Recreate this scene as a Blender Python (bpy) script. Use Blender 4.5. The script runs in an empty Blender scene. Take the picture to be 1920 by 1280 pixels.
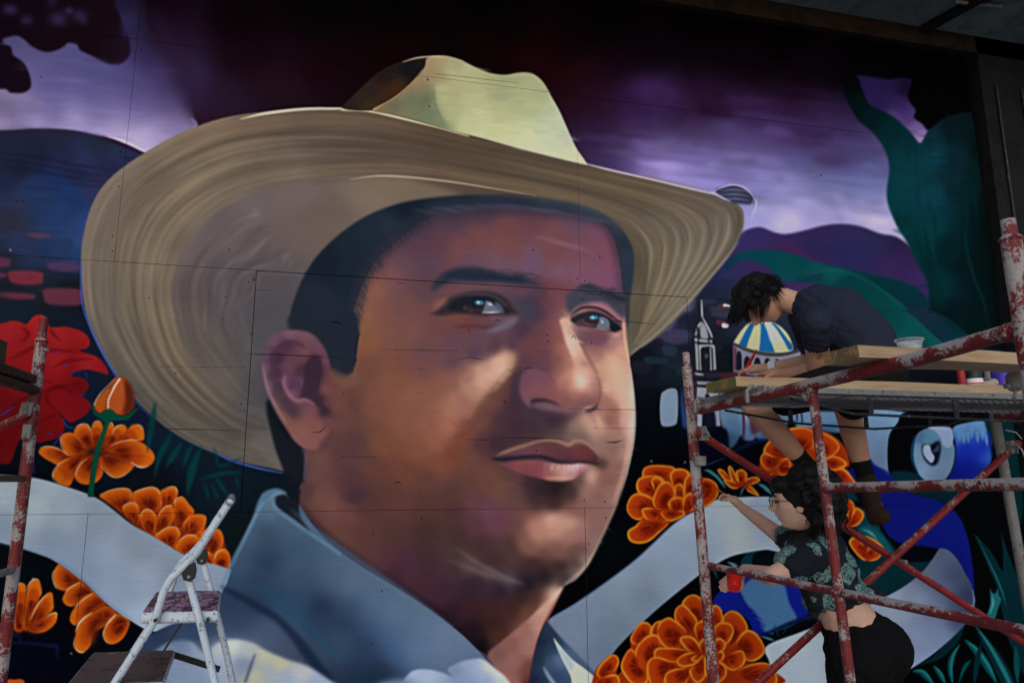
import bpy, bmesh, math, random
import numpy as np
from mathutils import Vector, Matrix
R_ = math.radians
scn = bpy.context.scene
COL = scn.collection
random.seed(5)
# ---------------------------------------------------------------- camera (28 mm view from eye height, wall turned 14 degrees)
cam = bpy.data.cameras.new('camera'); camo = bpy.data.objects.new('camera', cam); COL.objects.link(camo); scn.camera = camo
cam.sensor_width = 36.0; cam.lens = 1361/1920*36.0; cam.clip_end = 500; cam.clip_start = .05
camo.location = (1.089, -3.839, 1.55)
_f = Vector((math.sin(R_(13.83))*math.cos(R_(10.8)), math.cos(R_(13.83))*math.cos(R_(10.8)), math.sin(R_(10.8))))
_r = Vector((math.cos(R_(13.83)), -math.sin(R_(13.83)), 0)); _u = _r.cross(_f)
_a = R_(-.14); _r2 = _r*math.cos(_a)+_u*math.sin(_a); _u2 = -_r*math.sin(_a)+_u*math.cos(_a)
camo.rotation_euler = Matrix((_r2, _u2, -_f)).transposed().to_euler()
# ---------------------------------------------------------------- daylight: hazy sky, soft sun from behind the viewer
SUN_EL, SUN_AZ = R_(28), R_(195)
wld = bpy.data.worlds.new('World'); scn.world = wld; wld.use_nodes = True
nt = wld.node_tree; bg = nt.nodes['Background']
sk_ = nt.nodes.new('ShaderNodeTexSky'); sk_.sky_type = 'NISHITA'; sk_.sun_disc = False
sk_.sun_elevation = SUN_EL; sk_.sun_rotation = SUN_AZ; sk_.dust_density = 1.0; sk_.air_density = 1.0; sk_.ozone_density = 1.5
nt.links.new(sk_.outputs[0], bg.inputs[0]); bg.inputs[1].default_value = .13
sun = bpy.data.lights.new('sun', 'SUN'); sun.energy = .6; sun.angle = R_(80); sun.color = (1, .98, .96)
suno = bpy.data.objects.new('sun', sun); COL.objects.link(suno)
_sd = Vector((math.sin(SUN_AZ)*math.cos(SUN_EL), math.cos(SUN_AZ)*math.cos(SUN_EL), math.sin(SUN_EL)))
suno.rotation_euler = _sd.to_track_quat('Z', 'Y').to_euler(); suno.location = _sd*30
vs = scn.view_settings; vs.view_transform = 'Standard'; vs.look = 'None'; vs.exposure = 0.22; vs.gamma = 1.0; vs.use_curve_mapping = False
LIGHT_ON_WALL = (.70,.705,.71)       # display value of a white card held against the mural: converts traced colours to paint albedo
# ---------------------------------------------------------------- mural painter (numpy brush engine)
CX0, CY0, CW, CH = -300, -260, 2520, 1800          # traced sheet, in tracing units
prng = np.random.RandomState(7)
CAN = np.zeros((CH, CW, 3), np.float32)

def Z(k, s):
    ox, oy, sc = ZM[k]
    v = [float(t) for t in s.split()]
    return [(ox + v[i]/sc, oy + v[i+1]/sc) for i in range(0, len(v), 2)]
ZM = dict(p=(0,0,1), z1=(0,0,3), z2=(640,0,3), z3=(1280,0,3), z4=(0,427,3), z5=(640,427,3), z6=(1280,427,3),
          z7=(0,853,3), z8=(640,853,3), z9=(1280,853,3), e1=(780,480,8), e2=(1010,520,8), mo=(900,780,6.4),
          ea=(470,590,4.129), fl=(60,690,4.795), lf=(0,1040,6.4), vg=(1620,1000,4.57), sp=(1600,740,6),
          wm=(1300,860,6), fr=(1160,850,6), fb=(1160,1067,6), mn=(1280,480,6), mm=(1280,640,6), N=(900,560,6))

def spl(pts, closed=True, n=7):
    P = np.array(pts, float)
    if len(P) < 3: return P
    if closed: Q = np.vstack([P[-1:], P, P[:2]])
    else: Q = np.vstack([2*P[0]-P[1], P, 2*P[-1]-P[-2]])
    t = np.linspace(0, 1, n, endpoint=False)[:, None]
    out = []
    for i in range(len(Q)-3):
        a, b, c, d = Q[i:i+4]
        out.append(.5*((2*b)+(c-a)*t+(2*a-5*b+4*c-d)*t*t+(3*b-a-3*c+d)*t**3))
    o = np.vstack(out)
    return o if closed else np.vstack([o, P[-1:]])

def blur(m, r):
    if r < .6: return m
    n = max(1, int(round(r)))
    for ax in (0, 1):
        for _ in range(2):
            pad = [(0, 0)]*m.ndim; pad[ax] = (n+1, n)
            cs = np.cumsum(np.pad(m, pad, mode='edge'), axis=ax, dtype=np.float64)
            k = 2*n+1
            m = ((cs[k:]-cs[:-k]) if ax == 0 else (cs[:, k:]-cs[:, :-k]))/k
    return m.astype(np.float32)

def mask(poly, soft=.7):
    poly = np.asarray(poly, float) - (CX0, CY0)
    pad = int(soft*2.2)+3
    x0 = max(0, int(poly[:, 0].min())-pad); x1 = min(CW, int(poly[:, 0].max())+pad+1)
    y0 = max(0, int(poly[:, 1].min())-pad); y1 = min(CH, int(poly[:, 1].max())+pad+1)
    w, h = x1-x0, y1-y0
    if w <= 0 or h <= 0: return None
    SS = 3
    A = np.zeros((h*SS, w+2), np.float32)
    P = poly-(x0, y0); Q = np.roll(P, -1, axis=0)
    rows, xs, sg = [], [], []
    for (ax, ay), (bx, by) in zip(P, Q):
        if ay == by: continue
        s = 1. if by > ay else -1.
        if s < 0: ax, ay, bx, by = bx, by, ax, ay
        r0 = max(0, int(math.ceil(ay*SS-.5))); r1 = min(h*SS, int(math.ceil(by*SS-.5)))
        if r1 <= r0: continue
        r = np.arange(r0, r1)
        rows.append(r); xs.append(ax+((r+.5)/SS-ay)*(bx-ax)/(by-ay)); sg.append(np.full(len(r), s))
    if not rows: return None
    r = np.concatenate(rows); x = np.clip(np.concatenate(xs), 0, w); s = np.concatenate(sg)
    i = np.floor(x).astype(int); f = x-i
    np.add.at(A, (r, i), s*(1-f)); np.add.at(A, (r, i+1), s*f)
    m = np.minimum(np.abs(np.cumsum(A, axis=1)), 1)[:, :w].reshape(h, SS, w).mean(1)
    return y0, y1, x0, x1, blur(m, soft)

def put(mk, col, op=1.):
    if mk is None: return
    y0, y1, x0, x1, m = mk
    m = (m*op)[..., None]
    R = CAN[y0:y1, x0:x1]
    R *= 1-m
    R += m*np.asarray(col, np.float32)

def fill(pts, col, soft=.7, op=1., smooth=True):
    put(mask(spl(pts) if smooth else pts, soft), col, op)

def colfield(mk, samples, s=16., pw=2.):
    y0, y1, x0, x1, _ = mk
    st = 4
    ys = np.arange(y0, y1+st, st, dtype=np.float32)+CY0; xs = np.arange(x0, x1+st, st, dtype=np.float32)+CX0
    num = np.zeros((len(ys), len(xs), 3), np.float32); den = np.zeros((len(ys), len(xs), 1), np.float32)
    for q in samples:
        X, Y, r, g, b = q[:5]
        ss = q[5] if len(q) > 5 else s
        d = (ys[:, None]-Y)**2+(xs[None, :]-X)**2
        w = (1/(d/(ss*ss)+1)**pw)[..., None]
        num += w*np.array((r, g, b), np.float32); den += w
    F = num/den
    h, w = y1-y0, x1-x0
    yi = np.arange(h)/st; xi = np.arange(w)/st
    a = np.minimum(yi.astype(int), len(ys)-2); fy = (yi-a)[:, None, None].astype(np.float32)
    F = F[a]*(1-fy)+F[a+1]*fy
    a = np.minimum(xi.astype(int), len(xs)-2); fx = (xi-a)[None, :, None].astype(np.float32)
    return F[:, a]*(1-fx)+F[:, a+1]*fx

def field(pts, samples, soft=.7, s=16., op=1., smooth=True, pw=2.):
    mk = mask(spl(pts) if smooth else pts, soft)
    put(mk, colfield(mk, samples, s, pw), op)

def S(k, s):                                         # colour samples  x y r g b ...
    ox, oy, sc = ZM[k]; v = [float(t) for t in s.split()]
    return [(ox+v[i]/sc, oy+v[i+1]/sc, v[i+2], v[i+3], v[i+4]) for i in range(0, len(v), 5)]

def ribbon_poly(pts, w, smooth=True):
    P = spl(pts, False) if smooth else np.array(pts, float)
    T = np.gradient(P, axis=0); T /= np.linalg.norm(T, axis=1)[:, None]+1e-9
    N = np.stack([-T[:, 1], T[:, 0]], 1)
    w = np.interp(np.linspace(0, 1, len(P)), np.linspace(0, 1, len(w)), w) if hasattr(w, '__len__') else np.full(len(P), w)
    return np.vstack([P+N*w[:, None]/2, (P-N*w[:, None]/2)[::-1]])

def stroke(pts, w, col, soft=.6, op=1., smooth=True):
    put(mask(ribbon_poly(pts, w, smooth), soft), col, op)

def blob(x, y, rx, ry, col, op=1., rot=0.):
    a = np.linspace(0, 2*math.pi, 20, endpoint=False)
    c, s = math.cos(rot), math.sin(rot)
    u, v = np.cos(a)*rx*.62, np.sin(a)*ry*.62
    put(mask(np.stack([x+u*c-v*s, y+u*s+v*c], 1), min(rx, ry)*.45), col, op)

def bez(P, t):
    return np.array(P)

# ---- sky
Wl, Hl = CX0, CY0
sheet = [(CX0, CY0), (CX0+CW-1, CY0), (CX0+CW-1, CY0+CH-1), (CX0, CY0+CH-1)]
sky = S('p', '''0 -120 14 6 16  0 0 22 9 24  300 0 22 7 20  600 10 8 3 8  900 10 5 3 6  1300 60 6 3 6  1700 60 5 4 5  2000 60 4 4 5 150 60 28 12 24
 450 110 30 9 20  600 130 26 7 15  760 100 25 6 10 900 80 24 6 10  1000 120 40 9 14  1080 150 44 10 18 1150 130 30 8 18  1400 130 16 6 14  1600 130 8 4 10
 420 190 44 26 50  550 175 38 18 32  350 150 58 44 88  320 100 46 30 62 1120 200 46 17 40  1180 170 62 30 78 1240 165 70 40 98 1250 195 62 30 80  1320 170 52 22 60 1400 185 62 28 74 1500 190 40 12 34  1580 220 38 14 42
 1330 200 44 14 38 1130 260 50 30 68  1180 250 52 30 68 1240 250 64 38 84 1300 215 60 28 66 1345 235 80 56 112 1420 225 64 34 78 1500 240 66 38 92 1560 232 76 52 112 1600 250 72 46 100
 1150 300 70 50 96 1200 300 112 92 158 1260 310 128 108 172 1290 280 96 78 138 1380 280 96 74 132 1450 265 80 54 104 1530 260 62 34 78 1560 285 64 42 84 1600 285 74 58 108 1640 300 84 74 122
 1330 310 128 112 176 1420 310 122 108 172 1500 300 98 86 144 1560 320 92 84 138 1620 330 96 90 146 1260 340 140 122 182
 1450 350 118 112 170 1540 360 112 108 164 1620 370 112 112 168 1440 400 150 140 192 1500 400 162 142 190 1560 395 164 146 190 1620 410 172 152 196 1660 420 178 158 200 1480 425 172 156 202
 400 260 46 22 40 1100 330 60 44 78 450 40 14 4 10 750 40 8 3 6 1100 50 10 4 8 1200 90 14 5 12 1450 90 8 4 8 1800 90 4 4 5 500 -120 8 4 8 1000 -120 5 3 5 1500 -100 4 3 4 300 60 34 16 36 1050 90 22 6 10 1300 120 12 5 10 1180 120 18 6 12 1240 110 12 5 10 1360 110 10 4 9 1420 140 12 5 11 1500 150 14 5 13 1560 150 10 4 10 1620 110 5 3 6 1700 130 4 3 5 1480 60 4 3 5 1350 40 5 3 5 1150 40 6 3 6 950 50 12 4 7 850 50 14 4 8''')
sky = [(q[0], q[1], q[2]*(1.04 if q[2] > 100 else .97)*(.92 if q[1] > 380 else 1), q[3]*(1.12 if q[2] > 60 else 1)*(.90 if q[1] > 380 else 1), q[4]*(1.06 if q[2] > 60 else .95)*(.94 if q[1] > 380 else 1)) for q in sky]
field(sheet, sky, .5, s=48, smooth=False, pw=2.2)
# brushed cloud streaks, right
for x, y, rx, ry, c, o in [(1235, 320, 60, 22, (150, 134, 186), .5), (1300, 345, 50, 16, (150, 136, 190), .5), (1215, 165, 55, 26, (78, 48, 104), .5), (1190, 240, 40, 20, (84, 56, 112), .35), (1420, 300, 90, 22, (120, 108, 168), .5), (1560, 300, 60, 18, (60, 44, 84), .5), (1520, 262, 70, 14, (52, 28, 62), .6), (1345, 210, 60, 16, (38, 12, 34), .6), (1470, 400, 60, 16, (166, 150, 196), .4), (1610, 405, 40, 14, (172, 156, 198), .4), (1540, 375, 60, 12, (104, 96, 150), .4), (1420, 372, 40, 10, (112, 100, 156), .4), (1640, 380, 30, 10, (110, 100, 150), .4), (1360, 240, 40, 16, (96, 74, 132), .5)]:
    blob(x, y, rx, ry, c, o, .12)
for i in range(70):
    x, y = prng.uniform(1120, 1680), prng.uniform(160, 425)
    L = prng.uniform(30, 120); yi = int(y-CY0); xi = int(x-CX0)
    c = CAN[yi, xi]*prng.uniform(.82, 1.28)+prng.uniform(-2, 6)
    stroke([(x-L, y-L*.12+prng.uniform(-5, 5)), (x, y), (x+L, y+L*.13+prng.uniform(-6, 6))], [1, prng.uniform(6, 22), 1], np.clip(c, 0, 220), 4, .45)
for i in range(130):
    x, y = prng.uniform(1130, 1690), prng.uniform(165, 430); c = CAN[int(y-CY0), int(x-CX0)]
    if c[0] > 60: g_ = c.mean(); c = c*.86+g_*.14
    blob(x, y, prng.uniform(14, 46), prng.uniform(8, 24), np.clip(c*prng.uniform(.80, 1.24), 0, 205), .42, prng.uniform(-.4, .5))
# left cloud
cl = Z('z1', '-300 260 0 250 15 225 90 205 135 225 180 265 255 297 325 285 365 262 385 245 435 255 450 285 510 315 600 360 675 366 720 330 735 285 715 180 675 90 645 0 660 -200 800 -200 830 90 850 170 930 260 1020 400 1065 520 1090 650 1107 705 1095 735 990 795 900 850 830 866 720 816 600 774 450 745 270 732 0 740 -300 745 -300 560 0 505 60 525 135 525 175 490 165 420 135 360 75 315 25 255')
cls = S('z1', '''-100 500 70 56 84 40 240 78 72 120 150 320 84 76 124 300 340 88 80 132 420 300 84 78 128 560 400 86 80 134 700 430 88 80 138 740 300 66 56 104 700 130 50 46 84 690 0 32 26 54 780 200 42 34 70 830 330 54 44 84 860 250 40 28 56
 200 460 96 86 138 300 520 94 84 140 500 500 92 82 138 800 500 84 72 124 930 460 66 54 98 1000 480 58 44 80 1030 590 62 44 76 950 570 76 66 116 20 530 150 136 176 110 560 140 124 164 40 600 82 70 96 150 640 112 98 146
 300 620 104 94 146 600 620 110 98 152 800 620 104 92 146 1000 650 108 94 146 1070 690 132 116 160 0 700 158 140 186 200 690 164 146 192 400 690 164 144 190 640 720 166 146 190 800 790 182 158 196 900 740 150 132 176 1000 740 146 128 174 1080 720 130 114 158 830 850 180 160 200''')
cls = [(q[0], q[1], q[2]*.98, q[3]*1.02, q[4]*.99) for q in cls]
field(cl, cls, 2.4, s=34, pw=2.0)
mk = mask(spl(Z('z1', '800 -300 805 60 835 170 900 270 975 400 1020 510 1050 600 1085 668 1300 640 1400 -300')), 12); put(mk, colfield(mk, sky, 48, 2.2), .95)
stroke(Z('z1', '860 60 930 240 1010 400 1080 540 1130 640'), [20, 34, 36, 30, 10], (46, 30, 58), 12, .6)
stroke(Z('z1', '900 200 980 380 1040 500'), [20, 60, 20], (54, 38, 72), 18, .3)
for i in range(90):
    x, y = prng.uniform(-40, 350), prng.uniform(110, 260)
    mkx = CAN[int(y-CY0), int(x-CX0)]
    if mkx[2] < 90: continue
    L = prng.uniform(15, 60)
    stroke([(x-L, y-L*.06), (x, y+prng.uniform(-3, 3)), (x+L, y+L*.1)], [1, prng.uniform(4, 12), 1], np.clip(mkx*prng.uniform(.88, 1.16), 0, 210), 3, .4)
for a in [(20, 20, 24, 14, 62, 52, 96), (50, 40, 18, 14, 58, 48, 92), (110, 38, 26, 18, 64, 54, 100), (150, 32, 22, 16, 62, 54, 100), (98, 6, 14, 14, 48, 38, 70), (130, 22, 14, 10, 62, 54, 104), (158, 42, 10, 8, 56, 46, 90), (235, 50, 11, 40, 54, 48, 92), (224, 10, 9, 22, 36, 38, 70)]:
    blob(*a[:4], a[4:], .8)
stroke(Z('z1', '830 862 700 800 600 768'), [3, 5, 1], (196, 178, 214), 1.2, .9)
stroke(Z('z1', '985 800 1060 755 1105 715 1100 690 1075 672'), [1, 3, 4, 3, 1], (158, 140, 182), 1.5, .8)

# ---- left mountain and town
mt = Z('z1', '-900 760 0 741 180 730 390 738 540 772 690 828 825 875 1100 900 1100 2300 -900 2300')
mts = S('z1', '''-300 900 30 34 66 50 800 36 42 78 300 770 38 44 78 560 810 36 48 80 690 880 42 52 96 720 950 44 46 92 200 880 32 38 72 480 900 42 50 98 100 960 30 34 62 400 960 34 42 84 600 940 38 44 86
 60 1010 34 44 84 300 1020 30 50 104 250 1080 36 58 108 150 1060 38 56 108 380 1080 28 56 118 520 1080 46 54 104 560 1000 46 50 96 600 1100 52 54 104 100 1150 44 54 92 230 1200 34 58 112 330 1200 36 62 122 430 1150 32 56 112 480 1240 38 70 138 300 1250 38 62 120
 60 1250 44 50 72 150 1290 44 54 84 380 1330 42 66 124 450 1350 46 72 140 100 1380 40 60 112 300 1400 34 56 108 450 1450 38 62 120 50 1450 34 44 66 250 1480 36 52 92 50 1600 28 36 52 250 1560 30 38 54 400 1620 24 32 44 50 1750 24 32 44 300 1750 26 34 48 450 1760 20 28 38 100 1900 24 30 42 450 1900 22 30 46''')
mts = [(q[0], q[1], q[2]*1.02, q[3]*.94, q[4]*.84) for q in mts]
field(mt, mts, 1.5, s=18, pw=2.5)
for i in range(110):
    x, y = prng.uniform(-60, 270), prng.uniform(285, 600)
    mkx = CAN[int(y-CY0), int(x-CX0)]; L = prng.uniform(15, 55)
    stroke([(x-L, y-L*.05), (x, y+prng.uniform(-4, 4)), (x+L, y+L*.1)], [1, prng.uniform(2, 9), 1], mkx*prng.uniform(.72, 1.2), 1.6, .5)
for y in (325, 338, 350):
    stroke([(-20, y-40), (60, y-30), (160, y-12), (250, y)], [2, 5, 4, 1], (24, 26, 56), 1.5, .5)
for a in [(52, 437, 95, 446, 88, 58, 84), (-20, 483, 18, 500, 96, 48, 72), (-20, 510, 12, 521, 96, 46, 70), (17, 508, 79, 533, 124, 44, 58), (83, 541, 154, 572, 104, 48, 66), (-10, 549, 64, 561, 104, 46, 62), (90, 491, 148, 508, 78, 54, 88), (30, 456, 60, 466, 40, 52, 76), (95, 447, 135, 480, 38, 56, 92), (45, 475, 75, 485, 44, 50, 76)]:
    x0, y0, x1, y1 = a[:4]
    fill([(x0, y0+2), ((x0+x1)/2, y0), (x1, y0+4), (x1+2, (y0+y1)/2+3), (x1-2, y1), ((x0+x1)/2, y1+2), (x0+6, y1-2), (x0-1, (y0+y1)/2)], a[4:], 1.5, .85)
# dark lower left ground
field(Z('p', '-300 560 60 575 170 600 260 720 420 850 560 880 600 1300 560 1540 -300 1540'), S('p', '''0 590 24 34 48 120 590 22 30 42 180 640 20 28 42 220 720 22 30 48 260 780 22 30 50 330 830 16 34 50 300 900 14 20 28 420 900 16 30 42 500 950 14 26 34 450 1000 16 26 30
 80 720 16 24 40 60 900 12 18 28 60 1050 8 14 20 160 1140 6 10 14 100 1240 6 8 20 250 1200 6 12 18'''), 6, s=30)
# red rose
rose = Z('z4', '-300 560 0 540 60 525 110 530 150 545 185 505 230 490 265 510 285 560 380 560 470 590 507 640 490 680 450 695 540 725 590 770 610 825 560 815 490 800 420 815 400 835 460 845 500 880 490 920 460 940 505 985 505 1030 450 1075 400 1098 360 1070 330 1040 360 1090 362 1140 330 1180 270 1200 210 1210 170 1180 110 1200 60 1320 0 1330 -300 1330')
field(rose, S('z4', '''-100 700 129 19 24 40 570 144 31 34 220 520 160 31 32 330 590 151 32 34 440 620 146 29 32 120 640 138 26 29 300 680 143 27 31 430 680 129 20 24 200 760 138 22 26 330 760 148 29 32 500 760 148 29 36 580 800 138 24 31 260 850 138 22 26 380 800 129 17 22 440 880 110 14 20 300 930 129 19 24 400 990 127 17 22 470 1010 120 19 24 100 900 129 20 24 100 1050 103 12 15 40 980 112 15 19 220 1000 129 19 22 260 1130 119 15 19 180 1150 112 15 17 40 1200 103 12 15 40 1290 112 17 19'''), 1.2, s=14, op=.97)
for a in ['120 560 160 600 120 650', '200 700 300 690 440 700', '60 740 160 690 210 660', '300 790 380 750 520 740', '40 900 160 860 300 870', '220 930 320 900 440 880', '330 1040 260 960 300 900', '60 1010 150 960 250 950', '230 1080 300 1060 340 1040', '100 1130 180 1080 240 1000', '420 940 360 900 300 890', '340 640 300 600 280 560']:
    stroke(Z('z4', a), [2, 7, 2], (92, 10, 16), 2.2, .7)
for a in ['395 835 430 815 480 820 490 855', '0 1060 40 1035 80 1010', '300 1225 330 1190 350 1150', '265 1160 300 1158', '310 705 330 700', '360 770 385 785', '355 1075 380 1120 420 1130', '455 945 485 935']:
    stroke(Z('z4', a), [2, 3, 2], (44, 56, 150), .8, .9)
fill(Z('z4', '405 825 470 808 485 850 440 838'), (18, 30, 52), 1)

# ---- dark ground right of portrait
field(Z('p', '1150 640 1200 640 1230 620 1300 560 1340 505 1400 470 1700 470 2300 520 2300 1540 1000 1540 1020 1150 1060 1100 1150 950 1190 780'), S('p', '''1330 490 40 42 84 1400 470 46 40 86 1290 570 30 40 56 1340 600 34 40 54 1400 600 40 48 66 1240 620 40 38 58 1220 680 22 26 36 1260 700 26 36 44 1230 760 12 16 22 1210 850 8 12 18 1290 720 18 28 34
 1180 950 8 10 16 1350 680 18 24 32 1150 1020 8 14 18 1100 1100 4 10 14 1250 880 6 8 14 1320 880 8 10 20 1400 850 6 10 18 1600 900 6 10 16 1450 1050 10 20 28 1250 1140 4 8 14 1300 1100 4 12 16 1750 1000 5 6 10 1850 1100 4 6 8 1850 950 5 8 10 1700 1250 5 6 8'''), 2, s=22)
for i in range(60):
    x, y = prng.uniform(1190, 1360), prng.uniform(560, 720)
    c = CAN[int(y-CY0), int(x-CX0)]
    w, h = prng.uniform(8, 26), prng.uniform(4, 12)
    fill([(x-w, y-h), (x+w, y-h+2), (x+w-2, y+h), (x-w+2, y+h-1)], c*prng.uniform(.6, 1.5)+prng.uniform(0, 8), 1.5, .5)
for x, y, w, h, c in [(1237, 627, 14, 7, (66, 56, 76)), (1270, 640, 9, 5, (60, 54, 72)), (1256, 658, 12, 9, (38, 54, 70)), (1230, 676, 20, 6, (32, 50, 62)), (1356, 575, 9, 4, (80, 48, 60)), (1352, 606, 8, 5, (92, 46, 58)), (1350, 585, 12, 4, (62, 48, 58))]:
    fill([(x-w, y-h), (x+w, y-h+2), (x+w-2, y+h), (x-w+2, y+h-1)], c, 1, .9)
for x, y, w, h in [(1361, 573, 4, 2), (1360, 611, 5, 3.5), (1367, 574, 2, 1.5)]:
    fill([(x-w, y-h), (x+w, y-h+1), (x+w, y+h), (x-w, y+h)], (214, 214, 208), .6)
fill(Z('z5', '1810 925 1850 905 1890 915 1897 990 1893 1080 1880 1110 1830 1120 1800 1105 1793 1020 1798 950'), (116, 134, 152), .9)
# purple mountains right
field(Z('z6', '300 60 420 0 520 30 590 38 700 15 800 -10 900 -18 1000 -5 1110 35 1215 60 1320 150 1400 300 1480 500 1200 560 700 420 300 300 200 250'), S('z6', '''340 60 52 48 98 450 40 54 44 96 600 60 54 40 90 800 40 52 42 86 950 30 50 44 86 1100 60 46 42 80 1200 90 44 36 72 1300 160 50 34 72 600 140 62 38 76 750 130 44 38 80 900 150 40 40 84 1050 170 42 40 84 1150 220 58 38 82 1250 220 52 36 80 1340 280 56 38 86 1390 380 54 40 88
 300 250 44 46 88 400 210 58 40 86 700 300 60 44 88 850 300 50 44 84 1000 300 40 44 84'''), 1.5, s=24)
stroke(Z('z6', '420 10 560 70 680 150 780 195'), [2, 6, 8, 2], (72, 40, 74), 2, .6)
# purple wedge and black cloud at the top right
field(Z('z3', '980 430 1150 450 1300 460 1400 700 1380 745 1340 812 1290 760 1210 680 1130 630 1050 590 1005 510'), S('z3', '1020 470 44 34 84 1150 490 46 32 84 1250 500 30 22 58 1120 580 48 34 88 1220 600 56 40 96 1280 650 78 58 118 1320 720 112 88 146 1345 780 150 124 172 1200 660 84 66 128'), 2, s=14)
fill(Z('z3', '1295 450 1268 540 1290 590 1315 625 1305 665 1350 700 1392 738 1480 672 1600 640 1760 640 2000 600 2000 300 1290 300'), (5, 5, 7), 2.5)
# teal column on the right
field(Z('z3', '890 450 905 500 930 580 990 680 1080 760 1140 850 1165 950 1150 1070 1160 1160 1210 1280 1260 1360 1330 1500 1390 1620 1400 1800 1700 2000 2000 2700 2600 2800 2600 700 1760 650 1600 640 1480 670 1390 735 1340 810 1290 760 1210 680 1130 630 1050 590 1010 510 985 440 940 430'),
  [(q[0], q[1], q[2]*.9, q[3]*(.84 if q[0] < 1780 else .6), q[4]*(.86 if q[0] < 1780 else .62)) for q in S('z3', '''930 470 6 14 18 980 600 8 30 34 1060 690 8 42 46 1180 760 10 52 56 1140 800 10 58 66 1260 800 12 62 70 1220 900 14 70 80 1250 1000 14 76 88 1190 1100 12 74 80 1250 1150 12 70 82 1230 1260 8 60 64 1400 780 16 62 74 1500 730 16 56 66 1600 720 12 48 56 1420 880 20 74 92 1550 900 16 68 84 1500 1000 16 72 86 1420 1100 16 74 90 1560 1100 12 64 72 1640 1000 10 54 58 1680 850 8 40 44 1700 1150 6 36 38 1750 1250 4 24 24
  1400 1280 10 66 74 1300 1350 10 64 66 1500 1400 6 58 64 1450 1600 6 54 58 1600 1500 4 46 48 1700 1500 3 32 32 1800 1500 2 16 16 1500 1800 4 44 50 1650 1800 4 40 42 1850 1800 2 16 18 1700 2100 2 26 28 2100 2000 2 8 8 1900 1000 4 16 18''')], 1.5, s=16)
for i in range(160):
    x, y = prng.uniform(1690, 1850), prng.uniform(230, 640); c = CAN[int(y-CY0), int(x-CX0)]
    if c[1] < c[0]+12: continue
    L = prng.uniform(10, 40); a = 1.45+prng.uniform(-.25, .25) if prng.rand() < .6 else prng.uniform(-.1, .3)
    stroke([(x-L*math.cos(a), y-L*math.sin(a)), (x, y), (x+L*math.cos(a), y+L*math.sin(a))], [1, prng.uniform(3, 12), 1], c*prng.uniform(.75, 1.2), 2, .4)
for a in ['1360 1280 1380 1400 1400 1520 1430 1650 1440 1740', '1310 1290 1340 1400 1390 1560 1400 1700', '1570 960 1590 1080 1600 1200 1610 1290', '1600 950 1640 1100 1660 1280']:
    stroke(Z('z3', a), [2, 9, 9, 3], (4, 40, 42), 3, .7)
for a in ['1590 1280 1600 1400 1640 1560 1700 1720 1720 1850', '1400 1290 1410 1400 1430 1500']:
    stroke(Z('z3', a), [2, 5, 4, 1], (10, 66, 66), 2.2, .5)
for a in ['1380 770 1390 740', '1460 740 1478 770', '1380 890 1500 895 1560 890', '1390 985 1480 995 1560 985', '1460 1095 1560 1100']:
    stroke(Z('z3', a), [1, 2, 1], (8, 34, 42), .6, .8)
# teal scarf waves
dim = lambda smp: [(q[0], q[1], q[2]*.85, q[3]*.82, q[4]*.84) for q in smp]
field(Z('z6', '240 260 250 200 290 160 350 132 480 128 620 150 760 198 900 228 1080 268 1220 298 1310 335 1370 390 1392 450 1330 470 1200 465 1050 455 1000 400 850 300 760 245 640 300 560 300 500 240 420 195 330 185 270 220'),
  dim(S('z6', '''260 220 22 66 88 330 150 16 80 92 450 150 14 82 92 560 190 10 86 92 660 190 10 84 88 620 270 16 84 92 760 220 14 92 94 850 240 12 84 86 1000 270 8 70 74 1150 300 8 64 70 1280 350 8 62 70 1340 420 16 56 70 1100 420 12 62 72 950 330 8 60 64 1200 430 14 54 66''')), 1.5, s=18)
field(Z('z6', '640 300 720 262 850 235 960 262 1060 312 1150 372 1250 452 1330 530 1420 612 1490 668 1500 760 1150 760 1000 600 900 450 800 330'),
  dim(S('z6', '''720 280 14 70 82 850 260 16 94 94 900 330 8 66 72 1000 340 10 74 76 1100 400 10 80 80 1180 440 12 84 84 1100 480 10 76 80 1200 560 10 82 84 1300 560 12 94 92 1400 630 16 98 94 1200 650 22 104 100 1350 680 8 74 76''')), 1.5, s=18)
stroke(Z('z6', '660 290 740 258 850 238 960 262 1060 312 1150 372 1250 452 1330 530 1420 612 1480 664'), [1, 4, 5, 4, 3, 4, 4, 5, 3, 1], (20, 92, 90), 1.6, .6)
field(Z('z6', '1250 462 1330 470 1420 475 1500 520 1600 600 1700 700 1600 800 1500 760 1480 664 1330 530'), S('z6', '1300 500 22 46 62 1450 560 16 44 62 1550 650 8 50 62 1400 500 24 44 60 1600 720 6 52 60'), 2, s=20)
stroke(Z('z6', '1430 490 1520 560 1640 640'), [1, 12, 1], (6, 40, 44), 4, .7)

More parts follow.
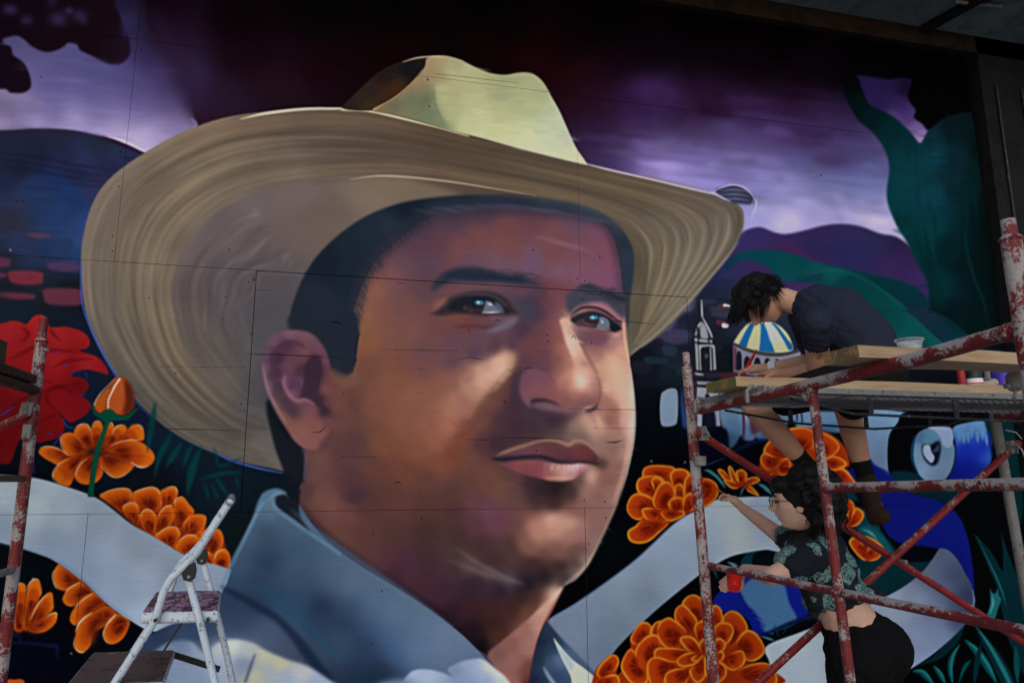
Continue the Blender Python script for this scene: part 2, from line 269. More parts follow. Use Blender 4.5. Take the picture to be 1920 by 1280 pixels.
# ---- church tower
T = lambda s: Z('mn', s)
fill(T('120 500 190 480 260 560 320 800 360 920 380 1290 120 1290 120 900'), (34, 34, 44), 6, .7)
stroke(T('215 500 218 600 222 690'), [2, 3, 3], (168, 165, 163), .6)
stroke(T('222 690 270 780 310 860 335 925'), [2, 4, 4, 3], (154, 154, 153), .8)
stroke(T('215 745 180 800 150 900'), [3, 5, 4], (149, 151, 154), .9)
fill(T('215 755 250 775 280 850 290 930 210 925 195 830'), (120, 124, 134), 1.2)
fill(T('225 800 255 820 265 920 225 915'), (133, 135, 140), 1.5)
stroke(T('165 800 178 860 175 920'), 5, (46, 44, 50), .8)
for a, c in [('135 925 170 930 170 970 138 965', (147, 149, 147)), ('185 935 290 950 290 980 188 970', (140, 144, 146)), ('305 945 335 950 335 985 308 985', (140, 142, 142)),
             ('140 985 160 985 175 1020 185 1290 155 1290', (140, 142, 142)), ('180 1000 350 1000 365 1020 380 1280 350 1290 340 1040 300 1020 220 1030 205 1060 220 1290 195 1290', (144, 146, 146)), ('305 1030 325 1035 335 1290 308 1290', (132, 133, 135))]:
    fill(T(a), c, .9, 1, False)
fill(T('215 1060 250 1042 290 1060 300 1290 220 1290'), (34, 32, 40), 1)
blob(1280+270/6, 480+1130/6, 3.5, 6, (132, 133, 140))
M2 = lambda s: Z('mm', s)
fill(M2('130 350 240 365 430 350 430 400 240 420 150 410'), (52, 42, 58), 1.5)
stroke(M2('135 362 180 372 240 378'), [2, 4, 2], (161, 158, 154), .7)
for a in ['255 380 258 430', '150 440 410 440']: stroke(M2(a), 2, (26, 24, 30), .6)
fill(M2('160 450 400 460 395 500 165 490'), (132, 132, 137), 1, 1, False)
fill(M2('160 515 300 525 410 540 420 660 430 960 370 960 350 800 300 760 230 780 220 970 165 960 150 700'), (138, 142, 152), 1.2, 1, False)
fill(M2('280 585 320 650 330 690 245 680 250 630'), (40, 36, 52), 1.2)
fill(M2('245 770 350 770 370 1000 250 1000'), (24, 28, 44), 2)
stroke(M2('148 450 152 700 158 900'), 3, (74, 46, 74), .8)
stroke(M2('418 480 425 700 440 960'), 4, (80, 44, 70), .8)
# light blue wash under the nave and behind the legs
field(M2('430 740 700 760 1240 780 1700 790 2100 800 2100 1000 1680 1030 1550 1010 1300 980 1240 900 1000 1060 960 1100 860 1110 830 1080 790 1120 700 1115 660 1060 600 1160 550 1200 510 1180 490 1000 450 980'),
   S('mm', '460 780 104 124 144 600 800 96 124 148 600 950 82 112 140 560 1100 56 84 112 720 850 150 160 170 720 1000 84 116 146 800 900 90 110 140 920 1000 76 106 136 950 1060 60 94 130 1300 850 100 128 150 1450 860 104 132 152 1600 900 92 124 148 1600 1000 50 84 120 1900 860 110 134 156'), 2.5, s=14)
for a in ['680 770 690 950 685 1110', '855 830 850 1020']: stroke(M2(a), [4, 5, 4], (86, 46, 76), 1)
fill(M2('765 830 850 850 840 1030 770 1030'), (96, 52, 76), 1.5)
for a in ['1285 790 1290 900', '1335 790 1350 920', '1550 850 1552 930']: stroke(M2(a), 2.5, (26, 44, 84), .8)
stroke(M2('550 1250 700 1180 860 1120 980 1110'), [2, 5, 6, 2], (24, 38, 84), 1.5, .9)
fill(M2('0 520 20 700 60 960 10 980 -20 700'), (40, 76, 140), 2, .8)
fill(M2('-60 985 150 990 480 990 490 1280 200 1280 150 1100 -60 1090'), (8, 12, 30), 3, .9)
# drum and dome
fill(M2('570 50 640 60 1100 150 1330 120 1330 420 1050 400 840 410 700 440 575 420'), (122, 122, 134), 1, 1, False)
fill(M2('572 60 610 80 610 330 575 330'), (104, 58, 72), 1.2, 1, False)
for x, y0, y1, w in [(635, 110, 330, 32), (728, 170, 340, 38), (843, 185, 340, 38), (955, 190, 330, 36), (1060, 200, 330, 36), (1165, 210, 360, 36), (1260, 210, 360, 34)]:
    fill(M2('%g %g %g %g %g %g %g %g %g %g %g %g' % (x-w, y0+60, x-w*.6, y0+12, x, y0, x+w*.6, y0+14, x+w, y0+70, x+w, y1)) + M2('%g %g' % (x-w, y1)), (28, 32, 46), .9, 1, False)
fill(M2('440 360 620 350 860 400 1000 400 1000 640 700 640 560 600 460 560 430 420'), (74, 36, 48), 2)
stroke(M2('640 400 760 410 860 405'), 7, (58, 56, 76), 1.2)
fill(M2('420 500 470 510 540 560 560 620 430 640'), (132, 140, 152), 2)
dome = T('575 985 620 900 680 820 740 760 800 742 860 738 980 742 1060 770 1130 820 1190 890 1230 980 1245 1060 1180 1090 1100 1100 1000 1095 860 1085 720 1045 640 1010')
fill(dome, (166, 166, 126), .8)
fill(T('630 1010 700 870 745 790 790 750 820 748 790 830 740 960 718 1040'), (26, 92, 146), .8, 1, False)
fill(T('885 750 920 760 960 860 1000 980 1040 1090 860 1080 875 960 880 850'), (26, 96, 152), .8, 1, False)
fill(T('985 745 1040 765 1100 830 1180 940 1240 1010 1245 1060 1195 1062 1140 960 1060 830'), (28, 92, 142), .8, 1, False)
fill(T('920 760 980 745 1060 850 1130 960 1150 990 1000 970 960 850'), (160, 164, 168), 2, .8)
stroke(T('570 990 700 1050 860 1095 1050 1115 1200 1100 1330 1060'), [5, 6, 7, 6, 5], (66, 62, 66), .8)
blob(1280+862/6, 480+715/6, 3, 5, (206, 198, 204)); fill(T('820 738 860 728 885 742 840 748'), (70, 64, 74), .8)

# ---- spiral shell and blue creature
G = lambda s: Z('sp', s)
fill(G('60 380 110 540 180 700 330 840 440 960 480 1040 800 1010 1050 960 1080 1000 900 1100 600 1150 300 1150 250 1000 150 800'), (16, 26, 110), 1.5)
field(G('95 190 600 200 580 240 490 340 410 450 388 640 398 850 425 945 300 850 190 730 110 540'), S('sp', '150 240 104 134 160 400 240 100 136 162 250 400 98 120 146 350 400 104 132 156 200 550 96 122 148 330 600 92 112 140 280 760 92 108 134 360 860 100 114 138'), 1.2, s=20)
stroke(G('95 200 95 380 110 540 190 730 300 850 425 945'), [3, 4, 3, 3], (26, 56, 140), .8)
fill(G('590 200 1020 200 1060 330 840 360 720 440 668 560 664 700 700 830 760 920 580 860 420 880 395 700 405 550 440 420 500 320'), (5, 6, 12), 1.2)
fill(G('420 880 580 862 760 900 850 990 700 1010 480 1000'), (6, 44, 54), 1.5)
field(G('900 370 1010 440 1080 520 1135 560 1150 690 1120 830 1060 930 960 990 840 980 740 900 680 770 665 640 690 500 760 410'), S('sp', '760 480 60 90 116 860 460 84 116 138 700 620 100 126 146 700 720 98 124 148 780 850 108 134 158 900 900 100 124 146 1000 850 96 116 142 1080 720 92 112 138 1050 620 84 112 132 960 950 88 104 126'), 1.3, s=16)
fill(G('840 372 920 355 1040 360 1105 380 1132 450 1122 540 1080 600 1010 570 985 490 920 410'), (118, 132, 158), 1.2)
fill(G('780 520 840 440 900 430 935 480 920 540 840 570'), (74, 112, 136), 1.5)
fill(G('780 570 860 570 960 520 985 600 975 690 950 770 905 800 850 780 790 700'), (14, 22, 38), 1.6)
fill(G('795 575 860 572 880 640 915 700 900 755 870 768 820 720 785 650'), (132, 144, 166), 1)
stroke(G('960 560 940 620 890 640'), [3, 8, 3], (48, 64, 84), 1.2)
stroke(G('700 460 665 600 668 740 730 900'), [3, 6, 5, 2], (20, 56, 88), 1)
stroke(G('1150 560 1160 680 1130 830 1060 940'), [3, 6, 6, 2], (14, 40, 84), 1.2)
field(G('1120 380 1260 320 1480 300 1512 400 1540 560 1565 720 1500 870 1430 950 1080 975 1140 830 1160 690 1150 540'), S('sp', '1200 380 92 130 158 1400 360 92 130 156 1480 380 84 122 150 1200 470 60 100 160 1400 480 24 56 160 1250 600 16 34 150 1450 600 18 36 146 1520 680 44 78 160 1300 800 16 26 132 1200 900 14 22 112 1430 900 16 26 110'), 1.2, s=16)
for x, y in [(1190, 470), (1240, 500), (1290, 490), (1330, 440), (1395, 490), (1450, 460), (1500, 520)]:
    stroke(G('%g %g %g %g %g %g' % (x, y-70, x+4, y, x+8, y+60)), [8, 7, 1], (82, 122, 156), 1.2, .8)
fill(G('1480 300 1560 250 1900 250 1900 1400 1720 1400 1640 1000 1560 700 1520 450'), (4, 40, 44), 1.5)
stroke(G('1520 420 1570 640 1630 900 1700 1280'), [5, 6, 6, 6], (20, 40, 120), 1)
fill(G('1560 560 1620 660 1680 1000 1760 1400 1640 1400 1560 1100 1450 1000 1430 960 1560 740'), (4, 6, 8), 2)
# lower blue body
Q9 = lambda s: Z('z9', s)
fill(Q9('1010 250 1100 225 1280 210 1450 260 1550 340 1600 450 1630 600 1640 770 1590 670 1500 570 1440 530 1380 525 1210 490 1140 430 1100 330 1060 330'), (15, 24, 112), 1.2)
fill(Q9('840 120 1040 60 1160 100 1170 170 900 200'), (16, 26, 112), 2, .9)
fill(Q9('1270 205 1520 140 1560 200 1520 300 1450 258'), (5, 36, 42), 1.5)
fill(Q9('900 250 1000 300 1080 330 1120 430 1180 510 1200 560 1100 560 980 420'), (10, 62, 72), 2)
fill(Q9('990 420 1050 400 1130 460 1180 560 1080 480'), (20, 84, 92), 2)
stroke(Q9('1010 415 1060 440 1100 480'), [1, 6, 1], (70, 128, 132), 1.2)
fill(Q9('940 640 1000 580 1150 570 1250 590 1400 590 1460 540 1500 560 1300 720 1110 810 1000 830'), (4, 46, 52), 2)
fill(Q9('1180 560 1260 510 1430 530 1410 590 1200 600'), (8, 10, 18), 2)
# blue patch by the cup
fill(Q9('180 800 300 700 420 640 560 660 740 850 770 900 640 940 430 1022 370 930 300 880 200 880'), (20, 32, 136), 1.2)
fill(Q9('330 760 400 690 520 670 570 720 600 830 640 940 470 995 470 950 430 900 400 860 370 840'), (70, 108, 148), 2.2)
for i in range(26):
    t = i/25.; x = 330+140*t+prng.uniform(-12, 12); y = 760+230*t
    stroke(Q9('%g %g %g %g' % (x-16, y-8, x+40, y+14)), [1, 5], (72, 110, 150), 1, .8, False)
stroke(Q9('430 1020 600 950 760 880'), [4, 8, 4], (12, 26, 60), 1.5)
# leaves of the right lower bed
def leaf(z, s, w, c1, c2=None):
    p = Z(z, s); stroke(p, [1]+w+[1], c1, .9)
    if c2 is not None: stroke([(x+1.5, y-1.5) for x, y in p], [.5]+[k*.35 for k in w]+[.5], c2, 1, .8)
dk, md, lt = (4, 40, 46), (8, 66, 70), (34, 112, 112)
fill(Z('vg', '450 1135 620 1030 770 890 900 780 1000 790 1100 950 1300 1280 1350 1400 500 1400'), (6, 8, 10), 1.5)
for s, w, c1, c2 in [('940 0 1060 160 1140 330 1200 420 1260 600 1340 900 1400 1280', [12, 20, 26, 40, 44], dk, None), ('960 30 1090 300 1150 430 1210 600 1260 780', [6, 8, 8, 6], dk, lt), ('1180 0 1240 300 1300 600 1340 900', [10, 26, 34, 40], dk, None),
        ('950 790 1060 950 1160 1120 1240 1280 1280 1400', [14, 22, 26, 22], dk, lt), ('860 910 960 1000 1050 1120 1140 1290', [12, 15, 14], md, lt), ('820 950 760 1050 740 1160 760 1300', [9, 12, 9], md, lt), ('1010 930 980 1050 960 1180 940 1300', [9, 11, 9], dk, None),
        ('920 1080 860 1150 810 1290', [8, 6], md, None), ('590 1130 650 1200 700 1300', [9, 10], md, lt), ('410 1180 500 1190 600 1300', [10, 14], md, lt), ('460 1130 620 1060 760 930 860 800', [10, 16, 16], dk, None), ('1300 960 1310 1100 1320 1300', [10, 12], md, None)]:
    leaf('vg', s, w, c1, c2)
fill(Z('vg', '1080 465 1100 505 1130 510 1148 470 1160 530 1178 565 1150 650 1120 730 1050 725 1080 620 1085 540'), (24, 92, 96), 1)
stroke(Z('vg', '1100 540 1110 600 1080 690'), [2, 5, 2], (74, 136, 134), 1.2, .8)
for s, w, c1, c2 in [('130 90 200 130 240 190', [3, 4], md, lt), ('560 1010 580 980 590 940', [2, 2], md, None), ('440 1020 480 1030 520 1045', [4, 5], (70, 116, 116), None), ('540 1030 530 990 515 950', [2, 2], md, None),
        ('300 620 340 640 380 560 420 545', [14, 20, 10], (10, 60, 72), None), ('250 600 290 620 300 640', [6, 10], (80, 122, 138), None), ('110 690 130 640 170 640 200 700', [8, 14, 8], (12, 62, 70), None)]:
    leaf('z9', s, w, c1, c2)

# ---- marigolds
def petal(z, s, rim=(190, 92, 18), mid=(164, 62, 14), deep=(86, 20, 10), base=None, edge=None, lw=1.6, inn=.86):
    p = np.array(Z(z, s)); c = p.mean(0)
    b = np.array(Z(z, '%g %g' % base)[0]) if base else c
    fill([tuple(q) for q in p], rim, .8)
    q = c+(p-c)*inn+(b-c)*.22
    mk = mask(spl(q), max(1.2, np.ptp(p[:, 0])*.07)); put(mk, mid, .92)
    q = c+(p-c)*inn*.64+(b-c)*.42
    put(mask(spl(q), max(1.5, np.ptp(p[:, 0])*.07)), deep, .9)
    n = len(p)
    for k in range(9):
        a = p[prng.randint(n)]*.8+c*.2; d = b*.75+c*.25
        stroke([tuple(a), tuple((a+d)/2+prng.uniform(-2, 2, 2)), tuple(d)], [.5, 1.8, .5], np.array(mid)*prng.uniform(.8, 1.3), .8, .5)
    if edge:
        stroke(Z(z, edge), [.6]+[lw]*3+[.6], (214, 186, 160), .6, .85)
stem = (4, 74, 56)
# cluster on the left ribbon
fill(Z('z7', '590 240 720 210 900 200 1000 260 1090 330 1150 400 1240 440 1280 560 1260 660 1160 640 1060 600 900 520 760 400 660 310'), (120, 42, 14), 2)
fill(Z('lf', '700 140 960 320 1140 480 1320 640 1500 780 1400 860 1280 830 1180 880 1050 760 960 600 800 420'), (112, 40, 14), 3)
fill(Z('lf', '180 860 300 700 420 780 500 860 300 900'), (120, 40, 12), 3)
for s, b, e in [('560 235 590 210 660 190 720 190 742 230 735 290 690 320 620 270', (720, 330), '565 225 620 200 690 188 735 200 742 245'), ('745 230 770 200 840 182 890 190 912 240 910 290 860 330 800 310 760 280', (840, 330), '750 215 800 195 860 182 905 220 912 280'), ('905 205 940 185 985 180 1003 215 985 260 940 290 915 260', (930, 300), '930 186 985 180 1002 215'),
                ('980 290 990 250 1030 235 1065 275 1095 320 1060 360 1010 420 985 370', (1010, 420), '978 280 995 245 1030 235'), ('688 300 710 278 745 270 780 295 785 340 770 385 720 350', (760, 400), '688 300 715 275 755 270 784 300'), ('785 345 810 312 845 310 880 345 875 400 860 440 810 410', (850, 450), '786 345 815 310 850 312 880 350'), ('885 350 920 300 960 282 980 310 975 370 930 420 870 440', (890, 440), '890 340 930 292 975 285'),
                ('1030 400 1060 350 1110 332 1160 345 1155 400 1120 450 1070 440', (1050, 450), '1030 390 1070 345'), ('870 455 920 420 975 405 1015 440 1000 480 975 520 920 490', (950, 520), '880 450 940 410 990 408 1016 450'), ('985 525 1010 480 1060 450 1110 455 1135 490 1120 540 1080 570 1030 550', (1080, 570), '1000 490 1050 452 1110 455'), ('1120 470 1160 420 1230 415 1258 460 1250 520 1200 570 1160 530', (1180, 540), '1130 450 1160 420'), ('1140 560 1170 540 1195 570 1198 620 1180 640 1150 610', (1180, 640), '1160 545 1185 560'),
                ('1200 600 1215 550 1260 528 1290 550 1300 600 1285 650 1245 676 1205 650', (1240, 660), '1203 590 1225 545 1270 528')]:
    petal('z7', s, base=b, edge=e)
# lower left blooms
for s, b, e in [('640 240 660 180 710 110 800 180 980 300 900 380 800 430 720 420 660 360', (950, 330), '680 150 635 230 640 310 670 390 710 418'), ('750 540 780 460 850 390 970 325 1060 400 1130 460 1050 520 960 560 880 620 800 610', (1100, 470), '780 460 840 395 960 330'), ('840 790 860 690 930 600 1030 510 1130 460 1220 540 1260 600 1100 670 980 790 900 850', (1260, 600), '890 640 960 570 1050 500 1120 465'),
                ('890 1080 905 960 930 850 1010 760 1120 690 1280 620 1400 720 1300 830 1180 900 1110 960 1090 1080 1020 1165 940 1170', (1300, 720), '900 990 890 1080 920 1140 980 1172 1020 1165'), ('1240 950 1260 870 1320 790 1410 710 1550 790 1540 880 1480 1000 1380 1070 1290 1060', (1480, 800), '1270 860 1240 950 1260 1020 1300 1065'),
                ('160 720 170 560 190 390 240 345 295 345 315 400 300 560 280 740 290 880 180 900', (240, 900), '195 380 240 342 270 340'), ('300 740 310 540 330 420 370 320 430 290 475 310 500 400 500 480 420 580 360 740 340 880 300 880', (330, 880), '315 440 350 350 420 290 470 312'), ('360 800 420 640 500 530 580 455 630 460 645 560 640 660 540 740 420 830', (360, 880), '370 780 430 640 500 540 580 458'), ('350 900 420 820 540 750 640 695 685 700 680 800 600 890 500 935 400 930', (340, 890), '560 745 620 705 680 700 670 760')]:
    petal('lf', s, base=b, edge=e, lw=1.9)
# ---- ribbons
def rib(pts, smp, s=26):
    smp = [(q[0], q[1])+tuple(c*(1.07 if q[0] > 1240 else 1.03)*(.95 if c == q[4] else 1) for c in q[2:5]) for q in smp]  # ribbon colour lifted more on the right to offset the platform's shade
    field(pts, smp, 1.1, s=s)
rib(Z('p', '-300 880 -100 885 0 890 70 897 133 915 180 933 213 956 247 983 287 1005 333 1033 368 1050 410 1060 440 1075 430 1110 380 1150 320 1180 285 1184 262 1174 244 1163 225 1151 203 1134 177 1110 153 1088 109 1056 75 1040 0 1018 -100 1000 -300 990'),
    S('p', '-200 930 150 160 176 0 920 150 162 176 60 910 142 156 172 60 950 152 164 178 120 960 138 150 168 0 990 122 136 160 100 1020 120 134 160 180 980 126 136 156 200 1040 130 142 168 160 1050 120 134 162 260 1030 120 130 150 270 1080 134 146 172 230 1100 128 142 170 330 1080 116 126 148 320 1130 124 136 160 380 1070 122 134 158 400 1110 124 136 158 280 1150 140 156 182 350 1150 120 132 152'))
stroke(Z('p', '-60 1010 40 1027 110 1052 156 1086 205 1131 262 1170'), [2, 3, 3, 3, 2], (92, 110, 140), 1.6, .6)
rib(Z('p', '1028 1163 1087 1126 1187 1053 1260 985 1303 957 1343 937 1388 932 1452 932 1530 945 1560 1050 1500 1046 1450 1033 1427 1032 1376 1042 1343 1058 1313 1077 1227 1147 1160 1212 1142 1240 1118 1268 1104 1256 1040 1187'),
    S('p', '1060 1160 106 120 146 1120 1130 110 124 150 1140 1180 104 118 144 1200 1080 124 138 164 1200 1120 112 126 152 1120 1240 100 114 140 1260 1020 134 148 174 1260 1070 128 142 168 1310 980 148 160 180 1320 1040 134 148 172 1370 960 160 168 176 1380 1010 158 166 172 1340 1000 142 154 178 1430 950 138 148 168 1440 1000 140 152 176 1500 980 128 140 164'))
stroke(Z('p', '1028 1163 1087 1126 1187 1053 1260 985 1303 957 1343 937'), [1, 3, 3, 3, 1], (70, 90, 140), 1.2, .6)
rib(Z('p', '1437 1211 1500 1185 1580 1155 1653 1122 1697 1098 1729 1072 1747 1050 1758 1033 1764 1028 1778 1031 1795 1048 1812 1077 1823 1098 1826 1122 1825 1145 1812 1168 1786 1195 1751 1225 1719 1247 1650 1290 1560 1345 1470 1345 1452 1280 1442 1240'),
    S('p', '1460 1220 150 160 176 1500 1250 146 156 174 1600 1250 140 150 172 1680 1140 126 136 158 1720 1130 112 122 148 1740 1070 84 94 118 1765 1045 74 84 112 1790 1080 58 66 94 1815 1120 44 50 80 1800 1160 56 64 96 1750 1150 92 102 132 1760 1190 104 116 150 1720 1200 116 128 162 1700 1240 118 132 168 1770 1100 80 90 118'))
stroke(Z('p', '1824 1105 1827 1125 1824 1150'), [1, 3, 1], (120, 140, 176), .8)

# ---- hat brim
OUT = np.array(Z('p', '545 886 430 860 330 815 250 745 185 650 157 565 156 450 192 352 285 280 400 228 520 209 640 206 760 225 900 262 1095 307 1260 345 1372 377 1395 412 1376 468 1322 533 1262 600 1188 664'))
INN = np.array(Z('p', '520 790 455 770 395 715 350 660 330 600 322 540 336 480 370 430 420 387 480 361 560 345 640 338 760 334 880 348 1000 367 1090 392 1150 425 1188 465 1196 510 1196 560 1192 600 1184 650'))
hatall = np.vstack([spl(OUT, False), [(1150, 700), (900, 760), (620, 900)]])
OS, IS = spl(OUT, False), spl(INN, False)
hs = S('p', '''175 480 132 122 106 160 540 128 116 100 200 380 142 128 110 230 330 146 132 112 300 290 150 132 108 380 240 146 124 98 480 220 134 116 94 600 215 116 98 82 700 222 112 94 78 820 252 108 90 72 950 285 106 90 72 1080 318 112 98 78 1200 345 112 100 80 1320 375 116 104 86 1375 400 118 108 92
 215 470 134 122 100 260 400 120 108 90 300 340 122 110 92 400 290 138 124 100 500 260 132 116 96 600 270 118 102 86 720 280 108 92 78 860 310 106 90 74 1000 340 110 96 78 1150 390 114 102 84 1260 420 126 116 98 1340 430 134 126 110 1360 470 126 118 102
 300 440 126 114 94 350 380 146 130 104 420 330 140 126 104 520 310 130 118 100 640 310 114 102 88 760 325 112 96 82 220 560 122 112 96 260 540 130 120 100 290 500 140 128 102 300 580 128 116 92 200 640 108 102 92 260 650 120 110 92 320 640 126 112 88 250 720 108 102 92 330 730 112 100 84 380 760 108 98 84
 320 790 100 96 86 400 820 104 98 88 460 850 116 108 94 520 870 112 104 92 440 800 96 92 86 500 840 98 94 88 1230 480 122 112 88 1300 500 146 138 116 1250 560 136 128 104 1200 600 112 104 82 1220 630 122 114 94 1200 500 106 96 76 1320 525 120 112 96''')
hs = [(q[0], q[1])+tuple((.90*c+.10*(q[2]+q[3]+q[4])/3)*k for c, k in zip(q[2:5], (.83, .82, .85))) for q in hs]
mk = mask(hatall, .9); put(mk, colfield(mk, hs, 20, 2.5))
inner = np.vstack([IS[:110], [(1000, 500), (700, 800), (560, 880), (545, 886)]])
field([tuple(q) for q in np.vstack([INN[:13], [(900, 420), (700, 700), (600, 880), (545, 888), (470, 830)]])], S('p', '''345 540 92 82 84 360 600 96 86 82 350 480 102 90 88 400 430 100 90 90 460 390 104 94 94 560 365 106 94 92 680 350 116 102 88 780 345 112 98 82 400 500 88 80 84 430 560 86 80 84 400 640 94 86 82 470 450 96 86 88 560 420 102 88 84 620 400 104 92 84 500 520 84 78 82 520 600 78 74 80 450 660 84 78 80
 420 720 98 88 82 480 720 80 76 80 480 800 92 88 86 520 830 92 88 84 540 700 62 60 70 500 640 78 76 80 470 850 100 94 88 530 870 98 92 86 520 740 70 70 74'''), 5, s=20)
def hatlines(n, u0, u1, t0, t1, wmin, wmax, lo, hi, op):
    N = len(OS)
    for i in range(n):
        u = prng.uniform(u0, u1); a = prng.uniform(t0, t1); L = prng.uniform(.06, .2)
        b = min(t1, a+L); k = np.linspace(a*(N-1), b*(N-1), 9)
        du = prng.uniform(-.06, .06)
        pts = []
        for j, q in enumerate(k):
            o = np.array([np.interp(q, np.arange(N), OS[:, 0]), np.interp(q, np.arange(N), OS[:, 1])])
            g = np.array([np.interp(q, np.arange(N), IS[:, 0]), np.interp(q, np.arange(N), IS[:, 1])])
            uu = u+du*j/8
            pts.append(tuple(o*(1-uu)+g*uu))
        m = pts[4]
        c = CAN[int(np.clip(m[1]-CY0, 0, CH-1)), int(np.clip(m[0]-CX0, 0, CW-1))]
        f = prng.uniform(lo, hi)
        stroke(pts, [.5, prng.uniform(wmin, wmax), .5], np.clip(c*f+(np.array([4, 2, -2]) if f > 1 else 0), 0, 205), 1.6 if wmax < 9 else 3, op)
hatlines(300, .03, .97, .0, .99, 6, 20, .80, 1.18, .34)
hatlines(420, .02, .98, .0, .99, 1.5, 5, .74, 1.28, .42)
hatlines(800, .02, .98, .0, .99, .9, 2.2, .70, 1.32, .34)
hatlines(150, 1.0, 2.0, .0, .42, 3, 10, .84, 1.2, .4)
# ridged straw rings, left below and right tip
N = len(OS)
def ring(u, a, b, w, col, op, soft=1.6, du=0.):
    k = np.linspace(a*(N-1), b*(N-1), 12); pts = []
    for j, q in enumerate(k):
        o = np.array([np.interp(q, np.arange(N), OS[:, 0]), np.interp(q, np.arange(N), OS[:, 1])])
        g = np.array([np.interp(q, np.arange(N), IS[:, 0]), np.interp(q, np.arange(N), IS[:, 1])])
        uu = u+du*j/11; pts.append(tuple(o*(1-uu)+g*uu))
    stroke(pts, [.5, w, w, .5], col, soft, op)
for k, u in enumerate((.2, .36, .52, .68, .84, 1.0)):
    ring(u+prng.uniform(-.03, .03), .03+prng.uniform(0, .05), .22+prng.uniform(0, .08), prng.uniform(4, 9), (160, 148, 126), .30, 2.6, prng.uniform(-.02, .1)); ring(u-.05+prng.uniform(-.03, .03), .03+prng.uniform(0, .04), .2+prng.uniform(0, .08), prng.uniform(4, 9), (80, 72, 62), .30, 2.8, prng.uniform(-.02, .1))
for k, u in enumerate((.12, .24, .36, .48, .60, .72, .84)):
    ring(u, .74+prng.uniform(0, .06), .90+prng.uniform(0, .07), 5, (164, 154, 132), .34, 1.9, .04); ring(u+.06, .75, .97, 4, (80, 70, 58), .26, 2, .04)
for k, u in enumerate((1.25, 1.5, 1.75, 2.0)):
    ring(u, .12+prng.uniform(0, .1), .4, 7, (118, 106, 108), .28, 3, .1)
    ring(u-.1, .10, .38, 6, (66, 60, 64), .3, 3, .1)
stroke(Z('p', '1183 664 1230 628 1290 568 1350 500 1385 455'), [3, 5, 5, 4, 2], (150, 144, 126), 1.5, .6)
stroke(Z('p', '655 338 720 331 830 340 940 357 1005 368'), [1, 3, 3, 2, 1], (176, 156, 128), .9, .9)
stroke(Z('p', '450 225 500 214 570 206 640 205'), [1, 5, 5, 4], (206, 192, 160), .9)
stroke(Z('p', '640 206 690 209 745 221 820 240 880 257'), [6, 5, 5, 3, 2], (200, 184, 152), .9)
stroke(Z('p', '1092 306 1140 319 1220 337 1300 356 1345 366'), [1, 3, 3, 3, 2], (184, 172, 196), .8)
stroke(Z('p', '153 490 152 545 160 590 185 648 215 700 250 748 290 790'), [1, 3, 3, 3, 3, 2, 1], (54, 84, 190), .9, .9)
stroke(Z('p', '392 842 430 862 485 878 530 887'), [1, 4, 4, 2], (70, 84, 170), 1, .9)
# loose tip of the brim
fill(Z('z3', '185 1080 230 1052 300 1042 360 1070 400 1110 395 1150 330 1150 270 1140'), (56, 60, 84), 1.5)
for y in (1075, 1100, 1125): stroke(Z('z3', '210 %g 300 %g 380 %g' % (y, y-4, y+8)), [1, 4, 1], (92, 96, 124), 1.2)
for s in ['170 1085 215 1060 280 1042 340 1055 385 1090 410 1130', '160 1080 210 1108 275 1140', '415 1120 415 1160 388 1235', '405 1120 385 1160']:
    stroke(Z('z3', s), [1, 3, 3, 1], (168, 162, 188), .7)
# crown of the hat
fill(Z('z2', '10 615 50 560 110 500 200 420 300 365 400 335 480 325 500 345 480 390 430 450 340 530 260 580 180 625'), (46, 36, 32), 1.2)
field(Z('z2', '20 612 60 560 120 500 210 425 310 370 420 345 470 345 465 385 420 445 330 525 240 580 170 618'), S('z2', '60 590 48 38 36 150 520 48 38 36 250 440 38 30 32 380 380 30 28 30 440 370 34 34 38 300 500 72 46 28 250 530 64 42 30 160 600 62 50 34'), 1.2, s=14)
field(Z('z2', '175 628 250 590 340 530 420 450 470 380 480 335 520 322 590 323 680 345 760 385 840 415 920 425 985 415 1040 411 1090 425 1140 470 1180 540 1230 630 1270 720 1320 830 1380 920 1365 928 1200 890 1000 840 800 785 600 735 450 690 300 652'),
  [(q[0], q[1])+tuple(c*k for c, k in zip(q[2:5], (.91, .91, .88))) for q in S('z2', '210 610 130 116 86 300 600 116 116 92 380 560 120 126 104 360 520 150 134 108 430 470 170 140 112 500 370 176 150 124 500 420 174 148 122 470 520 136 142 112 430 620 124 132 106 500 640 126 136 108 480 560 110 122 98 560 700 128 140 110 350 640 132 128 96 550 350 180 164 134 545 440 172 160 126 560 500 188 188 146 560 560 186 188 144 620 400 190 186 146 650 360 176 172 140 600 660 182 188 146 700 400 188 188 150 750 450 186 186 146 850 440 178 180 140 950 470 176 180 144 900 540 168 174 138 760 560 190 192 150 800 650 194 196 156 900 620 188 190 148 1000 560 178 182 142 1050 440 178 180 146 1100 500 178 184 148 1080 600 184 188 150 700 700 190 194 152 850 730 198 200 158 950 760 202 206 166 1050 800 206 210 174 1150 760 198 206 178 1150 650 188 196 168 1200 700 190 200 178 1250 850 204 206 176 1340 900 204 200 172 1280 780 186 194 178')], .9, s=13)
for i in range(90):
    x, y = prng.uniform(820, 1080), prng.uniform(120, 295); c = CAN[int(y-CY0), int(x-CX0)]
    if c[1] < 150: continue
    L = prng.uniform(8, 34); stroke([(x-L, y-2), (x, y), (x+L, y+3)], [1, prng.uniform(3, 9), 1], np.clip(c*prng.uniform(.93, 1.06), 0, 214), 2, .5)
stroke(Z('z2', '520 480 522 560 545 640 590 710'), [1, 6, 6, 1], (98, 116, 98), 2, .5)
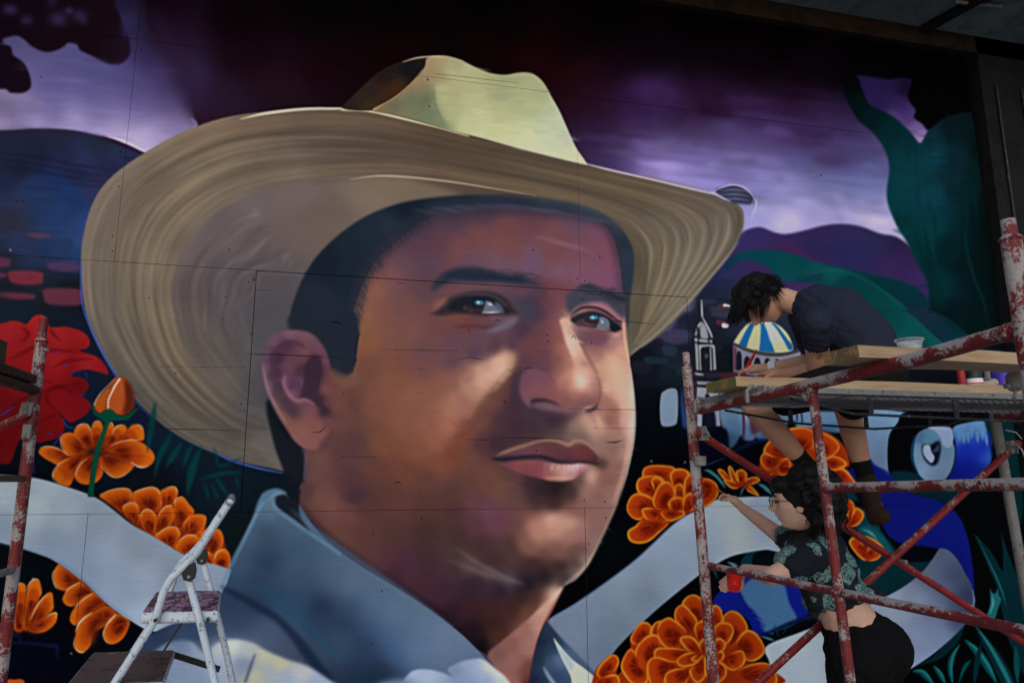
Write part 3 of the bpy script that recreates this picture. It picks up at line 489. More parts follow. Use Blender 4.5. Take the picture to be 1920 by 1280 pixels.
stroke(Z('z2', '345 355 420 332 520 322 600 324 690 348'), [1, 2.5, 2.5, 2, 1], (206, 190, 160), .7)
stroke(Z('z2', '180 622 300 555 400 470 460 395'), [3, 3, 3, 1], (190, 156, 112), .9, .9)

# ---- far side of the neck, hair
fill(Z('p', '500 755 540 760 580 860 575 930 560 945 540 905 520 840'), (20, 26, 36), 3)
hair = Z('p', '545 600 552 562 575 510 605 470 650 430 700 400 760 380 830 370 900 367 980 371 1060 381 1112 394 1150 416 1176 444 1189 476 1188 520 1182 560 1178 610 1160 620 1100 480 900 420 760 480 690 600 668 690 640 710 600 700 560 640')
field(hair, S('p', '560 600 34 42 54 600 560 36 44 56 640 600 36 44 58 650 680 36 44 60 650 520 30 40 54 620 500 28 36 48 700 450 34 46 58 660 470 32 42 54 760 400 26 38 52 740 430 40 52 64 850 382 30 46 64 950 382 38 56 76 1050 392 52 72 92 1110 405 64 82 100 1140 425 56 66 80 1170 460 42 52 66 1180 520 42 56 74 1165 480 48 60 78 1185 570 50 56 66'), 1.6, s=14)
# ---- skin
skin = Z('p', '668 600 673 622 670 660 664 690 640 705 600 700 560 690 540 760 560 830 572 845 570 890 558 940 600 992 660 1042 760 1112 830 1162 890 1212 925 1240 950 1290 990 1400 1010 1300 1002 1240 1012 1190 1034 1145 1056 1102 1080 1088 1104 1058 1124 1018 1142 980 1158 945 1172 900 1181 860 1188 820 1190 775 1187 720 1182 680 1177 640 1175 605 1170 570 1166 525 1160 480 1150 446 1128 420 1080 404 1000 395 920 391 850 396 805 410 768 434 740 457 706 490 690 515 676 545 665 580')
sk = S('p', '''800 432 104 74 86 850 410 92 72 88 900 405 96 72 84 1000 408 118 78 84 1080 420 116 86 98 1130 440 128 84 98 1135 470 138 86 92 1155 500 138 84 102 1150 530 134 84 104 1158 470 128 78 96 1165 560 114 78 98
 720 500 134 92 86 780 470 112 78 86 830 450 112 76 82 860 470 130 84 78 900 440 130 84 78 950 440 130 84 78 950 465 134 86 76 1040 450 130 86 80 1040 475 128 82 78 1085 470 128 84 88 880 495 118 86 96 940 495 124 92 104 1000 495 122 92 108 1050 515 130 94 104 1100 500 134 92 100 1100 525 132 90 104
 700 540 152 104 78 740 520 136 94 90 760 500 120 86 92 800 500 112 82 92 790 540 116 82 84 680 600 154 106 74 720 590 142 96 78 760 570 132 92 80 770 620 138 94 80 820 620 128 84 76 690 640 150 102 68 740 660 140 94 74 800 655 122 86 82 850 640 116 84 88 680 690 134 90 66 740 710 142 94 68 800 690 132 88 76 850 680 110 78 86 890 660 104 76 86 900 630 112 82 92 860 600 134 84 70 880 610 124 76 68 930 650 98 66 76 920 680 104 70 72 940 600 106 78 84 970 580 100 80 88 980 620 86 64 80 960 650 92 64 76
 1015 550 108 66 70 1030 570 118 72 72 1045 540 126 76 78 1000 570 80 66 82 1010 590 88 64 80 1040 600 118 76 84 1050 560 132 82 84 1020 620 116 72 74 1000 650 126 76 76 1030 660 138 84 76 985 680 104 68 76 1010 690 128 80 82 1040 700 150 92 78 1045 630 150 92 76 1050 670 160 98 76 1060 610 196 152 120 1068 640 206 164 134 1078 670 206 160 130 1090 640 150 112 94 1080 610 182 146 124
 1095 695 176 128 104 1075 700 196 142 112 1088 712 214 174 150 1100 720 204 158 132 1060 720 170 108 86 1020 720 132 84 88 990 715 112 74 90 1000 740 120 78 84 1040 745 152 96 84 1070 750 164 104 84 1110 745 158 102 84 1115 725 166 112 92 975 725 76 52 66 965 700 78 54 66 975 750 64 46 58 1000 765 88 62 74 1040 770 100 74 82 1080 768 118 86 84 1110 765 116 80 76
 900 700 178 134 104 950 668 188 144 108 940 685 196 152 118 925 700 192 148 114 880 720 184 134 102 870 745 182 130 100 850 770 168 116 86 905 725 188 140 108 900 745 172 120 92 960 690 110 76 68 945 720 106 70 60 930 740 118 74 60 910 770 116 72 60 960 770 82 56 62 940 790 88 58 62 890 790 130 80 62 870 820 132 78 58 850 850 128 74 52 860 700 150 100 82 830 720 152 102 76
 780 740 152 102 76 800 790 154 102 76 760 790 148 98 72 700 760 140 94 70 660 760 120 80 66 720 830 138 90 62 780 840 144 92 64 660 830 110 74 68 820 830 154 100 74 840 800 164 108 82 700 880 118 76 60 760 890 126 78 58 820 870 136 84 58 640 860 112 74 70 640 780 128 84 70 620 720 118 82 74 600 820 110 76 66
 930 830 76 52 56 970 800 74 52 64 1000 800 76 56 64 1000 825 86 64 62 1040 790 58 48 56 1050 805 92 74 66 1080 800 150 122 100 1070 815 128 106 88 1090 820 124 102 84 1110 800 184 146 120 1100 785 186 148 118 1130 800 186 144 118 1130 770 176 130 104 1145 790 140 92 78 1140 830 156 124 102 1150 840 146 112 94 1165 800 180 136 114 1170 850 172 134 112 1160 880 150 112 92 1120 860 150 122 100
 1150 690 196 152 124 1155 720 198 156 128 1130 690 184 136 106 1120 660 148 104 92 1165 660 190 142 116 1150 640 168 124 110 1125 640 128 86 94 1100 640 116 78 84 1100 665 156 112 92 1110 690 182 134 104 1170 740 196 154 128 1180 760 190 152 130 1140 740 182 134 110 1130 760 156 106 90 1150 770 150 100 84 1184 740 206 172 148 1186 800 200 172 150
 880 860 118 76 62 900 830 92 62 60 880 900 112 74 58 940 920 126 88 66 910 900 120 80 62 960 930 114 78 72 1000 900 74 52 56 960 890 110 72 62 1010 940 76 54 52 1040 916 44 34 36 1050 905 54 42 42 1070 920 78 58 54 1040 945 66 48 44 1020 915 58 44 44 1090 900 110 82 72 1110 895 192 150 126 1100 920 166 124 104 1095 950 150 110 92 1120 930 150 112 92 1125 900 148 104 84 1150 930 158 122 102 1140 900 148 106 88 1160 920 160 126 106 1130 970 148 114 96 1110 990 146 112 96
 1020 965 134 88 74 1060 962 150 106 86 1000 975 142 96 78 1030 980 176 130 106 1060 990 178 134 110 1090 990 168 126 106 1010 1000 160 114 90 1040 1010 164 118 94 1075 1015 152 110 90 1000 1025 118 80 64 1050 1035 116 82 66 1090 1030 124 88 72 970 990 116 74 66 960 1020 92 62 56 1000 1055 76 52 48 1050 1060 70 50 46 1080 1055 96 70 60 1020 1080 50 38 42 1060 1085 66 54 52 1085 1075 146 128 112 1098 1050 158 138 122 1070 1092 120 108 100 1110 1020 152 126 108
 920 960 122 76 88 890 940 114 74 72 930 980 116 72 84 890 985 102 64 66 850 930 102 68 58 800 900 112 74 60 850 960 92 60 56 800 950 100 66 56 740 930 112 72 58 700 950 106 70 60 660 900 104 68 66 665 930 88 60 64 650 960 124 82 68 620 950 136 92 76 600 930 134 92 78 590 890 126 88 74 575 880 112 80 74 600 860 128 88 74 575 920 104 72 66 600 965 120 80 66 680 1010 110 72 62 640 1000 118 78 66 740 1000 98 64 58 800 1000 84 56 52 860 1000 84 56 52 900 1020 84 56 54 920 1050 78 54 50
 720 1050 100 62 64 700 1040 108 68 62 740 1075 84 50 58 770 1060 92 54 66 800 1050 82 54 56 850 1045 88 64 58 880 1060 104 82 74 910 1075 102 84 78 950 1090 92 78 84 850 1065 84 56 60 900 1090 62 44 54 800 1085 82 48 56 830 1110 78 46 58 880 1100 66 42 54 940 1105 52 38 50 990 1095 40 34 44 980 1115 62 42 44 920 1140 72 44 42 880 1140 72 40 46 960 1140 80 48 40 850 1150 60 36 44 890 1180 44 28 36 920 1170 70 40 36 900 1210 26 20 26 930 1190 84 50 40 1000 1120 96 60 48
 1000 1180 156 114 92 1030 1140 176 136 112 980 1220 146 106 88 960 1250 160 116 96 950 1230 134 94 76 1045 1115 204 166 138 990 1150 120 76 58 1010 1200 134 86 72 1000 1240 124 60 54 1004 1280 120 40 44''')
def flesh(smp):
    out = []
    for q in smp:
        L = q[2]; k = np.interp(L, [60, 100, 150, 182, 210], [.87, .87, .90, .97, 1.0])*np.interp(q[0]+.45*(q[1]-700), [650, 900, 1100], [.93, .98, 1.02])
        g_ = (q[2]+q[3]+q[4])/3*.03; q = (q[0], q[1], q[2]*.97+g_, q[3]*.97+g_, q[4]*.97+g_)
        out.append((q[0], q[1], q[2]*k, q[3]*k*np.interp(L, [100, 150, 190], [1.0, .96, .99]), q[4]*k*np.interp(L, [100, 150, 190], [1.08, 1.06, 1.04])))
    return out
sk = flesh(sk)
mk = mask(spl(skin), 1.2); put(mk, colfield(mk, sk, 15, 2.0))
hl = Z('p', '667 610 672 560 692 512 740 456 770 432 806 408 850 394 920 389 1000 393 1080 402 1128 418 1152 446 1164 500 1168 560')
stroke(hl, [10, 16, 22, 26, 28, 28, 30, 30, 26, 22, 18, 14, 10, 8], (58, 52, 64), 9, .6)
stroke([(x-3, y-5) for x, y in hl], [12, 16, 22, 26, 28, 28, 30, 30, 26, 22, 18, 14, 10, 8], (48, 48, 58), 7, .4)
# lit cheek wedge with a crisp shadow edge
field(Z('N', '-300 960 -200 880 -60 780 60 700 200 640 330 615 410 640 380 730 320 830 230 940 120 1060 20 1200 -60 1330 -160 1340 -260 1200'), flesh(S('N', """-350 960 138 98 78 -150 860 158 116 92 40 760 184 144 116 180 710 200 162 132 290 680 196 158 128 360 670 172 130 102 240 790 204 168 138 120 880 198 158 130 20 960 190 148 120 -100 1040 172 128 102 -200 1150 160 112 88 120 960 188 144 118 40 1080 176 128 104 -60 1240 160 110 86""")), 6, s=12, op=.9)
stroke(Z('N', '420 650 370 780 270 930 160 1070 60 1200 -30 1380 -100 1560'), [5, 12, 16, 20, 24, 24, 8], (104, 70, 62), 3.6, .66)
stroke(Z('N', '395 660 350 770 255 910 150 1040'), [3, 10, 10, 3], (206, 170, 140), 3.5, .55)
stroke(Z('p', '1128 655 1150 680 1166 715 1172 760 1170 800'), [6, 22, 26, 22, 8], (206, 164, 138), 7, .5)
stroke(Z('p', '1178 700 1183 750 1184 800 1178 850 1166 900 1150 945'), [3, 8, 10, 10, 8, 3], (204, 172, 150), 3, .5)
# side plane of the nose
field(Z('N', '620 330 760 280 905 235 960 420 1010 560 1060 700 1060 860 960 960 780 900 640 820 480 760 440 600 520 430'), flesh(S('N', """640 400 112 74 74 780 330 128 80 82 860 280 146 96 84 600 520 118 78 70 760 480 124 76 82 900 420 148 94 78 560 640 112 72 74 720 640 108 70 78 900 560 154 102 78 960 600 176 122 94 860 680 132 88 76 560 760 100 72 80 760 780 106 72 84 900 800 152 106 88 1000 760 168 118 94 960 880 178 128 102""")), 6, s=14, op=.75)
field(Z('N', '900 242 985 226 1030 290 1080 400 1130 510 1180 620 1240 740 1200 800 1080 800 1055 690 1000 570 950 430 925 330'), flesh(S('N', """940 270 196 152 124 985 260 190 152 132 960 360 204 164 136 1030 360 172 142 126 1010 480 212 176 148 1080 480 196 162 140 1060 600 212 172 144 1120 600 190 148 124 1100 720 190 146 118 1170 720 172 130 108""")), 2.2, s=11, op=.95)
# ball and wings
field(Z('N', '960 860 1040 790 1140 770 1240 800 1310 870 1345 960 1350 1060 1330 1150 1270 1215 1150 1225 1000 1200 900 1160 860 1060 890 950'), flesh(S('N', """1000 860 178 124 96 1130 820 196 150 122 1130 900 226 192 168 1140 960 222 186 162 1220 900 196 150 126 1290 900 168 124 104 1060 980 190 136 110 1230 1020 186 134 110 1310 1020 164 116 98 960 960 168 112 90 940 1060 150 98 84 1060 1100 160 104 88 1180 1110 152 98 84 1290 1130 146 98 86 980 1160 128 86 80 1120 1190 128 86 82 1240 1200 120 82 80""")), 4, s=13, op=.95)
field(Z('N', '440 900 500 830 600 800 720 840 820 920 880 1040 880 1140 780 1130 700 1120 620 1130 570 1170 600 1220 540 1220 470 1150 430 1050'), flesh(S('N', """470 940 128 86 94 540 860 130 86 96 640 880 134 88 100 740 920 132 88 96 500 1040 140 92 94 600 1000 146 96 96 700 1020 146 94 90 820 1040 150 98 84 520 1140 138 94 92 640 1100 140 90 86 780 1100 140 92 80""")), 3, s=12, op=.9)
stroke(Z('N', '480 800 420 900 400 1020 430 1140 510 1230 600 1275'), [3, 12, 16, 14, 10, 3], (70, 54, 68), 3.5, .75)
fill(Z('N', '572 1160 600 1132 680 1124 760 1134 830 1160 900 1200 840 1190 760 1168 660 1170 600 1180'), (56, 46, 56), 1.6, .92)
fill(Z('N', '600 1195 700 1180 820 1200 940 1240 1060 1265 980 1290 800 1275 660 1250'), (124, 96, 102), 3, .75)
stroke(Z('N', '1320 870 1352 960 1358 1060 1340 1150 1290 1225'), [2, 4, 5, 5, 2], (120, 80, 74), 1.6, .7)
stroke(Z('N', '1035 290 1090 400 1150 520 1210 640 1270 750 1325 860'), [1, 4, 6, 7, 6, 3], (122, 86, 78), 2.2, .7)
stroke(Z('N', '1150 1262 1220 1225 1290 1200'), [2, 6, 2], (176, 146, 140), 2, .6)
fill(Z('N', '1180 1270 1260 1240 1330 1190 1310 1240 1250 1280'), (60, 44, 50), 2, .8)
fill(Z('z5', '1060 1010 1180 1030 1280 1045 1330 1040 1290 1085 1230 1110 1180 1105 1100 1060'), (60, 46, 56), 6, .55)
stroke(Z('N', '1370 1030 1410 1110 1450 1220 1500 1340 1560 1480 1590 1560'), [3, 9, 12, 12, 10, 3], (150, 104, 90), 4, .65)
stroke(Z('N', '1380 960 1420 1010 1440 1070'), [4, 16, 4], (212, 174, 148), 4, .6)
stroke(Z('z5', '1420 1030 1450 1080 1470 1140'), [3, 12, 2], (196, 158, 128), 4, .6)
fill(Z('N', '1060 270 1100 400 1150 490 1260 500 1380 480 1480 430 1400 380 1250 350 1120 310'), (106, 74, 80), 4, .7)
fill(Z('N', '1200 570 1300 640 1420 720 1560 780 1650 820 1640 1000 1560 1100 1450 1000 1360 850 1260 700'), (200, 158, 134), 10, .45)
for i in range(520):
    x, y = prng.uniform(660, 1185), prng.uniform(420, 1100); c = CAN[int(y-CY0), int(x-CX0)]
    if c[0] < 70 or c[0]-c[2] < 8: continue
    a = prng.uniform(-.5, .5)+(.9 if x < 800 else .2); L = prng.uniform(5, 20)
    stroke([(x-L*math.cos(a), y-L*math.sin(a)), (x, y), (x+L*math.cos(a), y+L*math.sin(a))], [.5, prng.uniform(2, 6), .5], np.clip(c*prng.uniform(.92, 1.09)+prng.uniform(-3, 3, 3), 0, 225), 1.2, .4)
# ---- left eye (his right)
E = lambda s: Z('e1', s)
fill(E('60 640 200 520 330 430 420 400 300 560 180 640 100 680'), (84, 66, 80), 6, .55)
fill(E('230 520 270 420 330 330 450 240 600 180 780 165 960 180 1130 225 1300 265 1450 290 1560 290 1700 340 1880 440 1800 450 1600 440 1450 420 1250 400 1000 395 750 385 560 395 430 430 330 490'), (48, 54, 68), 4.5, .92)
fill(E('400 330 560 250 760 210 960 225 1150 270 1350 320 1550 330 1650 400 1450 395 1200 370 900 365 650 350'), (34, 42, 60), 4, .8)
for i in range(110):
    t = prng.uniform(0, 1); x = 300+1500*t; y = 400-220*math.sin(min(t*1.5, 1)*1.57)+170*max(0, t-.4)+prng.uniform(-20, 60)
    stroke(E('%g %g %g %g' % (x, y, x+prng.uniform(60, 150), y-prng.uniform(-10, 70)*(1-1.6*t))), [.6, 1.7, .4], (28, 34, 46) if prng.rand() < .6 else (74, 70, 84), .7, .6)
fill(E('1380 480 1500 450 1680 470 1900 500 1950 560 1800 600 1650 560'), (72, 66, 84), 6, .6)
blob(978, 548, 26, 14, (140, 78, 92), .35)
fill(E('1420 640 1600 640 1760 740 1800 900 1700 1000 1580 900 1500 760'), (66, 66, 80), 8, .8)
fill(E('260 878 310 840 380 760 470 660 600 590 760 550 900 532 1060 532 1200 560 1320 620 1400 690 1470 790 1540 875 1400 890 1200 880 1000 885 800 865 600 855 450 880 350 890'), (54, 46, 52), 3)
fill(E('480 800 560 690 690 630 860 590 1000 590 1160 630 1300 740 1400 870 1100 850 900 850 700 840 560 830'), (32, 36, 44), 2.6)
stroke(E('480 640 640 590 820 580 980 575 1140 600 1260 660 1360 760'), [2, 4, 5, 5, 3], (76, 72, 82), 1.5, .7)
fill(E('730 790 760 740 820 760 900 790 1000 760 1030 700 1040 760 1000 850 880 855 780 845'), (56, 46, 48), 2.2)
blob(877, 565, 9, 8, (34, 34, 40), .7); blob(872, 578, 4, 5, (120, 100, 98), .5); blob(884, 584, 6, 5, (92, 66, 62), .5)
fill(E('1050 672 1130 690 1200 760 1290 840 1310 862 1150 858 990 862 1030 780'), (98, 102, 116), 1, 1, False)
fill(E('1190 690 1280 740 1330 850 1290 860 1200 780'), (94, 98, 118), 1.8, .8)
stroke(E('990 858 1150 852 1250 850'), [1, 3, 1], (192, 186, 190), .7)
fill(E('1075 712 1110 715 1150 735 1135 750 1100 738'), (176, 182, 190), .7)
fill(E('885 700 910 675 960 672 1010 685 1025 710 990 738 930 740 900 725'), (50, 112, 142), .8); blob(780+940/8, 480+702/8, 4, 3, (196, 214, 224))
stroke(E('200 882 300 862 420 880 600 858 800 868 1000 884 1200 888 1400 890 1530 882'), [1, 4, 5, 3, 3, 3, 4, 2], (60, 42, 50), 2, .6)
fill(E('1100 880 1300 900 1500 890 1480 980 1300 1010 1150 960'), (112, 84, 92), 4, .6)
stroke(E('560 1085 700 1060 900 1060 1100 1075 1250 1040 1380 1000'), [1, 6, 6, 7, 5, 1], (88, 50, 58), 2.5, .75)
stroke(E('1060 1150 1250 1080 1420 1010 1530 920'), [3, 14, 14, 6], (112, 102, 118), 3.5, .75)
blob(826, 570, 26, 10, (152, 104, 78), .5, -.5)
# ---- right eye (his left)
R = lambda s: Z('e2', s)
fill(R('420 300 460 240 560 180 660 120 800 110 900 150 1000 180 1150 210 1270 260 1320 340 1310 560 1290 600 1200 560 1120 480 1000 400 860 380 700 400 560 460 480 560 430 480'), (66, 68, 80), 4)
fill(R('440 300 520 220 660 190 760 220 700 260 560 330 450 420'), (70, 70, 80), 5, .8)
fill(R('560 180 660 130 780 110 900 160 1030 185 1080 195 900 200 700 175'), (50, 52, 60), 3, .9)
fill(R('900 220 1060 230 1200 280 1300 300 1310 370 1200 360 1100 320 1000 270'), (40, 44, 56), 3, .9)
for s in ['1020 180 1080 195 1120 210', '1090 155 1130 180 1165 195', '660 230 800 250 950 270', '900 270 1050 330 1200 420']: stroke(R(s), [1, 3, 1], (44, 50, 64), .9, .8)
fill(R('760 400 900 380 1020 410 1120 490 1200 580 1250 650 1180 660 1080 590 960 490 820 440'), (156, 108, 116), 3, .8)
stroke(R('480 580 560 520 660 465 800 455 920 480 1020 530 1120 600 1200 660'), [1, 4, 5, 5, 5, 5, 4, 2], (66, 44, 58), 1.3)
fill(R('480 620 560 560 680 520 820 500 940 530 1060 590 1160 660 1240 700 1230 780 1200 830 1080 820 900 800 760 760 600 740 540 700'), (80, 58, 68), 2)
fill(R('500 640 620 570 780 530 920 550 1060 620 1180 720 1220 780 1100 800 1060 700 920 620 760 590 620 640 540 680'), (36, 40, 50), 2)
fill(R('660 640 720 600 900 600 910 680 880 740 780 730 700 690'), (54, 46, 50), 2)
stroke(R('650 640 700 690 800 720 860 725'), [1, 4, 1], (110, 82, 80), 1.4, .7)
fill(R('920 600 1000 610 1050 650 1070 720 1050 770 960 780 870 755 910 680'), (98, 108, 122), .9)
fill(R('945 640 965 660 980 690 950 690'), (160, 174, 184), .8)
fill(R('765 600 800 585 880 585 900 610 870 630 800 632 770 618'), (50, 122, 150), .8); blob(1010+815/8, 520+607/8, 4, 3.4, (210, 232, 240))
stroke(R('820 770 920 785 1040 790 1080 780'), [1, 3, 3, 1], (160, 116, 114), .9, .8)
fill(R('1090 720 1160 700 1240 770 1260 785 1190 800 1160 830 1100 790'), (30, 34, 42), 1.2)
stroke(R('1140 650 1200 665 1260 680'), [1, 4, 2], (76, 42, 58), 1)
fill(R('1110 860 1160 840 1220 820 1240 860 1150 900'), (196, 148, 130), 3, .7)
blob(1127, 640, 22, 9, (118, 70, 92), .45)
stroke(R('1272 640 1285 760 1290 900 1310 1020 1340 1180 1370 1280'), [2, 4, 4, 4, 3, 2], (206, 158, 128), 1.2, .8)
# ---- mouth
M = lambda s: Z('mo', s)
field(M('140 520 220 470 380 440 520 390 640 345 760 318 860 318 940 335 1010 365 1070 372 1140 350 1200 338 1270 350 1340 400 1410 480 1420 530 1340 560 1200 560 1060 555 940 550 820 520 680 500 500 505 300 530'), S('mo', '300 480 92 62 74 450 450 104 66 78 600 400 108 66 72 750 350 100 62 62 850 340 96 60 58 700 440 108 66 76 850 440 100 62 70 1000 420 98 62 58 1150 400 110 66 64 1250 400 104 60 62 1050 500 92 50 70 1200 500 106 54 60 1350 500 104 56 58 900 500 90 54 70'), 1.8, s=12)
stroke(M('200 470 300 435 430 390 560 350 680 312 800 292 920 300 1020 330 1070 350 1130 305 1210 300 1290 330 1360 400'), [1, 6, 7, 6, 5, 5, 5, 5, 5, 5, 5, 4, 1], (168, 124, 106), 2.2, .7)
field(M('250 570 420 540 600 530 720 535 840 555 960 570 1100 578 1200 570 1290 580 1330 600 1280 650 1200 710 1120 760 1000 785 860 780 720 750 580 720 420 660 310 610'), S('mo', '320 580 112 66 78 450 570 128 74 72 600 560 134 78 74 560 650 118 66 74 700 600 124 70 76 720 680 140 66 76 850 700 142 68 74 800 640 142 92 94 900 640 168 126 118 1000 640 176 134 130 1100 620 190 160 164 1200 590 204 186 188 1250 620 150 112 116 1220 680 146 70 80 1100 700 166 118 112 1000 730 180 138 126 850 750 168 122 110 950 770 158 112 98 650 720 110 66 72'), 1.8, s=11)
stroke(M('140 510 260 520 420 505 600 490 740 490 860 525 960 552 1100 556 1200 550 1320 560 1430 580'), [3, 9, 7, 6, 6, 6, 4, 3, 4, 6], (38, 36, 48), 1.6, .95)
for x in (850, 875, 935, 1020, 1060, 1100): stroke(M('%g 600 %g 650' % (x+6, x-2)), [1, 2.5, 1], (204, 172, 160), .8, .7)
fill(M('1300 540 1420 500 1520 540 1540 590 1470 650 1400 600'), (70, 50, 48), 6, .8)
fill(M('1290 700 1340 620 1380 660 1400 760 1350 820 1270 800'), (188, 146, 124), 7, .5)
fill(M('640 800 760 820 960 820 1120 800 1100 900 1060 1020 1000 1090 850 1090 760 1000 690 900'), (48, 36, 38), 12, .1)
stroke(M('780 752 900 742 1000 752 1130 748'), [1, 4, 5, 1], (186, 142, 126), 1.5, .7)
for i in range(26):
    x = prng.uniform(560, 1260); y0 = 560+prng.uniform(0, 20); stroke(M('%g %g %g %g' % (x, y0, x-10+prng.uniform(-20, 20), y0+prng.uniform(60, 150))), [.5, 2.2, .5], (204, 168, 160) if prng.rand() < .5 and x > 760 else (104, 54, 60), .9, .35)
for i in range(160):
    x, y = prng.uniform(880, 1110), prng.uniform(960, 1090); c = CAN[int(y-CY0), int(x-CX0)]
    stroke([(x, y), (x+prng.uniform(-3, 3), y+prng.uniform(3, 8))], [.4, 1.1, .3], c*.72, .5, .45)
for i in range(120):
    x, y = prng.uniform(930, 1120), prng.uniform(785, 832); c = CAN[int(y-CY0), int(x-CX0)]
    stroke([(x, y), (x+prng.uniform(-3, 3), y+prng.uniform(3, 7))], [.4, 1.1, .3], c*.74, .5, .45)
# ---- ear
A = lambda s: Z('ea', s)
fill(A('330 0 800 0 800 170 770 460 690 500 640 440 600 300 520 180 400 120 310 130'), (36, 42, 54), 3, .9)
fill(A('130 740 200 850 300 980 400 1030 420 1280 330 1280 220 1100 180 980 150 830'), (26, 30, 38), 3)
stroke(A('400 1030 425 1100 420 1280'), [4, 6, 6], (92, 72, 92), 1.6, .8)
field(A('100 270 130 200 200 150 300 122 400 125 490 160 560 240 600 320 640 450 720 520 760 640 740 780 640 860 610 920 570 1000 510 1045 420 1035 340 980 280 890 220 800 160 690 110 540 82 400'), flesh(S('ea', '''110 300 112 86 98 180 190 124 92 100 300 150 136 100 104 430 160 132 94 98 520 260 126 84 94 580 350 124 80 84 110 430 124 92 100 140 560 130 98 98 200 680 128 94 90 250 790 142 100 84 220 640 104 80 74 300 850 150 100 82 400 900 156 104 84 380 980 150 104 92 480 1000 150 102 90 540 930 148 100 84 460 820 148 98 84 520 860 150 98 82 600 850 126 84 76 640 620 130 86 72 580 580 140 90 84 560 700 134 88 78 660 700 132 88 70 700 560 130 86 70 620 480 126 80 72
 280 240 92 60 76 200 330 84 54 70 190 450 84 58 72 230 560 80 56 72 270 660 84 58 72 320 740 92 66 72 290 400 120 78 88 270 520 130 86 104 320 620 138 92 104 350 330 120 78 78 420 280 134 88 86 400 350 122 78 76 400 440 92 60 76 330 540 100 66 86 450 420 58 42 58 500 360 60 44 56 500 460 64 44 60 490 560 72 50 62 430 600 84 56 70 390 520 116 80 96 540 660 70 48 58 570 740 66 46 56 440 680 128 86 90 480 740 140 92 84 400 660 126 84 96''')), 1.6, s=9)
fill(A('415 480 420 410 450 360 500 335 545 360 552 430 535 510 520 580 530 640 580 700 590 740 560 748 500 690 440 655 380 640 400 600'), (60, 42, 56), 2.5, .85)
stroke(A('170 440 180 320 230 250 310 220 390 235 430 265'), [3, 8, 10, 10, 8, 2], (78, 50, 68), 2.2, .7)
stroke(A('165 430 190 530 240 630 300 730 350 820'), [5, 12, 14, 12, 3], (80, 58, 70), 3, .65)
stroke(A('270 470 260 540 300 620 360 670 430 660 500 700'), [3, 7, 8, 7, 5, 2], (148, 102, 112), 2, .6)
stroke(A('95 380 115 500 150 620 210 730 280 850'), [2, 5, 6, 5, 2], (150, 118, 122), 2, .6)
stroke(A('600 930 560 1000 530 1045'), [6, 12, 3], (84, 58, 66), 3, .6)
# sideburn
fill(A('640 330 800 300 820 180 850 140 800 300 790 440 720 490 660 480'), (36, 42, 54), 2.5, .9)
stroke(A('845 140 820 210 805 300'), [.7, 2.5, 3], (34, 36, 46), .7)
fill(Z('p', '624 690 640 700 656 702 668 692 672 720 650 728 628 716'), (116, 80, 66), 4, .75)
for i in range(16):
    x = prng.uniform(630, 666); stroke([(x, 676), (x+1, 690), (x+prng.uniform(-2, 2), 698+prng.uniform(0, 8))], [3, 2, .4], (40, 44, 54), .9, .7)
# hair strands at the temple and forehead
for i in range(60):
    t = prng.uniform(0, 1)
    x = np.interp(t, [0, .3, .6, 1], [668, 690, 740, 800]); y = np.interp(t, [0, .3, .6, 1], [620, 520, 455, 408])
    stroke([(x-14, y-prng.uniform(10, 30)), (x, y-5), (x+prng.uniform(2, 9), y+prng.uniform(2, 14))], [3, 2.4, .5], (38, 46, 58), 1.2, .5)
for i in range(50):
    t = prng.uniform(0, 1); x = 800+340*t; y = 402-14*math.sin(t*3)+26*t*t*.9
    stroke([(x-30, y-8), (x, y-3+prng.uniform(-3, 3)), (x+30, y+prng.uniform(-4, 6))], [1, prng.uniform(3, 7), 1], (52+prng.randint(0, 40), 58+prng.randint(0, 24), 78+prng.randint(0, 24)), 2, .4)
stroke(Z('z5', '1080 50 1200 80 1330 115 1430 150'), [1, 6, 6, 1], (134, 112, 124), 3, .5)
field(Z('z8', '985 480 1010 420 1070 365 1140 335 1210 325 1300 345 1360 390 1385 450 1370 520 1300 570 1200 590 1080 570 1010 540'), flesh(S('z8', """1020 450 134 92 76 1090 390 176 128 104 1190 355 196 152 126 1290 370 188 146 122 1350 420 156 120 102 1100 450 178 130 104 1200 430 186 140 114 1300 460 166 122 102 1060 510 140 98 80 1200 520 140 100 82 1320 530 116 82 70 1150 570 112 78 66""")), 7, s=14, op=.78)
stroke(Z('z8', '640 520 740 590 850 650 940 695 1030 730'), [1, 5, 7, 5, 1], (124, 108, 102), 2.6, .5)
field(Z('z8', '1247 742 1150 830 1020 950 900 1050 825 1122 870 1200 950 1290 1000 1400 1070 1400 1060 1300 1075 1180 1110 1030 1160 930 1205 840'), flesh(S('z8', """1230 760 208 168 140 1150 860 184 144 120 1120 960 176 134 112 1020 980 156 112 92 950 1060 146 102 84 870 1120 132 92 78 1050 1080 164 120 100 980 1160 156 110 92 900 1200 150 106 88 1050 1200 128 78 68 1060 1290 112 44 46 970 1290 156 112 94""")), 2, s=14)
# rim light right side of face
stroke(Z('p', '1183 690 1189 740 1191 790 1188 830 1178 880 1165 930'), [1, 4, 5, 5, 4, 1], (186, 176, 168), 1.4, .7)
stroke(Z('p', '1165 930 1140 985 1118 1030 1095 1066 1060 1096'), [2, 4, 5, 8, 3], (168, 150, 134), 2.4, .6)
stroke(Z('p', '840 1050 890 1068 940 1084 985 1094'), [2, 10, 12, 2], (112, 96, 92), 4.5, .5)
# collar line shade on neck
stroke(Z('p', '560 940 610 1000 680 1056 760 1112 830 1160 895 1212'), [3, 9, 14, 20, 24, 16], (34, 24, 34), 5, .75)
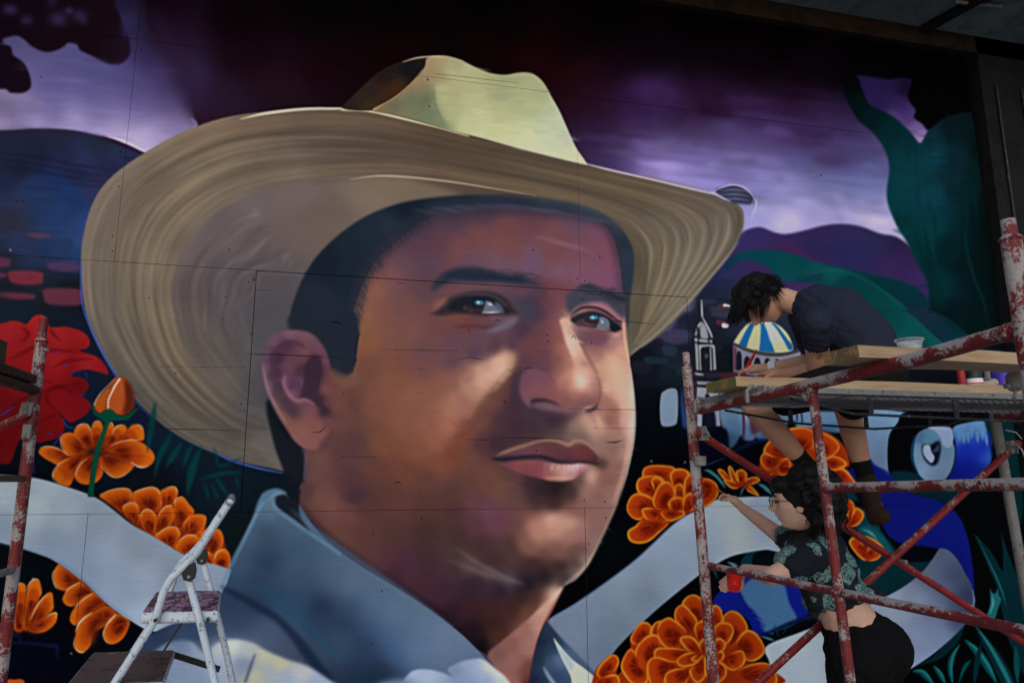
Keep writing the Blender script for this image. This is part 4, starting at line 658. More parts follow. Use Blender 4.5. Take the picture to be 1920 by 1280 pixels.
# dark ground between chin and ribbon is already there; thin red line of neck edge
stroke(Z('p', '1058 1100 1034 1145 1016 1190 1004 1240 1000 1300'), [1, 4, 6, 7, 7], (112, 34, 36), 1.6, .7)
# ---- shirt and collar
field(Z('p', '180 1290 230 1230 300 1180 380 1150 420 1105 440 1050 480 960 500 935 520 923 535 925 545 935 560 945 600 1000 660 1050 760 1112 830 1160 890 1212 950 1290 980 1400 150 1400'),
  S('p', '''490 940 78 104 124 520 928 104 130 146 515 960 92 116 132 470 1000 74 96 118 450 1060 64 86 108 430 1100 58 80 102 500 1000 50 66 86 500 1050 44 60 82 470 1100 46 64 86 530 970 60 80 100 560 980 74 98 118 560 1020 60 82 104 600 1010 70 92 112 560 1080 58 76 96 640 1050 78 98 118 620 1080 76 94 114 560 1060 66 88 108 660 1090 84 104 124 700 1080 82 102 122
  520 1120 44 68 90 480 1130 36 56 80 430 1120 40 58 84 560 1140 46 72 96 600 1170 44 64 90 640 1200 56 78 102 600 1140 34 48 72 650 1170 40 52 76 690 1210 36 48 70 720 1250 34 46 66 740 1150 92 112 134 700 1130 84 106 128 780 1130 84 104 124 760 1190 82 104 130 800 1170 92 112 136 720 1190 74 98 128 690 1150 70 94 120 820 1200 100 118 142 780 1220 92 114 142 700 1200 54 82 118 660 1150 54 72 96 740 1230 70 98 136
  300 1200 44 58 84 380 1170 48 62 90 440 1160 54 68 92 500 1180 74 86 110 540 1200 70 82 104 580 1240 58 70 92 620 1270 44 56 76 660 1280 34 50 72 250 1260 30 44 66 330 1230 70 84 110 420 1220 110 122 148 460 1240 118 130 154 400 1260 120 132 158 560 1280 104 114 134 300 1270 90 104 130 700 1275 30 46 66'''), 1.3, s=30)
stroke(Z('z7', '1615 215 1560 205 1500 225 1465 275 1430 360 1370 480 1310 600 1250 740'), [3, 12, 14, 12, 7, 7, 8, 6], (96, 128, 152), 1.6, .8)
fill(Z('z7', '1548 240 1600 222 1640 235 1690 190 1685 330 1750 440 1660 372 1590 322 1552 285'), (24, 28, 36), 1.6, .95)
stroke(Z('z7', '1545 240 1545 290 1590 330 1660 380 1760 450 1919 560'), [3, 7, 8, 8, 7, 6], (92, 122, 146), 1.8, .8)
stroke(Z('p', '545 955 620 1015 700 1072 780 1128 850 1178'), [4, 12, 14, 14, 6], (88, 108, 128), 4, .6)
stroke(Z('z7', '1240 740 1320 780 1450 850 1560 920 1650 1010 1720 1100 1780 1180 1860 1280'), [3, 12, 14, 14, 16, 20, 20, 20], (26, 40, 62), 4, .8)
stroke(Z('z7', '1330 700 1450 750 1560 820 1680 920 1790 1020 1919 1160'), [3, 12, 14, 14, 14, 10], (42, 74, 100), 4, .6)
# white shirt lobes
field(Z('z7', '1150 1110 1220 1060 1310 1035 1420 1055 1500 1100 1620 1150 1740 1190 1880 1280 2000 1360 2000 1700 600 1700 700 1300 900 1080 1060 1040'), S('z7', '1000 1060 104 122 146 1150 1080 128 140 160 1230 1080 160 166 166 1300 1060 172 176 168 1400 1090 156 160 158 1240 1180 142 154 172 1380 1180 118 130 152 1500 1130 168 168 146 1580 1170 172 170 146 1700 1210 162 164 164 1500 1220 150 156 160 1440 1240 164 164 144 1600 1250 142 152 172 1800 1270 140 152 172 1000 1200 122 136 158 800 1200 76 92 118 1100 1260 124 136 160'), 3, s=12)
stroke(Z('z7', '1436 1120 1410 1190 1380 1280'), [3, 5, 5], (70, 80, 98), 1.6, .8)
stroke(Z('z7', '940 1040 1100 1010 1240 990 1330 1010'), [5, 16, 16, 5], (54, 72, 98), 6, .6)
field(Z('z8', '380 1230 430 1205 520 1210 600 1235 680 1280 760 1420 300 1420 340 1290'), S('z8', '420 1230 150 162 182 500 1240 154 166 186 560 1260 140 154 178 400 1290 130 146 172 620 1270 124 140 168'), 2, s=16)
field(Z('z8', '600 1205 680 1160 760 1145 800 1150 870 1200 950 1280 980 1420 700 1420 640 1270'), S('z8', '640 1210 120 134 162 720 1170 134 148 176 760 1200 140 154 184 820 1180 176 180 164 870 1230 178 182 170 830 1260 132 146 178 700 1260 126 142 174 930 1280 170 176 164'), 2, s=14)
fill(Z('z8', '200 1290 380 1270 380 1420 150 1420'), (110, 124, 150), 5)
# right collar piece
field(Z('z8', '1150 940 1180 960 1240 1030 1340 1130 1450 1250 1500 1330 1500 1420 1050 1420 1060 1260 1080 1150 1110 1040'), S('z8', '1150 970 42 58 82 1130 1050 34 46 66 1110 1150 36 50 72 1180 1080 48 66 92 1170 1180 66 88 118 1230 1150 90 112 140 1140 1240 44 62 90 1220 1250 54 76 108 1300 1200 74 94 122 1090 1270 30 42 60'), 2, s=14)
fill(Z('z8', '1195 1030 1230 1070 1290 1140 1370 1200 1440 1260 1480 1330 1320 1330 1290 1240 1240 1140'), (176, 182, 166), 1.4)
fill(Z('z8', '1210 1060 1260 1110 1310 1170 1290 1220 1250 1150'), (150, 164, 176), 2.5, .8)
stroke(Z('z8', '1140 1190 1160 1230 1200 1290'), [2, 7, 8], (140, 156, 172), 2, .8)

# left marigold and bud
for s, b, e in [('60 760 90 715 160 705 230 725 310 770 300 830 250 880 180 850 110 810', (420, 780), '70 720 140 706 220 722 305 765'),
                ('255 640 280 595 340 580 400 600 470 680 500 720 440 780 330 790 280 720', (520, 740), '258 620 262 690 290 750 330 790'),
                ('380 590 400 530 450 505 510 520 550 600 560 700 500 720 430 660', (540, 740), '400 540 440 508 500 512 550 595'),
                ('540 560 545 510 590 480 630 500 650 600 640 720 570 740', (570, 760), '545 505 585 478 620 488'), ('650 580 680 510 715 495 740 530 720 620 690 720 620 740', (620, 760), '690 500 715 492 735 525'),
                ('700 640 740 540 800 512 850 530 850 590 790 660 700 720', (620, 750), '720 600 760 530 840 512'), ('800 650 860 560 900 515 960 510 1005 560 1010 640 960 660 860 660', (680, 750), '940 510 985 525 1003 565'),
                ('190 980 195 930 250 860 330 810 470 770 440 880 380 980 340 1060 260 1050', (520, 760), '320 815 240 870 190 940 195 1000 250 1045'),
                ('390 970 410 900 460 840 540 790 620 860 640 950 580 1030 480 1050 410 1020', (560, 770), '505 812 440 860 400 930 395 990'),
                ('610 820 650 790 780 765 880 830 920 880 880 930 800 980 720 980 650 910', (640, 750), '615 870 670 940 740 985 820 970 900 915'),
                ('670 740 740 690 840 655 930 650 1020 690 1090 760 1105 820 1060 880 980 895 900 850 840 790 760 765', (620, 750), '700 715 780 670 880 648 960 655')]:
    petal('fl', s, base=b, edge=e)
stroke(Z('fl', '890 845 940 880 990 895 1040 885'), [1, 2.5, 1], (222, 198, 176), .6)
blob(60+590/4.8, 690+745/4.8, 24, 12, (74, 28, 16), .75)
fill(Z('fl', '560 340 600 260 680 180 750 90 800 85 850 100 900 180 920 280 915 360 840 420 760 420 680 380 620 410 580 390'), (150, 62, 22), .8)
fill(Z('fl', '840 110 900 180 922 290 915 370 850 420 820 400 850 300 830 200'), (84, 34, 22), 3, .85)
fill(Z('fl', '690 370 700 270 745 180 800 100 830 160 830 280 800 400 740 400'), (176, 82, 32), 2, .8)
fill(Z('fl', '570 340 620 250 700 180 690 260 660 340 620 400'), (172, 86, 26), 1.6, .7)
stroke(Z('fl', '795 95 750 160 720 220 690 290 685 370'), [3, 3, 2.5, 2.5, 2], (226, 204, 190), .6)
stroke(Z('fl', '755 92 680 165 610 240 570 310 562 340'), [1, 1.6, 2, 2, 2.5], (214, 180, 150), .7, .8)
fill(Z('fl', '525 300 560 370 620 420 640 390 700 370 740 390 770 430 860 425 920 380 975 350 910 420 860 465 760 475 660 490 620 460 570 430 540 370'), stem, .9)
stroke(Z('fl', '690 470 640 600 590 750 560 900 540 1040 530 1160'), [8, 8, 10, 10, 10, 12], stem, .9)
stroke(Z('lf', '1110 690 1010 760 940 840 905 930'), [1, 2.6, 2.6, 1], (216, 190, 170), .7)
stroke(Z('lf', '1400 712 1320 790 1265 870'), [1, 2.6, 1], (216, 190, 170), .7)
fill(Z('z7', '40 1275 80 1262 140 1275 150 1420 30 1420'), (168, 70, 16), 1)
for s in ['110 1060 300 1060 600 1090 700 1120', '560 1090 690 1100 680 1240', '60 990 220 960 240 1060']:
    stroke(Z('lf', s), [3, 6, 3], (22, 26, 66), 2, .8)
# green blades behind the ladder
for s, w in [('1110 300 1090 450 1060 620 1040 760', [10, 12, 10]), ('1260 570 1200 700 1140 820 1100 1000', [9, 12, 8]), ('1360 650 1280 780 1200 900', [9, 11]), ('1450 680 1400 780 1360 900', [8, 8]), ('1530 700 1460 860 1420 1020 1400 1160', [12, 16, 10]), ('1630 700 1660 800 1690 880 1800 850 1900 800', [4, 5, 5, 4]), ('1500 1010 1620 970 1760 945 1900 940', [5, 7, 6]), ('1640 970 1700 1050 1770 1160', [6, 8]), ('1540 1020 1570 1100 1590 1190', [4, 5]), ('1610 1030 1650 1120 1680 1180', [4, 5]), ('1830 960 1850 1030 1860 1090', [4, 4])]:
    stroke(Z('fl', s), [1]+w+[1], (6, 64, 62), 2, .8)
for s in ['20 640 12 800 20 960']: stroke(Z('fl', s), [2, 4, 2], (26, 44, 110), 1)
# right marigolds
gy, gr, gd = (210, 128, 34), (170, 54, 14), (100, 20, 8)
def bloom(z, outline, petals):
    fill(Z(z, outline), (146, 48, 14), 1)
    for s, b in petals:
        petal(z, s, (174, 66, 14), gr, gd, base=b, inn=.88)
        pp = Z(z, s); pp = spl(pp); k0 = int(np.argmin(np.hypot(pp[:, 0]-Z(z, '%g %g' % b)[0][0], pp[:, 1]-Z(z, '%g %g' % b)[0][1])))
        pp = np.roll(pp, -k0, axis=0); m0 = max(2, len(pp)//10); seg = pp[m0:len(pp)-m0]
        stroke([tuple(q) for q in seg], [.6]+[prng.uniform(2.2, 4.6) for _ in range(6)]+[.6], gy, .9, .95, False)
bloom('fr', '100 600 150 480 220 420 210 330 280 270 290 180 360 145 480 140 600 160 760 190 850 220 1000 290 1090 340 1118 430 1080 520 960 600 860 650 720 700 580 790 450 900 340 980 220 1005 130 970 115 880 200 820 240 760 140 710',
  [('280 270 290 180 360 145 480 140 620 165 600 260 440 260 350 280', (450, 300)), ('210 360 240 290 330 262 440 262 520 330 480 400 400 500 300 480 230 430', (420, 440)), ('380 300 440 280 500 330 480 410 420 430 390 360', (430, 420)), ('590 250 640 190 740 185 790 240 760 340 700 400 630 380', (680, 400)), ('760 290 860 220 900 340 880 480 780 520 750 420', (770, 520)),
   ('100 600 150 490 240 460 360 500 400 560 380 640 280 720 200 740 120 680', (420, 620)), ('395 540 420 450 470 360 560 330 620 400 640 470 580 540 570 610 480 640 420 610', (560, 600)), ('640 380 690 350 730 390 740 480 690 520 650 470', (680, 520)), ('570 560 620 510 700 500 740 560 740 640 680 660 600 640', (660, 620)), ('740 520 790 460 850 480 860 600 800 650 740 640', (760, 640)), ('270 640 360 620 460 650 560 720 520 770 420 770 320 740', (480, 660)), ('480 670 580 640 700 650 740 690 620 750 540 740', (600, 650)),
   ('115 880 200 820 260 760 400 760 560 780 450 890 340 980 220 1005 130 970', (420, 800)), ('940 320 1000 290 1090 340 1118 430 1080 520 960 600 950 480', (960, 380))])
blob(1160+670/6, 850+460/6, 7, 5, (96, 60, 34), .8)
bloom('fb', '40 1120 60 1000 130 900 140 780 240 620 320 600 370 650 440 590 560 545 640 580 640 450 720 400 780 310 860 295 940 350 1080 420 1160 500 1180 580 1240 480 1310 475 1400 560 1440 690 1560 720 1630 850 1620 950 1500 1030 1420 1050 1660 1060 1760 1150 1750 1300 100 1300',
  [('720 400 780 310 860 295 940 350 970 460 960 600 880 600 800 480', (880, 620)), ('640 560 650 450 720 405 800 470 880 590 820 700 740 680', (800, 720)), ('1060 430 1130 430 1165 520 1150 620 1080 620', (1080, 640)), ('1180 600 1200 510 1290 475 1390 540 1445 680 1330 830 1220 850 1280 720', (1240, 840)),
   ('1330 820 1430 700 1530 720 1630 860 1620 960 1500 1030 1400 980 1360 900', (1340, 900)), ('140 780 240 620 320 605 370 660 330 760 220 850', (260, 800)), ('430 680 450 620 560 550 650 600 760 700 700 780 690 900 560 890 460 790', (640, 800)), ('370 720 400 620 470 590 430 700 430 780', (420, 760)), ('190 960 230 850 330 760 430 750 470 860 410 990 320 1160 230 1080', (420, 960)), ('40 1120 60 1000 130 900 190 960 220 1080 320 1180 300 1280 160 1280', (240, 1100)),
   ('430 900 560 890 700 900 880 940 800 1000 650 1040 480 1030 410 980', (860, 960)), ('330 1160 340 1040 420 990 560 1030 660 1060 640 1140 540 1180 500 1300 380 1300', (620, 1100)), ('530 1200 600 1140 720 1120 810 1130 780 1230 700 1320 560 1320', (800, 1140)), ('860 680 890 610 970 590 1010 700 990 800 910 820', (930, 800)), ('1080 680 1140 610 1250 620 1290 700 1220 830 1120 820', (1110, 820)), ('700 800 740 760 830 770 900 850 930 930 800 920', (900, 930)), ('910 860 950 790 1000 800 1000 900 960 950', (960, 950)), ('1080 820 1140 780 1200 840 1170 910 1100 920', (1090, 910)),
   ('1120 950 1170 930 1180 990 1130 1040', (1120, 980)), ('660 1030 740 960 860 940 950 970 860 1060 720 1090', (930, 970)), ('820 1010 880 970 950 970 880 1030', (930, 975)), ('1180 1050 1260 960 1380 920 1420 1000 1380 1090 1290 1130 1220 1100', (1200, 1000)), ('810 1130 900 1060 960 980 980 1120 960 1220 890 1270 830 1220', (930, 1040)), ('980 1000 1020 1080 1030 1220 980 1160', (1000, 1040)), ('1330 1170 1480 1080 1660 1060 1760 1150 1750 1300 1500 1300', (1380, 1180)), ('1130 1060 1200 1100 1200 1200 1120 1260', (1140, 1100))])
bloom('z8', '1420 1240 1460 1170 1530 1120 1565 1150 1550 1230 1560 1300 1500 1400 1400 1400', [('1440 1230 1470 1170 1530 1125 1560 1160 1530 1220 1480 1260', (1480, 1230)), ('1420 1290 1480 1250 1550 1240 1560 1300 1500 1340', (1460, 1280))])
bloom('wm', '740 150 760 20 800 -80 900 -220 1100 -340 1400 -330 1600 -240 1720 -100 1760 80 1690 120 1800 240 1810 290 1640 300 1400 250 1100 220 930 250 860 230',
  [('760 20 800 -60 900 -90 1000 0 930 110 830 120', (900, 60)), ('800 -80 900 -220 1060 -200 1100 -40 960 -10', (1000, -20)), ('1050 -300 1250 -340 1380 -250 1300 -80 1120 -100', (1220, -60)), ('1380 -280 1550 -240 1640 -120 1500 0 1360 -60', (1400, -40)), ('940 100 1000 20 1110 0 1140 60 1110 160 990 190', (1000, 100)), ('860 220 900 160 1000 190 960 250', (920, 190)), ('1480 20 1600 -20 1720 60 1600 130 1520 100', (1520, 60)), ('1590 150 1690 120 1800 240 1810 290 1640 300', (1620, 180)), ('1100 -60 1280 -60 1400 80 1300 220 1120 200', (1250, 60))])
bloom('wm', '280 130 330 140 410 240 400 110 420 100 470 200 490 150 550 130 600 170 620 220 740 230 740 260 600 310 700 370 735 410 720 410 580 320 480 340 400 310 340 240',
  [('280 130 340 140 430 250 400 260 330 200', (480, 290)), ('400 110 430 105 500 240 520 280 450 260', (520, 300)), ('490 150 550 130 600 180 560 280 510 260', (540, 300)), ('600 240 690 210 745 240 680 280 580 300', (560, 300)), ('590 310 650 320 735 410 700 400 620 360', (560, 290)), ('350 250 420 250 520 310 440 330', (530, 300))])
bloom('wm', '1700 480 1760 460 1800 480 1840 560 1910 620 1890 700 1800 760 1720 770 1680 700 1730 600', [('1690 490 1760 460 1810 560 1780 700 1720 720 1740 600', (1740, 720)), ('1800 620 1840 560 1910 620 1880 710 1800 760 1750 740', (1740, 740))])
bloom('z9', '940 490 980 460 1050 470 1130 530 1100 580 1030 590 990 560', [('940 490 985 465 1030 540 1030 590 985 560', (1040, 560)), ('1000 470 1060 470 1130 530 1060 570', (1020, 560)), ('1050 520 1120 530 1100 580 1040 590', (1020, 570))])
stroke(Z('fr', '960 190 1020 200 1100 260 1160 330 1200 390'), [1, 5, 6, 5, 1], (60, 116, 120), .9)
for s, w in [('1420 380 1390 420 1370 490', [4, 3]), ('1560 340 1640 380 1730 470', [6, 8])]: stroke(Z('fr', s), [1]+w+[1], (60, 116, 120), .9)
stroke(Z('fr', '920 150 1050 110 1200 50'), [1, 2, 1], (52, 60, 130), .8)
fill(Z('wm', '1660 340 1800 380 1860 480 1760 460 1690 420'), (8, 52, 64), 2)
for s in ['1290 640 1320 700', '2010 640 2040 700']: pass

# ---- wear: scratches, knots, cracks
crk = (16, 12, 16)
for z, s, w in [('z5', '230 685 430 690 660 692', 1), ('z5', '700 1193 830 1193', 1.2), ('z5', '890 1184 1070 1183 1255 1190', 1.8), ('z5', '660 740 730 732 800 745', 1.4), ('z5', '430 798 470 798', 1.6), ('z5', '430 928 460 930', 1.4), ('z5', '310 318 335 312 360 322', 1.3), ('z5', '440 322 455 324', 1.6), ('z5', '865 528 880 520 900 530', 2), ('z5', '1030 800 1055 788 1078 795', 2), ('z5', '905 970 925 978 928 995', 2), ('z5', '1295 628 1310 608 1325 640', 1.6), ('z5', '1645 750 1670 733 1700 740 1712 765', 2.2), ('z5', '1490 1208 1540 1210 1590 1195', 1.6), ('z5', '1280 1022 1500 1024 1710 1024', 1.1), ('z5', '1420 1128 1680 1130', 1), ('z5', '1530 525 1640 532 1780 545', 1.2), ('z5', '70 748 85 745 88 755', 2.6),
                ('z4', '0 153 10 154', 1), ('z4', '820 1132 1000 1134 1360 1142', 1.5), ('z4', '1390 712 1500 714 1700 722 1919 734', 2), ('z4', '1370 1130 1600 1132', 1), ('z4', '1415 352 1530 354', 1), ('z4', '900 784 1380 788', 1), ('z4', '1755 1155 1800 1150 1830 1125', 1.6), ('z4', '1860 540 1890 530 1919 545', 2.4), ('z8', '0 14 200 14', 1.2), ('z8', '300 160 320 152 340 160', 2.2), ('ea', '480 915 530 910 580 872', 1), ('ea', '625 80 650 62 690 70 702 90', 2.4), ('mo', '1520 320 1600 315 1690 295', 1.6), ('mo', '0 288 110 290', 1.4), ('z2', '530 420 760 445 1000 472', .8), ('z2', '880 1098 980 1102 1080 1103', 1)]:
    stroke(Z(z, s), [.4, w*.75, w*.75, .4], crk, .5, .6)
for z, s in [('z4', '1430 290 1428 300 1400 308 635 52 635 135 1270 392 1288 125 1378 1030 1415 600 1358 992'), ('z5', '1455 170 1330 288 1370 300 1458 376 1160 606 1165 640 1100 1255 1358 404 15 935 1410 648'), ('z1', '232 436 762 300 795 284 668 1052 680 860 95 1135 128 1135'), ('z2', '490 455 497 602 485 448 1305 635'), ('z8', '452 358 1395 500 1368 256 1488 355 1486 262 230 765 175 1065'), ('z7', '1205 256 180 646'), ('p', '90 1165 1470 215 1540 330 1700 520 60 520 330 700 700 1000 880 620 1000 470 280 560 420 600 560 720')]:
    for x, y in Z(z, s):
        a = np.linspace(0, 6.28, 8, endpoint=False)
        put(mask(np.stack([x+1.3*np.cos(a), y+1.3*np.sin(a)], 1), .4), (14, 10, 14), .75)
for x, y in [(134, 1225), (62, 1085), (1222, 865), (1285, 867), (20, 470), (90, 955)]:
    blob(x, y, 3, 3, (170, 170, 176), .8)
# crisper edges and stronger modelling
def blur3(a, r): return np.stack([blur(a[..., c], r) for c in range(3)], -1)
lum = CAN.mean(-1)
CAN += .35*(CAN-blur3(CAN, 4))+(.06*(lum-blur(lum, 34)))[..., None]*np.clip(CAN/(lum[..., None]+6), .5, 1.5)
np.clip(CAN, 2, 250, out=CAN)
# fine paint texture: broad brush drag along the boards
n1 = prng.rand(CH, CW).astype(np.float32)
for k in (9, 5):
    cs = np.cumsum(np.pad(n1, ((0, 0), (k+1, k)), mode='edge'), axis=1, dtype=np.float64); n1 = ((cs[:, 2*k+1:]-cs[:, :-2*k-1])/(2*k+1)).astype(np.float32)
n1 = (n1-n1.mean())/n1.std()
n2 = blur(prng.rand(CH//16, CW//16).astype(np.float32), 1); n2 = blur(np.repeat(np.repeat(n2, 16, 0), 16, 1), 10)
n2 = np.pad(n2, ((0, CH-n2.shape[0]), (0, CW-n2.shape[1])), mode='edge')
CAN *= (1+.009*n1+.16*(n2-n2.mean()))[..., None]
CAN += (prng.rand(CH, CW, 1).astype(np.float32)-.5)*3
CAN *= .90+.28*(CAN@np.array([.3, .5, .2], np.float32))[..., None]/255.
CAN = np.clip((CAN-5)*1.025, 1.5, 238)
# ---------------------------------------------------------------- traced sheet -> wall metres -> paint image
TX0, TX1, TZ0, TZ1, TR = -1.1, 5.5, 0.0, 4.6, 380
HM = np.array([496.5782, 56.69001, 99.50624, 66.76539, -390.6125, 1591.048, 0.0753669, 0.06014428, 1.0]).reshape(3, 3)
tw, th = int((TX1-TX0)*TR), int((TZ1-TZ0)*TR)
gx, gz = np.meshgrid(TX0+(np.arange(tw)+.5)/TR, TZ0+(np.arange(th)+.5)/TR)
q = 1/(HM[2, 0]*gx+HM[2, 1]*gz+HM[2, 2])
u_ = np.clip((HM[0, 0]*gx+HM[0, 1]*gz+HM[0, 2])*q-CX0, 0, CW-1.01); v_ = np.clip((HM[1, 0]*gx+HM[1, 1]*gz+HM[1, 2])*q-CY0, 0, CH-1.01)
iu, iv = u_.astype(int), v_.astype(int); fu = (u_-iu)[..., None].astype(np.float32); fv = (v_-iv)[..., None].astype(np.float32)
TEX = (CAN[iv, iu]*(1-fu)+CAN[iv, iu+1]*fu)*(1-fv)+(CAN[iv+1, iu]*(1-fu)+CAN[iv+1, iu+1]*fu)*fv
TEX /= 255.
lin = np.where(TEX <= .04045, TEX/12.92, ((TEX+.055)/1.055)**2.4)
lin = np.minimum(lin/np.array(LIGHT_ON_WALL, np.float32), .86)
TEX = np.where(lin <= .0031308, lin*12.92, 1.055*lin**(1/2.4)-.055).astype(np.float32)
img = bpy.data.images.new('mural_paint', tw, th, alpha=False, float_buffer=False)
px = np.ones((th, tw, 4), np.float32); px[..., :3] = TEX
img.pixels.foreach_set(px.ravel()); img.update(); img.pack()
del px, TEX, lin, gx, gz, q, u_, v_, iu, iv, fu, fv

# ---------------------------------------------------------------- materials
def mat(name, col=(.5, .5, .5), rough=.6, metal=0., spec=.22):
    m = bpy.data.materials.new(name); m.use_nodes = True
    b = m.node_tree.nodes['Principled BSDF']
    b.inputs['Base Color'].default_value = (*col, 1); b.inputs['Roughness'].default_value = rough
    b.inputs['Metallic'].default_value = metal; b.inputs['Specular IOR Level'].default_value = spec
    return m
class NT:
    def __init__(s, m): s.t = m.node_tree; s.b = s.t.nodes['Principled BSDF']
    def n(s, typ, **kw):
        o = s.t.nodes.new(typ)
        for k, v in kw.items():
            if k.startswith('i_'):
                key = k[2:].replace('_', ' ')
                o.inputs[int(key) if key.isdigit() else key].default_value = v
            else: setattr(o, k, v)
        return o
    def l(s, a, b): s.t.links.new(a, b)
    def ramp(s, src, stops):
        r = s.n('ShaderNodeValToRGB'); e = r.color_ramp.elements
        while len(e) < len(stops): e.new(.5)
        for k, (p, c) in enumerate(stops): e[k].position = p; e[k].color = (*c, 1) if len(c) == 3 else c
        s.l(src, r.inputs[0]); return r.outputs[0]
    def mix(s, fac, a, b):
        x = s.n('ShaderNodeMix', data_type='RGBA')
        for sk, v in ((x.inputs[0], fac), (x.inputs[6], a), (x.inputs[7], b)):
            if hasattr(v, 'is_linked') or hasattr(v, 'links'): s.l(v, sk)
            else: sk.default_value = v if not isinstance(v, tuple) else ((*v, 1) if len(v) == 3 else v)
        return x.outputs[2]
    def coord(s, scale=(1, 1, 1), out='Object', rot=(0, 0, 0)):
        c = s.n('ShaderNodeTexCoord'); m = s.n('ShaderNodeMapping'); m.inputs['Scale'].default_value = scale; m.inputs['Rotation'].default_value = rot
        s.l(c.outputs[out], m.inputs[0]); return m.outputs[0]
    def noise(s, vec, scale, detail=4., rough=.55, dist=0.):
        o = s.n('ShaderNodeTexNoise', i_Scale=scale, i_Detail=detail, i_Roughness=rough, i_Distortion=dist); s.l(vec, o.inputs['Vector']); return o.outputs['Fac']
    def bump(s, h, st=.3, d=.01):
        o = s.n('ShaderNodeBump', i_Strength=st, i_Distance=d); s.l(h, o.inputs['Height']); s.l(o.outputs[0], s.b.inputs['Normal'])
def M_mural():
    m = mat('mural_paint', rough=.65, spec=.02); k = NT(m)
    uv = k.n('ShaderNodeUVMap'); t = k.n('ShaderNodeTexImage', interpolation='Linear', extension='MIRROR'); t.image = img
    k.l(uv.outputs[0], t.inputs[0])
    c = k.coord((1.3, 1, 26)); n1 = k.noise(c, 7, 6, .62)
    c2 = k.coord((1, 1, 1)); n2 = k.noise(c2, 3.0, 5)
    n3 = k.noise(k.coord((9, 1, 60)), 9, 3, .6)
    g = k.n('ShaderNodeMath', operation='ADD'); k.l(n1, g.inputs[0]); k.l(n3, g.inputs[1])
    f = k.ramp(n2, [(.3, (.93, .93, .93)), (.7, (1.05, 1.05, 1.05))])
    f2 = k.ramp(n1, [(.28, (.9, .9, .9)), (.45, (1, 1, 1)), (.75, (1.04, 1.04, 1.04))])
    x = k.n('ShaderNodeMix', data_type='RGBA', blend_type='MULTIPLY', i_0=1.); k.l(t.outputs[0], x.inputs[6]); k.l(f, x.inputs[7])
    y = k.n('ShaderNodeMix', data_type='RGBA', blend_type='MULTIPLY', i_0=.8); k.l(x.outputs[2], y.inputs[6]); k.l(f2, y.inputs[7])
    k.l(y.outputs[2], k.b.inputs['Base Color'])
    k.l(k.ramp(n2, [(.3, (.46,)*3), (.7, (.62,)*3)]), k.b.inputs['Roughness'])
    k.bump(g.outputs[0], .38, .004); return m
def M_redtube(name, red=(.19, .022, .022), splat=(.42, .37, .35), amt=.5):
    m = mat(name, rough=.5); k = NT(m)
    c = k.coord((1, 1, 1)); n = k.noise(c, 95, 9, .78); n2 = k.noise(c, 11, 4, .6)
    g = k.n('ShaderNodeNewGeometry'); sp = k.n('ShaderNodeSeparateXYZ'); k.l(g.outputs['Normal'], sp.inputs[0])
    a = k.n('ShaderNodeMath', operation='MULTIPLY_ADD'); k.l(sp.outputs[2], a.inputs[0]); a.inputs[1].default_value = .11; k.l(n, a.inputs[2])
    a2 = k.n('ShaderNodeMath', operation='MULTIPLY_ADD'); k.l(n2, a2.inputs[0]); a2.inputs[1].default_value = .95; k.l(a.outputs[0], a2.inputs[2])
    st = k.noise(k.coord((1, .12, .12)), 60, 6, .7)
    a3 = k.n('ShaderNodeMath', operation='MULTIPLY_ADD'); k.l(st, a3.inputs[0]); a3.inputs[1].default_value = .5; k.l(a2.outputs[0], a3.inputs[2])
    a2 = k.n('ShaderNodeMath', operation='ADD'); k.l(a3.outputs[0], a2.inputs[0]); a2.inputs[1].default_value = -.50
    f = k.ramp(a2.outputs[0], [(1.06-amt*.5, (0, 0, 0)), (1.10-amt*.5, (1, 1, 1))])
    base = k.mix(k.ramp(k.noise(c, 14, 5), [(.3, (0, 0, 0)), (.75, (1, 1, 1))]), red, tuple(v*.55 for v in red))
    rust = k.mix(k.ramp(k.noise(c, 30, 6, .7), [(.62, (0, 0, 0)), (.68, (1, 1, 1))]), base, (.05, .02, .014))
    sc = k.mix(k.noise(c, 60, 3), splat, tuple(v*.6 for v in splat))
    k.l(k.mix(f, rust, sc), k.b.inputs['Base Color'])
    k.l(k.ramp(f, [(0, (.38,)*3), (1, (.85,)*3)]), k.b.inputs['Roughness'])
    k.bump(a2.outputs[0], .5, .004); return m
def M_wood(name, a=(.46, .33, .19), b=(.32, .2, .1), sc=1.):
    m = mat(name, rough=.72, spec=.3); k = NT(m)
    c = k.coord((1.2, 22, 22)); n = k.noise(c, 3*sc, 6, .6, .6); n2 = k.noise(k.coord((1, 3, 3)), 5, 4)
    col = k.mix(k.ramp(n, [(.35, (0, 0, 0)), (.7, (1, 1, 1))]), a, b)
    col = k.mix(k.ramp(n2, [(.55, (0, 0, 0)), (.8, (.5, .5, .5))]), col, (.14, .1, .07))
    sp_ = k.noise(k.coord((1, 1, 1)), 24, 5, .7)
    col = k.mix(k.ramp(sp_, [(.66, (0, 0, 0)), (.69, (.8, .8, .8))]), col, (.34, .32, .30))
    k.l(col, k.b.inputs['Base Color']); k.bump(n, .3, .002); return m
